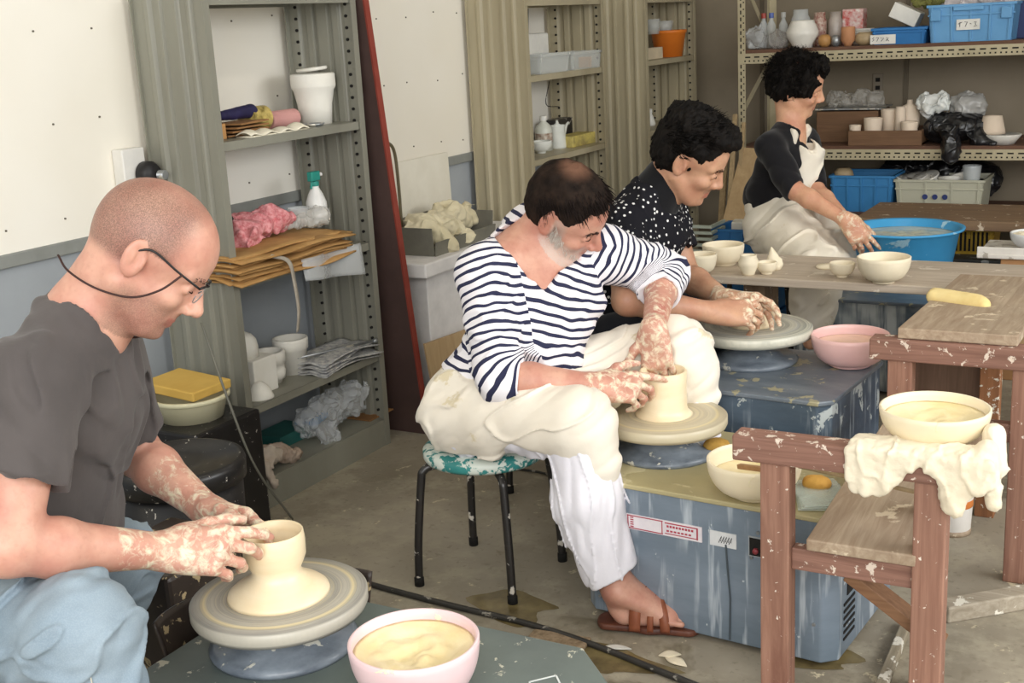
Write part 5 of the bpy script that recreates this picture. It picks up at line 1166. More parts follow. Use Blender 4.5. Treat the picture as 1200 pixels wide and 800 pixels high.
def crate(name, label, cat, c, sx, sy, h, mat, bars=6, rails=True, slots=None, group=None, rz=0, thick=.004):
    """open-topped moulded crate with rim, ribs and handles; c = base centre"""
    t = thing(name, label, cat, c, rz, group); k = .93
    m = MB(); hx, hy = sx/2, sy/2
    m.box((0, 0, thick/2), (sx*k, sy*k, thick))
    for s in (-1, 1):
        vs = [(-hx*k, s*hy*k, 0), (hx*k, s*hy*k, 0), (hx, s*hy, h), (-hx, s*hy, h)]; m.prism(vs, (0, 0, 0), (0, -s*thick, 0))
        vs = [(s*hx*k, -hy*k, 0), (s*hx*k, hy*k, 0), (s*hx, hy, h), (s*hx, -hy, h)]; m.prism(vs, (0, 0, 0), (-s*thick, 0, 0))
    m.build('walls', mat, t)
    m = MB()
    for s in (-1, 1):
        m.box((0, s*hy, h-.006), (sx+.012, .012, .012)); m.box((s*hx, 0, h-.006), (.012, sy+.012, .012)); m.box((0, s*(hy-.002), h*.72), (sx, .008, .008))
    m.build('rim', mat, t, bevel=.002)
    for i in range(bars):
        x = -hx*.9+sx*.9*i/(bars-1)
        m = MB(); m.bar((x*.95, -hy*k-.003, .004), (x, -hy-.003, h-.01), .008, .006, up=(0, 1, 0)); m.build('rib', mat, t)
    if slots:
        m = MB(); n, z0, z1, x0, x1 = slots
        for i in range(n): x = x0+(x1-x0)*i/(n-1); m.box((x, -hy-.0005, (z0+z1)/2), ((x1-x0)/n*.5, .006, z1-z0))
        m.build('slots', MT['black_hole'], t)
    return t
yc = onz(1122, 299, .34); MT['yellow_crate'] = M('yellow_crate_plastic', '#c9a63c', '#b3912f', 6, .5)
crate('yellow_crate', 'yellow slotted crate under the far table, right of the blue basin', 'crate', (yc.x+.0, yc.y+.12, .341), .28, .2, .112, MT['yellow_crate'], 4, slots=(14, .015, .095, -.11, .11))
wobj(MB().box((yc.x-.02, yc.y+.08, .17), (.42, .34, .34)), 'black_box', M('black_bench_paint', '#2a2d30', '#3a3d3f', 5, .5, splat=(.4, 14, '#8d9294')), 'black box under the yellow crate, beside the farthest wheel', 'box', bevel=.006)
# cardboard box with bowls at the right edge
rz_ = .455; rp = onz(1190, 303, rz_)
wobj(MB().box((rp.x+.10, rp.y+.16, rz_/2), (.30, .32, rz_)), 'cardboard_box', M('brown_cardboard', '#b98a5e', '#a67a50', 3, .8), 'tall brown cardboard box at the right edge, under the tray', 'box', bevel=.003)
tc = V3(rp.x+.06, rp.y+.13, rz_); 
wobj(MB().box((tc.x, tc.y, rz_+.008), (.38, .30, .016)).box((tc.x, tc.y-.14, rz_+.026), (.38, .012, .03)), 'white_tray', M('white_tray_paint', '#dcd6cd', '#c8c1b6', 8, .6, splat=(.5, 16, '#a69d90')), 'whitened shallow tray on the cardboard box at the right edge', 'tray', bevel=.003)
wb = onz(1190, 280, rz_+.018); bowl('white bowl full of clay chips on the tray at the right edge', (tc.x-.01, tc.y-.03, rz_+.017), .085, .062, M('white_enamel', '#e8e8e6', rough=.25), foot=.45)
fill('pale clay chips heaped in the white bowl at the right edge', (tc.x-.01, tc.y-.03, rz_+.017), .076, .056, MT['clay_dry'], name='clay_chips', lump=.02)['kind'] = 'stuff'
bowl('pale teal bowl standing behind the bowl of clay chips', (tc.x+.05, tc.y+.13, rz_+.017), .10, .095, M('pale_teal_plastic', '#b9d2c6', rough=.35), foot=.55)
# far-left corner: blue crate, timbers
bcp = onz(868, 300, .18)
MT['crate_blue'] = M('dark_blue_crate', '#2f6fa8', '#285f93', 4, .5); MT['crate_light'] = M('light_blue_crate', '#6ea6d3', '#5f97c4', 4, .45)
cb = ony(868, 270, 4.95); crate('blue_crate', 'dark blue crate behind the bowls, left of the seated woman', 'crate', (cb.x, 5.08, .115), .26, .22, cb.z-.115, MT['crate_blue'], 5)
crate('blue_crate', 'lower dark blue crate on the floor, under the one with a white block', 'crate', (cb.x, 5.08, 0), .26, .22, .11, MT['crate_blue'], 5)
wobj(MB().box((cb.x+.0, 5.06, cb.z-.01), (.14, .09, .07), rotz(.2)), 'polystyrene_block', M('white_polystyrene', '#dedbd0', rough=.9, bump=.2), 'white polystyrene block in the dark blue crate', 'block', bevel=.006)
for i, (x0, x1, w, h) in enumerate(((846, 862, .022, .78), (853, 872, .018, .74), (838, 850, .03, .6))):
    a = onz(x0, 262, 0); a = ony(x0, 265, 5.45); a.z = 0; b_ = ony(x1, 170, 5.90); b_.z = h+.1
    wobj(MB().bar(a, b_, w, .014, up=(0, 1, 0)), 'timber_strip', MT['timber_pale'], ('thin pale timber strip leaning on the rack post, nearest it', 'darker pale timber strip leaning left of the rack post', 'wide pale strip leaning farthest left of the rack post')[i], 'timber', bevel=.001)
a = ony(826, 300, 5.3); wobj(MB().bar(V3(a.x, 5.35, 0), V3(a.x+.05, 5.85, .72), .11, .014, up=(0, 1, 0)), 'brown_board', MT['ply'], 'wide brown board leaning behind the man in the dotted shirt', 'board', bevel=.002)
bk = ony(812, 268, 4.9); t = thingw('plastic_basket', 'pale slatted plastic basket behind the shoulder of the dotted-shirt man', 'basket', (bk.x, 4.98, bk.z-.13))
for i in range(6): wpart(MB().box((bk.x, 4.9, bk.z-.12+i*.026), (.16, .012, .012)).box((bk.x-.08, 4.98, bk.z-.12+i*.026), (.012, .17, .012)).box((bk.x+.08, 4.98, bk.z-.12+i*.026), (.012, .17, .012)), 'slat_ring', M('pale_green_plastic', '#b6bfb2', rough=.5), t)
wobj(MB().box((bk.x, 4.98, (bk.z-.135)/2), (.17, .17, bk.z-.135)), 'cardboard_carton', M('worn_carton', '#a58a67', '#8f7553', 3, .85), 'worn cardboard carton under the slatted basket', 'box')

# ------------------------------------------------------------------ things on the near shelf unit
def lath(name, label, cat, p, prof, mat, group=None, rot=None, n=40):
    o = MB().lathe(prof, (0, 0, 0), n).build(name, mat, smooth=True, loc=p)
    if rot: o.rotation_euler = rot
    return tag(o, label, cat, group)
PL = MT['plaster']
p = shp(377, CF-.10, Z3); r = S(26, p); h = S(58, p)
lath('plaster_pot', 'tall white plaster pot mould with a wide collar on the top shelf', 'plaster mould', p+V3(-.02, 0, 0), [(0, 0), (r*.70, 0), (r*.78, h*.4), (r*.90, h*.66), (r*.98, h*.72), (r, h*.76), (r, h*.97), (r*.96, h), (r*.8, h), (r*.76, h*.9), (r*.6, h*.1), (0, h*.1)], PL)
lath('plaster_disc', 'thin plaster disc lying tilted on the tall plaster pot', 'plaster disc', p+V3(-.02, 0, h+.008), [(0, 0), (r*.66, 0), (r*.7, .005), (r*.68, .010), (0, .011)], PL, rot=(.05, -.06, 0))
a = shp(253, CF-.10, Z3); b_ = shp(300, CF-.10, Z3)
wobj(MB().box((a.x-.01, a.y, Z3+.022), (.06, .05, .044)), 'small_carton', M('orange_tan_card', '#c08f58', '#b18050', 4, .8), 'small orange-tan carton at the near end of the top shelf', 'box', bevel=.002)
cd = M('brown_card', '#a07548', '#7f5a36', 6, .85, stretch=(1, 1, 8))
q = MB(); c0 = shp(284, CF-.10, Z3)
for i in range(4): q.box((c0.x-.02+.006*i, c0.y, Z3+.006+i*.011), (.10, .16, .005), rotz(.1*i-.1))
wobj(q, 'folded_cardboard', cd, 'folded brown cardboard under the navy bag', 'cardboard')
blob('navy_bag', 'soft navy cloth roll lying on the folded cardboard', 'bag', [('c', c0+V3(-.02, -.10, .062), c0+V3(-.02, .07, .066), .012, .021, .01)], M('navy_cloth', '#2a2550', '#201c40', 20, .7), fold=lambda P: .002*fbm(P, (40, 40, 40), 2))
tp = shp(309, CF-.10, Z3); gold = M('gold_flowered_tin', '#c9b36a', '#7d6d35', 45, .4)
o = wobj(MB().tube([tp+V3(-.03, -.035, .042), tp+V3(-.03, .045, .042)], .036, 28), 'patterned_tin', gold, 'round tin with a gold pattern lying on its side on the top shelf', 'tin', smooth=False, bevel=.002)
tp = shp(342, CF-.10, Z3); wobj(MB().tube([tp+V3(-.05, -.05, .028), tp+V3(-.05, .08, .028)], .027, 24), 'pink_roll', M('pink_paper', '#cf9a94', '#c08c86', 6, .8), 'pink paper roll between the gold tin and the plaster pot', 'paper roll', bevel=.003)
q = MB(); a0 = shp(300, CF-.10, Z3)
q.sheet(lambda u, v: V3(CF-.075+.06*v, a0.y-.12+.27*u, Z3+.004+.010*math.sin(v*3.1)*(1+.4*math.sin(u*9))+.004*math.sin(u*23)), 40, 8); q.sheet(lambda u, v: V3(CF-.072+.055*v, a0.y-.12+.27*u, Z3+.001), 2, 2)
wobj(q, 'paper_bundle', M('white_paper', '#e8e2cf', '#ddd5bf', 8, .8), 'flattened white paper bundle along the front edge of the top shelf', 'paper', smooth=True, solid=.003)
dp = shp(362, CF-.10, Z3); lath('tin_dish', 'small grey dish in front of the tall plaster pot', 'dish', dp+V3(.035, -.02, 0), [(0, .002), (.024, .002), (.034, .009), (.036, .009), (.026, 0), (0, 0)], MT['chrome'], n=30)
# middle shelf
cp = shp(300, CF-.10, Z2)
def crumple(P, a=.008, s=26, sd=2): return a*1.25*ridged(P+.012*np.stack([fbm(P, (14, 14, 14), sd+5), fbm(P, (14, 14, 14), sd+6), fbm(P, (14, 14, 14), sd+7)], 1), (s*.5, s*.62, s*.4), sd)+a*.35*ridged(P, (s*1.3, s*1.3, s*1.3), sd+1)-a*.9*crease(P, (CR, CU, CT), (s*.7, s*.6, s*.7), sd+3)
sx = onx(330, 290, CF).y
blob('pink_cloth', 'crumpled pink checked cloth on the middle shelf', 'cloth', [('e', (CF-.13, cp.y+.02, Z2+.115), (.07, .085, .045), None, .02), ('e', (CF-.11, cp.y+.10, Z2+.125), (.06, .07, .042), None, .02), ('e', (CF-.09, cp.y-.04, Z2+.10), (.05, .05, .035), None, .02)], M('pink_check', '#c4686e', '#e2a3a4', 90, .85, bump=.2), h=.004, fold=lambda P: crumple(P, .010, 30, 4))
blob('black_cloth', 'black scrap of cloth at the near end of the middle shelf', 'cloth', [('e', (CF-.17, cp.y-.05, Z2+.13), (.04, .05, .03), None, .02)], MT['black_metal'], fold=lambda P: crumple(P, .006, 40, 9))
kraft = M('kraft_paper', '#c49a62', '#a67d49', 10, .75, stretch=(1, 1, 4), bump=.2)
y0s, y1s = onx(262, 320, CF).y, onx(412, 320, CF).y
for i in range(9):
    z = Z2+.006+i*.0085; r0 = random.Random(i+3); dx = r0.uniform(-.015, .03)+(.05 if i in (0, 4, 7) else .02); ya = y0s+r0.uniform(0, .03); yb = y1s-r0.uniform(.0, .07); ph = r0.uniform(0, 6)
    q = MB(); q.sheet((lambda z, dx, ya, yb, ph: lambda u, v: V3(CF-.20+(.20+dx)*v, ya+(yb-ya)*u, z+.004*math.sin(u*9+ph)*v-.030*max(0, v-.75)*(1.6 if z < Z2+.03 else .7)*(1+.5*math.sin(u*7+ph))))(z, dx, ya, yb, ph), 26, 9)
    wobj(q, 'paper_sack', kraft, ('flattened brown paper sack, '+['lowest','second','third','fourth','fifth','sixth','seventh','eighth','topmost'][i]+(' of the stack' if i in (0, 8) else ' from the bottom of the stack')+' on the middle shelf'), 'paper sack', 'brown paper sacks stacked on the middle shelf', smooth=True, solid=.004)
film = glassy('clear_film', '#e9ecec', .34, .18)
q = MB(); ya, yb = onx(345, 320, CF).y, onx(413, 320, CF).y
q.sheet(lambda u, v: V3(CF+.03+.012*math.sin(u*8)+.01*v, ya+(yb-ya)*u, Z2+.02-.10*v*(1-.35*(1-u))), 16, 8); wobj(q, 'plastic_sheet', film, 'clear plastic sheet hanging below the paper sacks', 'plastic sheet', smooth=True, solid=.001)
blob('plastic_bag', 'crumpled clear plastic bag on top of the paper sacks', 'plastic bag', [('c', (CF-.09, cp.y+.14, Z2+.10), (CF-.07, y1s-.07, Z2+.115), .018, .035, .02)], glassy('milky_bag', '#d9d7d0', .42, .2), fold=lambda P: crumple(P, .009, 34, 14))
st0 = onx(322, 298, CF+.05); q = MB(); pts = bezpts([st0+V3(0, -.02, .0), onx(338, 306, CF+.06), onx(345, 330, CF+.055), onx(350, 362, CF+.05), onx(349, 388, CF+.05)], 8)
q.sheet(lambda u, v: pts[min(len(pts)-1, int(round(u*(len(pts)-1))))]+V3(0, (v-.5)*.014, (v-.5)*.006), len(pts), 3); wobj(q, 'fabric_tape', M('grey_tape', '#b9afa0', '#a1988a', 20, .8), 'long grey tape dangling from the paper sacks', 'tape', smooth=True, solid=.0015)
sp = onx(373, 262, CF-.10); t = thingw('spray_bottle', 'white spray bottle with teal trigger head on the middle shelf', 'spray bottle', V3(sp.x, sp.y, Z2+.105))
wb_ = M('white_bottle3', '#e9e8e4', rough=.35); tl = M('teal_trigger', '#2f9184', rough=.4)
MB().lathe([(0, 0), (.032, 0), (.034, .006), (.033, .045), (.024, .070), (.0125, .092), (.0125, .10), (0, .10)], (0, 0, 0), 32).build('bottle', wb_, t, smooth=True)
m = MB(); m.lathe([(.014, .096), (.014, .112), (0, .112)], (0, 0, 0), 20).box((.0, -.002, .128), (.020, .044, .030)).box((0, -.016, .104), (.008, .006, .030), Matrix.Rotation(-.3, 3, 'X')); m.build('trigger_head', tl, t, bevel=.003)
m = MB(); m.lathe([(.006, 0), (.006, .014), (0, .014)], (0, .022, .130), 14, Matrix.Rotation(-PI/2, 3, 'X')); m.build('nozzle', wb_, t)
bp2 = onx(354, 268, CF-.10); lath('clear_tub', 'small clear plastic tub beside the spray bottle', 'tub', V3(bp2.x, bp2.y-.01, Z2+.095), [(0, 0), (.026, 0), (.034, .05), (.036, .052), (.032, .05), (.024, .003), (0, .003)], film, n=24)
# shelf with the plaster moulds
q = shp(300, CF-.10, Z1); bx_ = V3(CF-.13, q.y+.015, Z1)
t = thingw('plaster_mould', 'square plaster block mould with a rounded dome on top', 'plaster mould', bx_); wpart(MB().box((bx_.x, bx_.y, Z1+.055), (.13, .105, .11)), 'block', PL, t, bevel=.004)
wpart(MB().lathe([(.046, 0), (.046, .03), (.042, .052), (.03, .068), (.015, .076), (0, .078)], (bx_.x-.005, bx_.y-.012, Z1+.11), 36), 'dome', PL, t, smooth=True)
p = shp(327, CF-.10, Z1); r = S(20, p); h = S(38, p); lath('plaster_cup', 'small ringed plaster cup mould in front of the other moulds', 'plaster mould', p+V3(-.035, .0, 0), [(0, 0), (r*.72, 0), (r*.78, h*.12), (r*.92, h*.14), (r*.98, h*.38), (r*.93, h*.40), (r*.95, h*.62), (r*1.02, h*.64), (r*1.03, h*.96), (r*.98, h), (r*.78, h), (r*.7, h*.2), (0, h*.2)], PL)
p = shp(355, CF-.10, Z1); r = S(21, p); h = S(42, p); lath('plaster_cup', 'taller plain plaster cup mould behind the ringed one', 'plaster mould', p+V3(-.04, 0, 0), [(0, 0), (r*.74, 0), (r*.90, h*.68), (r*.98, h*.70), (r*1.0, h*.96), (r*.97, h), (r*.84, h), (r*.62, h*.1), (0, h*.1)], PL)
p = shp(290, CF-.10, Z1); lath('plaster_hump', 'half-round plaster hump mould at the near front corner of the shelf', 'plaster mould', V3(CF-.055, p.y+.005, Z1), [(0, 0), (.042, 0), (.042, .004), (.036, .02), (.026, .036), (.012, .048), (0, .050)], PL)
np_ = M('newsprint', '#c9c7c0', '#7f8086', 60, .8); ya, yb = onx(378, 425, CF).y, onx(444, 405, CF).y
for i in range(5):
    r0 = random.Random(i+40); z = Z1+.004+i*.009; q = MB(); a_ = r0.uniform(-.03, .03)
    q.sheet((lambda z, a_: lambda u, v: V3(CF-.16+.17*v+a_*u, ya+(yb-ya)*u, z+.012*math.sin(u*4+a_*60)*v+.004*math.sin(v*12)))(z, a_), 18, 10); wobj(q, 'newspaper', np_, 'folded newspaper, '+['lowest', 'second from the bottom', 'middle one', 'second from the top', 'topmost'][i]+' in the pile beside the plaster cups', 'newspaper', 'newspapers beside the plaster cups', smooth=True, solid=.003)
q = MB(); q.tube([(CF-.10, ya, Z1+.055), (CF+.0, yb-.02, Z1+.05)], .004, 8); q.lathe([(0, 0), (.008, .001), (.010, .006), (.008, .012), (0, .014)], (CF, yb-.02, Z1+.043), 16); wobj(q, 'steel_rod', MT['chrome'], 'shiny steel rod with a knob end lying on the newspapers', 'rod', smooth=True)
# lowest shelf
p = onx(385, 480, CF-.09); blob('plastic_bag', 'big crumpled clear plastic bag on the lowest shelf', 'plastic bag', [('c', (p.x, onx(360, 470, CF-.09).y, Z0+.075), (p.x+.02, onx(415, 460, CF-.06).y, Z0+.10), .055, .058, .03), ('e', (p.x+.02, onx(378, 470, CF-.06).y, Z0+.03), (.05, .06, .03), None, .03)], glassy('crumpled_clear_bag', '#dfe3e5', .33, .12), fold=lambda P: crumple(P, .012, 26, 24))
rg = M('stained_rag', '#c4b7a8', '#a8998a', 12, .9, bump=.3)
ry = onx(300, 540, CF-.04).y
blob('rag', 'beige stained rag bunched on the lowest shelf, the lighter of two', 'rag', [('c', (CF-.06, ry-.01, Z0+.03), (CF-.03, ry+.06, Z0+.05), .038, .034, .02), ('c', (CF-.03, ry+.0, Z0+.05), (CF+.012, ry+.01, Z0-.01), .022, .016, .02)], rg, fold=lambda P: crumple(P, .008, 36, 5))
blob('rag', 'twisted brownish rag beside the clear bag on the lowest shelf', 'rag', [('c', (CF-.08, ry+.08, Z0+.05), (CF-.02, ry+.16, Z0+.022), .028, .024, .02)], M('brown_rag', '#b3a090', '#93806f', 16, .9, bump=.3), fold=lambda P: crumple(P, .008, 40, 7))
bk_ = onx(328, 500, CF-.2); wobj(MB().box((CF-.19, bk_.y, Z0+.02), (.11, .16, .04)), 'teal_box', M('teal_box', '#2f6d67', '#265a55', 5, .6), 'flat dark teal box at the back of the lowest shelf', 'box', bevel=.002)
wobj(MB().box((CF-.14, bk_.y+.09, Z0+.052), (.08, .10, .012), rotz(.3)), 'blue_book', M('blue_cover', '#4d86b5', rough=.5), 'small blue book leaning on the teal box', 'book', bevel=.001)
q = shp(432, CF-.10, Z0); wobj(MB().box((CF-.08, q.y-.02, Z0+.003), (.10, .14, .004)), 'card_sheet', cd, 'sheet of brown card flat on the lowest shelf', 'cardboard')

# ------------------------------------------------------------------ wall fittings and things leaning by the near unit
s1 = onx(152, 205, WX+.02); t = thingw('wall_socket', 'white wall socket box with a big round black plug left of the near shelf unit', 'wall socket', V3(WX+.011, s1.y, s1.z-.07))
wpart(MB().box((WX+.03, s1.y-.005, s1.z), (.04, .085, .15)), 'socket_box', M('white_switch_plastic', '#e6e3dc', rough=.4), t, bevel=.004)
wpart(MB().lathe([(.030, 0), (.036, .004), (.036, .028), (.028, .04), (0, .042)], (WX+.05, s1.y+.025, s1.z+.0), 30, Matrix.Rotation(PI/2, 3, 'Y')), 'plug', M('black_rubber', '#1f1d1e', rough=.5), t, smooth=True)
q = MB()
for i in range(4): q.lathe([(.012, 0), (.014, .003), (.012, .006)], (WX+.093+.006*i, s1.y+.04, s1.z-.004), 16, Matrix.Rotation(PI/2, 3, 'Y'))
wpart(q, 'cable_spring', MT['chrome'], t)
# maroon board on edge, leaning
mb_ = onz(487, 507, 0); t = thingw('maroon_board', 'tall dark maroon board with a red edge leaning beside the near shelf unit', 'board', V3(-2.44, mb_.y, 0))
zt = 1.62; y0_ = mb_.y; y1_ = 3.300; x0_, x1_ = -2.64, onz(500, 508, 0).x+.0
wpart(MB().prism([(x0_, y0_, 0), (x1_, y0_, 0), (-2.36, y1_, zt), (x0_, y1_, zt)], (0, 0, 0), (0, .022, 0)), 'panel', M('dark_maroon', '#54413c', '#463531', 5, .55), t)
wpart(MB().prism([(x1_, y0_-.002, 0), (x1_+.006, y0_-.002, 0), (-2.354, y1_-.002, zt), (-2.36, y1_-.002, zt)], (0, 0, 0), (0, .026, 0)), 'red_edge', M('red_edge_paint', '#8c4034', '#7a3328', 9, .5), t)
# hooked rod
hx = WX+.10; pts = [onx(x_, y_, hx) for x_, y_ in ((452, 166), (459, 171), (463, 182), (466, 205), (469, 240), (473, 300))]
wobj(MB().tube(bezpts(pts, 5), .006, 8), 'hooked_rod', M('dull_brass_rod', '#6a6047', rough=.45), 'thin hooked metal rod hanging beside the maroon board', 'rod', smooth=True)
# white lean board and bench
wy0, wy1 = 3.36, onx(526, 215, WX+.03).y
wobj(MB().prism([(WX+.026, wy0, .50), (WX+.026, wy1+.015, .50), (WX+.026, wy1, WT+.03), (WX+.026, wy0, WT+.03)], (0, 0, 0), (.008, 0, 0)), 'foam_board', M('white_panel_paint', '#e6e1d2', '#d9d3c2', 4, .6), 'white board standing against the wall between the shelf units', 'board')
FX = -2.30; c1 = onx(474, 318, FX); c2 = onx(474, 336, FX); zt = c1.z; y0_ = 3.47
t = thingw('foam_bench', 'low white polystyrene bench with a thick top against the wall', 'bench', V3(-2.48, y0_+.35, 0)); foam = M('white_foam', '#dedad6', '#cfcbc7', 12, .85, bump=.2)
wpart(MB().box((-2.475, y0_+.45, (zt+c2.z)/2), (.36, .9, zt-c2.z)), 'thick_top', foam, t, bevel=.006)
wpart(MB().box((-2.49, y0_+.46, c2.z/2), (.30, .78, c2.z)), 'body', foam, t, bevel=.004)
wpart(MB().box((-2.337, y0_+.36, c2.z*.80), (.008, .12, .05)), 'hand_grip', M('grip_white', '#efece8', rough=.6), t, bevel=.003)
# tray with a cloth on the bench
ta = onz(508, 300, zt); t = thingw('cardboard_tray', 'dark grey cardboard tray holding a bunched cream cloth, on the white bench', 'tray', V3(-2.46, ta.y+.2, zt))
gc = M('grey_card', '#7b786a', '#67645a', 6, .8); L_ = .42; tw = .23; hh = .085
wpart(MB().box((-2.46, ta.y+.2, zt+.004), (tw, L_, .006)), 'base', gc, t)
for s in (-1, 1):
    wpart(MB().box((-2.46+s*(tw/2+.008*(s > 0)), ta.y+.2, zt+(.05 if s < 0 else .025)), (.005, L_, (.11 if s < 0 else .05)), Matrix.Rotation(s*.12, 3, 'Y')), 'side_flap', gc, t)
    wpart(MB().box((-2.46, ta.y+.2+s*L_/2, zt+.05), (tw, .005, .10), Matrix.Rotation(-s*.1, 3, 'X')), 'end_flap', gc, t)
blob('cream_cloth', 'cream cloth spilling out of the grey cardboard tray', 'cloth', [('c', (-2.46, ta.y+.06, zt+.065), (-2.46, ta.y+.36, zt+.075), .062, .066, .02), ('c', (-2.40, ta.y+.08, zt+.07), (-2.345, ta.y+.10, zt+.02), .034, .026, .02), ('c', (-2.40, ta.y+.2, zt+.08), (-2.345, ta.y+.22, zt+.035), .04, .03, .02)], cloth_mat('cream_rag', '#d9cfb2', '#c5b997', bump=.3), fold=lambda P: crumple(P, .011, 24, 33))
pl0 = onz(508, 503, 0); wobj(MB().prism([(-2.262, pl0.y-.02, 0), (-2.262, pl0.y+.42, 0), (-2.287, pl0.y+.42, .30), (-2.287, pl0.y-.05, .325)], (0, 0, 0), (.010, 0, 0)), 'plywood_sheet', MT['ply'], 'small plywood sheet leaning on the white bench behind the teal stool', 'plywood', bevel=.001)

# ------------------------------------------------------------------ dark bin, tubs and the splash pan by the nearest wheel
bl = MT['black_metal']; p = onz(208, 537, .40); r = S(76, p)
t = thingw('black_bin', 'round black lidded bin spotted with clay behind the arms of the man in glasses', 'bin', V3(p.x, p.y, 0)); blk = M('black_bin_plastic', '#1d1b1b', '#252323', 5, .35, splat=(.18, 60, '#cfc8bc'), spec=.5)
MB().lathe([(0, 0), (r*.86, 0), (r*.88, .01), (r*.93, .18), (r*.97, .185), (r*.97, .20), (r*.93, .205), (r*.96, .36), (0, .36)], (0, 0, 0), 56).build('drum', blk, t, smooth=True)
MB().lathe([(r*.96, .345), (r*1.02, .348), (r*1.03, .385), (r*1.0, .398), (r*.93, .400), (r*.90, .392), (r*.3, .390), (0, .391)], (0, 0, 0), 64).build('lid', blk, t, smooth=True)
p2 = onz(205, 500, .37); cx_, cy_ = p2.x-.04, p2.y+.11
wobj(MB().box((cx_, cy_, .18), (.26, .26, .36)), 'black_crate', blk, 'black crate behind the round bin, under the cream tub', 'crate', bevel=.008)
r = S(46, p2); lath('cream_tub', 'cream plastic tub with a yellow board across it, behind the black bin', 'tub', V3(cx_, cy_, .361), [(0, 0), (r*.80, 0), (r*.93, .05), (r*.95, .052), (r*1.03, .056), (r*1.03, .066), (r*.97, .068), (r*.90, .052), (r*.76, .006), (0, .006)], M('cream_tub_plastic', '#d9d3b4', '#cfc8a6', 4, .4))
y_ = MB().box((cx_-.01, cy_+.0, .452), (.19, .15, .026), Matrix.Rotation(.08, 3, 'Y')); wobj(y_, 'yellow_board', M('yellow_foam', '#dbb55e', '#cda550', 6, .7, bump=.1), 'thick yellow foam board lying across the cream tub', 'board', bevel=.004)
# curved splash pan behind nearest wheel head
sm_ = M('dark_splashed_plastic', '#2e2622', '#3d332c', 6, .4, splat=(.42, 26, '#b5a27c'), spec=.5); q = MB(); R0 = .205
def sfn(u, v):
    a = math.radians(82+125*u); rr = R0+.02*v; return V3(W1.x+rr*math.cos(a), W1.y+rr*math.sin(a), WZ-.04+.085*v*(.65+.35*abs(math.cos(u*PI))))
q.sheet(sfn, 50, 8); wobj(q, 'splash_guard', sm_, 'dark clay-spattered splash guard curving round the back of the nearest wheel', 'splash guard', smooth=True, solid=.006)
bb = onz(196, 690, .25); wobj(MB().box((bb.x-.02, bb.y+.04, .165), (.24, .26, .33)), 'spattered_box', sm_, 'dark box spattered with clay scraps left of the nearest wheel', 'box', bevel=.01)
# thin cord from shelf to floor
wobj(MB().tube(bezpts([onx(236, 378, CF+.03), onz(268, 470, .42), onz(300, 548, .22), onz(343, 608, .01)], 8), .0035, 8), 'thin_cane', M('dull_grey_cane', '#77756a', rough=.6), 'thin grey cane leaning from the shelf unit down to the floor', 'cane', smooth=True)

# ------------------------------------------------------------------ things on the two tan units
sx_ = CF-.10
def onshelf(px, py, z): p = onz(px, py, z); return p
clearp = glassy('clear_plastic', '#e6e9e4', .33, .15); whitep = M('white_plastic', '#e6e4dc', rough=.4)
def tubbox(name, label, cat, x0, x1, pyb, hpx, z, mat, depth=.12, bev=.006, lid=None, dz=0, X=None):
    if name == 'clear_tub':
        a = shp((x0+x1)/2, CF-.08, z); w = shp(x1, CF-.08, z).y-shp(x0, CF-.08, z).y; return crate(name, label, cat, a, .13, w, S(hpx, a), mat, 2, thick=.002)
    pyb = proj(shp((x0+x1)/2, X or CF-.06, z))[1]
    a = onx((x0+x1)/2, pyb, X or CF-.06); w = abs(onx(x1, pyb, X or CF-.06).y-onx(x0, pyb, X or CF-.06).y); h = S(hpx, a)
    t_ = MB().box(((X or CF-.06)-depth/2, a.y, z+dz+h/2), (depth, w, h)); return wobj(t_, name, mat, label, cat, bevel=bev)
tubbox('white_container', 'upright square white container at the back of the upper shelf', 'container', 616, 645, 88, 44, fz3, whitep, .06, X=CF-.16)
tubbox('clear_tub', 'wide clear food tub on the upper shelf of the middle unit', 'tub', 618, 652, 88, 22, fz3, clearp)
tubbox('clear_tub', 'clear lidded tub of white pieces right of the wide clear tub', 'tub', 657, 690, 82, 20, fz3, clearp)
tubbox('small_carton', 'tiny orange carton beside the clear lidded tub', 'box', 690, 698, 79, 12, fz3, M('orange_card', '#c78f4e', rough=.7), .05, .001)
a = shp(655, CF-.10, fz3); blob('white_dishes', 'crumpled white wrapper between the clear tubs', 'wrapper', [('c', a+V3(-.05, -.03, .012), a+V3(-.05, .03, .014), .016, .014, .01)], whitep, fold=lambda P: .004*fbm(P, (60, 60, 60), 2))
for i, (cx, by, w, h, lab) in enumerate(((638, 180, 20, 40, 'clear plastic bottle with a brown label behind the white bowl'),)):
    p = shp(cx, CF-.15, fz2); r = S(w/2, p); h = S(h, p); t = thingw('plastic_bottle', lab, 'bottle', p)
    MB().lathe([(0, 0), (r, 0), (r, h*.6), (r*.85, h*.72), (r*.35, h*.84), (r*.35, h*.9), (0, h*.9)], (0, 0, 0), 28).build('bottle_body', M('milky_bottle', '#d5d6c9', rough=.3), t, smooth=True)
    MB().lathe([(r*.42, h*.86), (r*.42, h), (0, h)], (0, 0, 0), 20).build('cap', whitep, t); MB().lathe([(r*1.01, h*.25), (r*1.02, h*.26), (r*1.02, h*.5), (r*1.01, h*.51)], (0, 0, 0), 28).build('brown_label', M('brown_label', '#7a5a45', '#d9d2c3', 40, .6), t, smooth=True)
p = shp(637, CF-.10, fz2); bowl('small white bowl on the lower visible shelf of the middle unit', (p.x-.01, p.y, fz2), S(13, p), S(14, p), M('white_glaze', '#e3e4dc', rough=.25), n=30)
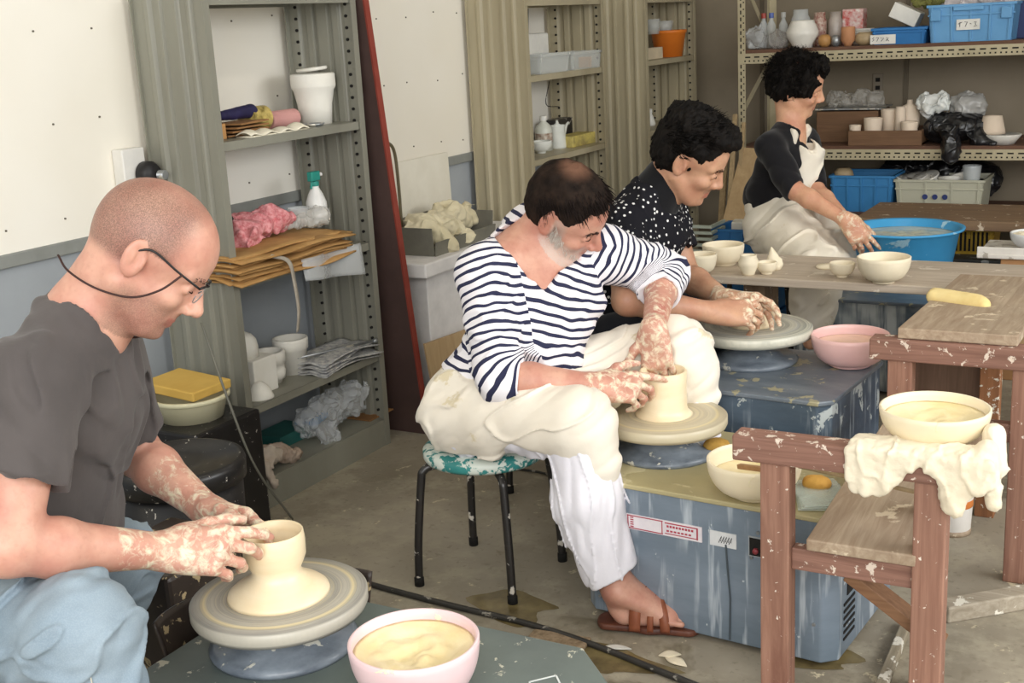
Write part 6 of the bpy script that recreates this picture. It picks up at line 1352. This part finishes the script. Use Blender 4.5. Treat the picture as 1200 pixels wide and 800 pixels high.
p = shp(661, CF-.10, fz2)+V3(-.03, 0, 0); r = S(10, p); h = S(30, p); t = thingw('white_kettle', 'tall white enamel pouring can with a long spout beside the bottle', 'kettle', p); we = M('white_enamel2', '#e0e2da', rough=.25)
MB().lathe([(0, 0), (r, 0), (r*1.02, h*.08), (r*.9, h*.85), (r*.95, h*.9), (0, h*.92)], (0, 0, 0), 30).build('can_body', we, t, smooth=True)
MB().lathe([(r*.5, h*.9), (r*.15, h*.97), (r*.12, h*1.06), (0, h*1.08)], (0, 0, 0), 20).build('lid_knob', we, t, smooth=True)
MB().tube(bezpts([V3(0, r*.8, h*.2), V3(0, r*1.7, h*.45), V3(0, r*2.3, h*.78), V3(0, r*3.0, h*.9)], 5), [.009]*6+[.007]*5+[.006]*5, 10).build('spout', we, t, smooth=True)
tubbox('black_box', 'small black box behind the pouring can', 'box', 652, 684, 172, 30, fz2, bl, .06, .003, X=CF-.17)
tubbox('sponge_pack', 'pack of yellow sponges at the right end of the lower shelf', 'sponge', 672, 703, 176, 13, fz2, M('yellow_pack', '#cdbd6a', '#9a8a55', 30, .6), .09, .004)
for lb, (a0, a1, a2) in (('bent black wire at the top left inside the middle unit', ((619, 10), (619, 60), (616, 40))), ('short bent black wire lower left inside the middle unit', ((619, 100), (622, 128), (617, 135))), ('hooked black wire hanging at the back of the middle unit', ((644, 95), (640, 122), (655, 125)))):
    wobj(MB().tube(bezpts([onx(*a0, CF-.12), onx(*a1, CF-.12), onx(*a2, CF-.12)], 5), .002, 6), 'bent_wire', bl, lb, 'wire')
p = shp(784, CF-.09, fz3); r = S(21, p); t = thingw('orange_bucket', 'orange plastic bucket on the shelf of the corner unit', 'bucket', V3(p.x, p.y, fz3)); h = S(30, p); orp = M('orange_plastic', '#e2802f', '#d77426', 4, .4)
MB().lathe([(0, 0), (r*.74, 0), (r*.95, h*.88), (r*1.0, h*.90), (r*1.02, h), (r*.97, h*1.01), (r*.90, h*.9), (r*.7, .006), (0, .006)], (0, 0, 0), 44).build('bucket_body', orp, t, smooth=True)
for i, (cx, w, h_) in enumerate(((770, 9, 17), (783, 11, 14))):
    pp = V3(p.x-.02, onx(cx, 50, p.x).y, fz3+h*.9); lath('clear_tumbler', ('clear cup stacked at the left of the orange bucket', 'wider clear jar beside it in the orange bucket')[i], 'cup', pp, [(0, 0), (S(w*.8, pp), 0), (S(w, pp), S(h_, pp)), (S(w*.93, pp), S(h_, pp)), (S(w*.7, pp), .004), (0, .004)], clearp, n=24)
tubbox('small_carton', 'small pale carton in front of the orange bucket', 'box', 760, 777, 84, 13, fz3, M('pale_card', '#d5c6a9', rough=.8), .05, .001)
p = shp(768, CF-.10, fz2); p.z = fz2; lath('squeeze_bottle', 'white squeeze bottle on the lower shelf of the corner unit', 'bottle', p+V3(-.03, 0, 0), [(0, 0), (.026, 0), (.03, .01), (.02, .045), (.012, .06), (.014, .066), (.014, .085), (0, .085)], whitep, n=24)
tubbox('clear_box', 'tall clear plastic sheet standing in the corner unit', 'plastic sheet', 778, 798, 160, 50, fz2, clearp, .02, .002, X=CF-.2)

# ------------------------------------------------------------------ things on the rack
def rkc(px, py, dy=.08): return ony(px, py, RY0+dy)
def rbox(name, label, cat, x0, x1, hpx, z, mat, dy=.1, depth=.15, bev=.004, dz=0, rz=0, group=None):
    a, b = ony(x0, 100, RY0+dy), ony(x1, 100, RY0+dy); w = b.x-a.x; h = S(hpx, a)
    return wobj(MB().box(((a.x+b.x)/2, RY0+dy+depth/2, z+dz+h/2), (w, depth, h), rotz(rz) if rz else None), name, mat, label, cat, group, bevel=bev)
def rlathe(name, label, cat, cx, w, hpx, z, prof, mat, dy=.12, group=None, rot=None):
    a = ony(cx, 100, RY0+dy); r = S(w/2, a); h = S(hpx, a); o = MB().lathe([(x*r, y*h) for x, y in prof], (0, 0, 0), 32).build(name, mat, smooth=True, loc=(a.x, RY0+dy, z))
    if rot: o.rotation_euler = rot
    return tag(o, label, cat, group)
CUP = [(0, 0), (.72, 0), (.85, .3), (1, .96), (.97, 1), (.88, .96), (.66, .1), (0, .1)]; BALL = [(0, 0), (.5, 0), (.9, .25), (1, .5), (.9, .8), (.6, 1), (0, 1)]
JAR = [(0, 0), (.9, 0), (1, .06), (1, .75), (.8, .85), (.8, 1), (0, 1)]
wht = M('white_glaze2', '#ece8de', rough=.3); terr = M('terracotta', '#c08a63', '#b07b55', 8, .7); beige = M('beige_stoneware', '#b9a482', '#a08a68', 10, .5)
rlathe('white_jar', 'faceted white jar with a narrow foot on the top shelf, left of the small pots', 'jar', 940, 37, 31, RZ2, [(0, 0), (.62, 0), (.66, .14), (.98, .42), (1, .60), (.72, .96), (.70, 1), (.6, .98), (.6, .5), (0, .4)], wht, .07)
rlathe('brown_ball_pot', 'small round ochre pot right of the faceted white jar', 'pot', 966, 15, 14, RZ2, BALL, M('ochre', '#b98a52', rough=.5), .06)
rlathe('silver_can', 'small silver can between the ochre pot and terracotta cup', 'can', 979, 11, 13, RZ2, BALL, MT['chrome'], .06)
rlathe('terracotta_cup', 'tall terracotta cup on the top shelf', 'cup', 993, 16, 22, RZ2, [(0, 0), (.5, 0), (.6, .12), (1, .3), (1, .95), (.95, 1), (.8, 1), (.8, .4), (0, .3)], terr, .05)
rlathe('beige_ball_pot', 'squat beige pot right of the terracotta cup', 'pot', 1013, 24, 15, RZ2, BALL, beige, .07)
rg_ = glassy('clear_glass', '#e8eded', .4, .08)
rlathe('glass_jar', 'clear glass jar directly behind the faceted white jar', 'jar', 938, 22, 42, RZ2, JAR, rg_, .24)
rlathe('red_jar', 'dark red patterned jar right of the clear glass jar', 'jar', 960, 16, 38, RZ2, JAR, M('red_pattern', '#8d4a40', '#c9b6a5', 60, .4), .25)
rlathe('glass_jar', 'clear jar with a pale lid beside the red-and-white packet', 'jar', 978, 16, 38, RZ2, JAR, M('cloudy_jar', '#b5aaa0', '#8d827a', 12, .3), .26)
rbox('red_packet', 'red and white printed packet behind the terracotta cup', 'packet', 986, 1010, 40, RZ2, M('red_white_print', '#c24a44', '#e6dcd6', 34, .5), .26, .08)
for i in range(3): rlathe('plate', ['lowest', 'middle', 'topmost'][i]+' plate in the short stack behind the beige pot', 'plate', 1010, 30-2*i, 4, RZ2+.035+i*.012, [(0, 0), (.6, 0), (1, .8), (.98, 1), (.6, .3), (0, .3)], wht, .2, 'plates stacked behind the beige pot')
rlathe('plate_stand', 'white dish under the stacked plates', 'dish', 1010, 28, 12, RZ2, CUP, wht, .2)
a = rkc(884, 50, .12); blob('plastic_bag', 'clear plastic bag of white scraps at the left end of the top shelf', 'plastic bag', [('e', (a.x+.01, RY0+.12, RZ2+.055), (.055, .06, .058), None, .02)], glassy('bag_clear', '#d9dcdc', .36, .15), fold=lambda P: crumple(P, .010, 34, 3))
a = rkc(910, 50, .12); blob('plastic_bag', 'greyer clear bag right beside it on the top shelf', 'plastic bag', [('e', (a.x, RY0+.14, RZ2+.045), (.05, .06, .048), None, .02)], glassy('bag_clear2', '#c9c6c2', .36, .15), fold=lambda P: crumple(P, .010, 34, 8))
for i, (cx, m_, lb) in enumerate(((895, '#a8473c', 'bottle with a red cap behind the bags'), (904, '#5a6fb0', 'bottle with a blue cap behind the bags'), (918, '#b5b5b0', 'bottle with a pale cap behind the bags'))):
    a = ony(cx, 50, RY0+.26); t = thingw('small_bottle', lb, 'bottle', V3(a.x, RY0+.26, RZ2)); r = .022
    MB().lathe([(0, 0), (r, 0), (r, .11), (r*.45, .135), (r*.45, .15), (0, .15)], (0, 0, 0), 20).build('bottle_body', rg_, t, smooth=True); MB().lathe([(r*.55, .145), (r*.55, .17), (0, .17)], (0, 0, 0), 16).build('cap', M('cap', m_, rough=.4), t)
def strokes(parent, pts_list, mat, name='handwriting', r=.0012):
    q = MB()
    for pts in pts_list: q.tube(pts, r, 5)
    return q.build(name, mat, parent)
ink = M('black_marker', '#2b2b30', rough=.5)
a, b_ = rkc(1022, 50, .03), rkc(1085, 50, .03)
c_ = crate('blue_tray', 'low bright blue tray with a white name card on the top shelf', 'tray', ((a.x+b_.x)/2, RY0+.13, RZ2), b_.x-a.x, .2, .075, M('bright_blue_tray', '#2f78b8', rough=.5), 2)
lb = MB().box((-.07, -.108, .025), (.115, .003, .042)).build('name_card', whitep, c_)
strokes(lb, [[(-.11, -.111, .035), (-.118, -.111, .030), (-.110, -.111, .024), (-.118, -.111, .017)], [(-.10, -.111, .034), (-.088, -.111, .034), (-.097, -.111, .017)], [(-.08, -.111, .034), (-.076, -.111, .030)], [(-.07, -.111, .034), (-.066, -.111, .030), (-.078, -.111, .017)], [(-.056, -.111, .032), (-.044, -.111, .032), (-.056, -.111, .017)], [(-.052, -.111, .026), (-.042, -.111, .017)]], ink)
a, b_ = rkc(1086, 50, .02), rkc(1188, 50, .02)
c_ = crate('light_blue_crate', 'large light blue crate with a white label on the top shelf', 'crate', ((a.x+b_.x)/2, RY0+.2, RZ2), b_.x-a.x, .34, .165, MT['crate_light'], 5)
lb = MB().box((-.01, -.172, .075), (.10, .004, .046)).build('paper_label', whitep, c_)
strokes(lb, [[(-.045, -.176, .086), (-.045, -.176, .066)], [(-.052, -.176, .078), (-.036, -.176, .086)], [(-.025, -.176, .086), (-.013, -.176, .086), (-.022, -.176, .066)], [(-.002, -.176, .080), (.004, -.176, .076)], [(.015, -.176, .084), (.026, -.176, .084), (.020, -.176, .076), (.028, -.176, .068), (.014, -.176, .066)]], ink)
MB().box((-.01, -.178, .145), (.13, .012, .018)).build('handle', MT['crate_light'], c_, bevel=.003)
for s in (-1, 1): MB().box((s*.15, -.176, .12), (.045, .014, .05)).build('clasp', MT['crate_light'], c_, bevel=.003)
a = rkc(1140, 5, .15); blob('plastic_bag', 'big clear bag of pinkish scraps filling the light blue crate', 'plastic bag', [('c', (a.x-.10, RY0+.2, RZ2+.18), (a.x+.13, RY0+.2, RZ2+.19), .07, .075, .03)], glassy('pinkish_bag', '#e6dede', .62, .2), fold=lambda P: crumple(P, .014, 22, 3))
a = rkc(1090, 8, .12); blob('moss_cloth', 'moss green cloth at the left corner of the light blue crate', 'cloth', [('c', (a.x-.06, RY0+.12, RZ2+.175), (a.x+.03, RY0+.12, RZ2+.18), .022, .022, .02)], M('moss_green', '#77763f', '#5b5a2f', 20, .9), fold=lambda P: crumple(P, .008, 40, 6))
a = rkc(1062, 20, .12); wobj(MB().box((a.x, RY0+.13, RZ2+.13), (.13, .10, .07), Matrix.Rotation(.45, 3, 'Y')), 'white_carton', whitep, 'open white carton tilted on the bright blue tray', 'box', bevel=.003)
rbox('navy_bin', 'dark navy bin at the right end of the top shelf', 'bin', 1188, 1225, 42, RZ2, M('navy_plastic', '#27335e', rough=.5), .2, .2)
# middle level
rw = wood('crate_wood', '#7d5c40', '#63472f', axis=0); 
rbox('wooden_box', 'old brown wooden box left of the tray of white pots', 'box', 957, 1030, 36, RZ1, rw, .16, .25)
a, b_ = rkc(958, 140, .16), rkc(1030, 140, .16); wobj(MB().box(((a.x+b_.x)/2, RY0+.28, RZ1+.16), (b_.x-a.x+.02, .25, .006)), 'metal_tray', MT['chrome'], 'thin metal tray lying on the brown wooden box', 'tray')
blob('plastic_sheeting', 'heap of hazy clear plastic sheeting on the metal tray', 'plastic', [('c', (a.x+.06, RY0+.28, RZ1+.20), (b_.x-.04, RY0+.28, RZ1+.20), .038, .042, .03)], glassy('hazy_sheeting', '#c9c5bc', .32, .25), fold=lambda P: crumple(P, .012, 28, 13))
a, b_ = rkc(993, 170, .0), rkc(1079, 170, .0); t = thingw('wooden_tray', 'shallow wooden tray holding six white biscuit pots', 'tray', V3((a.x+b_.x)/2, RY0+.15, RZ1)); w = b_.x-a.x; h = S(17, a)
wpart(MB().box((t.location.x, RY0+.15, RZ1+.005), (w, .26, .01)), 'base', rw, t)
for s in (-1, 1): wpart(MB().box((t.location.x, RY0+.15+s*.13, RZ1+h/2), (w, .012, h)), 'long_side', rw, t, bevel=.001); wpart(MB().box((t.location.x+s*(w/2-.006), RY0+.15, RZ1+h/2), (.012, .25, h)), 'short_side', rw, t, bevel=.001)
bis = M('biscuit_ware', '#e3d2be', '#d8c5af', 8, .7)
for i, (cx, w_, hp, dy, lb) in enumerate(((1003, 14, 20, .07, 'shallow white biscuit dish at the left end of the wooden tray'), (1024, 22, 28, .08, 'straight white biscuit cup, second from the left in the wooden tray'), (1045, 24, 36, .17, 'tall white biscuit cup at the back of the wooden tray'), (1067, 20, 24, .06, 'low white biscuit cup at the front right of the wooden tray'))): rlathe('biscuit_cup', lb, 'cup', cx, w_, hp, RZ1+.012, CUP, bis, dy)
rlathe('biscuit_vase', 'white biscuit vase with a lidded neck in the wooden tray', 'vase', 1067, 24, 46, RZ1+.012, [(0, 0), (.6, 0), (.95, .4), (1, .6), (.7, .85), (.3, .9), (.25, 1), (0, 1)], bis, .19)
rlathe('biscuit_cup', 'upturned white biscuit cup in the middle of the wooden tray', 'cup', 1056, 14, 40, RZ1+.012, [(0, 0), (1, 0), (.9, .9), (.7, 1), (0, 1)], bis, .12)
a = rkc(1092, 130, .12); blob('plastic_bag', 'white crumpled bag with green print above the black bag', 'plastic bag', [('e', (a.x-.02, RY0+.16, RZ1+.17), (.06, .05, .05), None, .02), ('e', (a.x+.04, RY0+.16, RZ1+.19), (.04, .05, .05), None, .02)], M('white_bag', '#e6e6e2', '#d5dad5', 12, .5), fold=lambda P: crumple(P, .014, 28, 3))
a = rkc(1130, 130, .12); blob('plastic_bag', 'grey translucent bag right of the white crumpled bag', 'plastic bag', [('e', (a.x, RY0+.18, RZ1+.17), (.085, .07, .06), None, .02)], glassy('grey_bag', '#b9b8b4', .7, .25), fold=lambda P: crumple(P, .010, 24, 9))
a = rkc(1118, 165, .06); bbm = M('black_bag', '#151517', '#1d1d20', 6, .3, spec=.6)
blob('black_bag', 'black plastic bag sagging over the edge of the rack shelf', 'plastic bag', [('e', (a.x, RY0+.14, RZ1+.07), (.17, .12, .07), None, .03), ('c', (a.x-.01, RY0-.0, RZ1+.05), (a.x, RY0-.03, RZ1-.035), .05, .035, .03), ('c', (a.x+.1, RY0+.05, RZ1+.03), (a.x+.17, RY0+.03, RZ1+.01), .04, .02, .03)], bbm, fold=lambda P: crumple(P, .010, 18, 3))
rlathe('upturned_cup', 'upturned white flowerpot right of the black bag', 'pot', 1165, 30, 22, RZ1+.045, [(0, 0), (1, 0), (.95, .2), (.72, .95), (0, 1)], bis, .10)
rlathe('blue_rim_plate', 'shallow white plate under the upturned flowerpot', 'plate', 1178, 42, 12, RZ1, [(0, 0), (.6, 0), (1, .9), (.98, 1), (.6, .3), (0, .3)], wht, .08)
for s_ in (0,): rlathe('dish_stack', 'short stack of dishes under the flowerpot, on the rack', 'dish', 1163, 26, 12, RZ1, [(0, 0), (.9, 0), (1, .5), (.9, 1), (0, 1)], wht, .14)
# lower level
a, b_ = rkc(972, 230, .03), rkc(1046, 230, .03); c_ = crate('blue_crate', 'bright blue crate on the lowest rack shelf, right of the woman', 'crate', ((a.x+b_.x)/2, RY0+.17, RZ0), b_.x-a.x, .26, ony(1000, 207, RY0).z-RZ0, M('mid_blue_crate', '#3f86bd', '#3578ad', 4, .5), 5)
a2 = (a+b_)/2; rlathe('stoneware_ball', 'pale round pot sticking up out of the bright blue crate', 'pot', 990, 24, 20, RZ0+.12, BALL, beige, .12)
a, b_ = rkc(1048, 230, .03), rkc(1152, 230, .03); cz = ony(1100, 212, RY0).z; c_ = crate('clear_crate', 'translucent crate with three navy dots, packed with dishes on the lowest rack shelf', 'crate', ((a.x+b_.x)/2, RY0+.17, RZ0), b_.x-a.x, .26, cz-RZ0, glassy('milky_crate', '#cfcdb8', .72, .35), 4)
for i in range(3): MB().lathe([(.0125, 0), (.0125, .003), (0, .003)], (-.06+.045*i, -.132, (cz-RZ0)*.5), 16, Matrix.Rotation(PI/2, 3, 'X')).build('navy_dot', M('navy_dot', '#2f3d73', rough=.5), c_)
for i in range(6): rlathe('dish', 'white dish heaped in the translucent crate, '+['leftmost', 'second from the left', 'third from the left', 'third from the right', 'second from the right', 'rightmost'][i], 'dish', 1062+14*i, 26+3*(i % 3), 9, RZ0+.12+.008*(i % 3), [(0, 0), (.6, 0), (1, .8), (.98, 1), (.6, .3), (0, .3)], wht, .12+.03*(i % 2), 'dishes in the translucent crate', rot=(.3*math.sin(i), .35*math.cos(i*2), 0))
a = rkc(1060, 200, .25); blob('black_bag', 'black bags stuffed behind the crates on the lowest rack shelf', 'plastic bag', [('c', (a.x-.05, RY0+.38, RZ0+.15), (a.x+.35, RY0+.38, RZ0+.12), .10, .09, .03)], bbm, h=.006, fold=lambda P: crumple(P, .014, 18, 3))
rlathe('glass_tumbler', 'clear tumbler at the right corner of the translucent crate', 'glass', 1143, 22, 24, RZ0+.13, CUP, rg_, .09)
# back wall socket
a = ony(1029, 98, WY-.006); t = thingw('wall_socket', 'small wall plate with two dark sockets on the back wall', 'wall socket', V3(a.x, WY-.012, a.z-.05)); wpart(MB().box((a.x, WY-.008, a.z), (.05, .008, .10)), 'plate', M('brown_plate', '#857a69', rough=.6), t, bevel=.002)
for s in (-1, 1): wpart(MB().box((a.x, WY-.013, a.z+s*.02), (.022, .004, .020)), 'socket', MT['black_hole'], t)

# ------------------------------------------------------------------ on the floor
cab = M('black_cable', '#2b2926', '#3a3733', 12, .5, splat=(.4, 30, '#8f8a80')); pts = [onz(390, 668, .008), onz(430, 683, .008), onz(520, 707, .008), onz(620, 731, .008), onz(700, 757, .008), onz(770, 785, .008), onz(840, 812, .008)]
wobj(MB().tube(bezpts(pts, 8), .0075, 10), 'floor_cable', cab, 'thick dark cable crossing the floor from the nearest wheel', 'cable', smooth=True)
pts = [onz(598, 548, .005), onz(640, 555, .005), onz(690, 575, .005), onz(722, 590, .005)]; wobj(MB().tube(bezpts(pts, 6), .004, 8), 'thin_cable', cab, 'thin cable on the floor behind the teal stool', 'cable', smooth=True)
a = onz(655, 752, .0); wobj(MB().box((a.x, a.y, .006), (.14, .05, .010), rotz(.1)), 'scouring_pad', M('woven_pad', '#a18c72', '#7b6850', 60, .9, bump=.6, bscale=160), 'flattened woven pad on the floor below the trouser hem', 'pad', bevel=.003)
for i, (x, y, L, w, a_) in enumerate(((722, 760, .07, .022, .3), (792, 776, .06, .03, -.3), (785, 768, .05, .03, .5))):
    c_ = onz(x, y, 0); q = MB(); q.sheet((lambda L, w: lambda u, v: V3((u-.5)*L, (v-.5)*w*math.sin(PI*min(.98, max(.02, u))), .003+.004*math.sin(u*PI)))(L, w), 12, 6); o = wobj(q, 'clay_shaving', MT['clay_dry'] if i else whitep, ('flat white scrap beside the woven pad on the floor', 'pale clay shaving on the floor nearest the cable', 'thin clay shaving curled behind the other shaving')[i], 'clay', smooth=True, solid=.002); o.location = (c_.x, c_.y, .001); o.rotation_euler = (0, 0, a_)
for i, (x, y, sx, sy) in enumerate(((602, 712, .10, .09), (700, 770, .16, .05), (955, 770, .09, .06))):
    c_ = onz(x, y, 0); n = 40; r0 = random.Random(i); ph = [r0.uniform(0, 6) for _ in range(3)]
    rim = [V3(math.cos(2*PI*k/n)*sx*(1+.25*math.sin(2*PI*k/n*3+ph[0])+.12*math.sin(2*PI*k/n*7+ph[1])), math.sin(2*PI*k/n)*sy*(1+.25*math.sin(2*PI*k/n*2+ph[2])), .0012) for k in range(n)]
    q = MB(); q.add(rim+[V3(0, 0, .003)], [(k, (k+1) % n, n) for k in range(n)]); o = q.build('slip_puddle', M('wet_slip_stain', '#857650', '#5f5339', 12, .25), smooth=True, loc=(c_.x, c_.y, 0)); tag(o, ('dried slip stain on the floor beside the woven pad', 'dark slip puddle on the floor in front of the blue-grey wheel', 'slip puddle under the front trestle')[i], 'puddle')
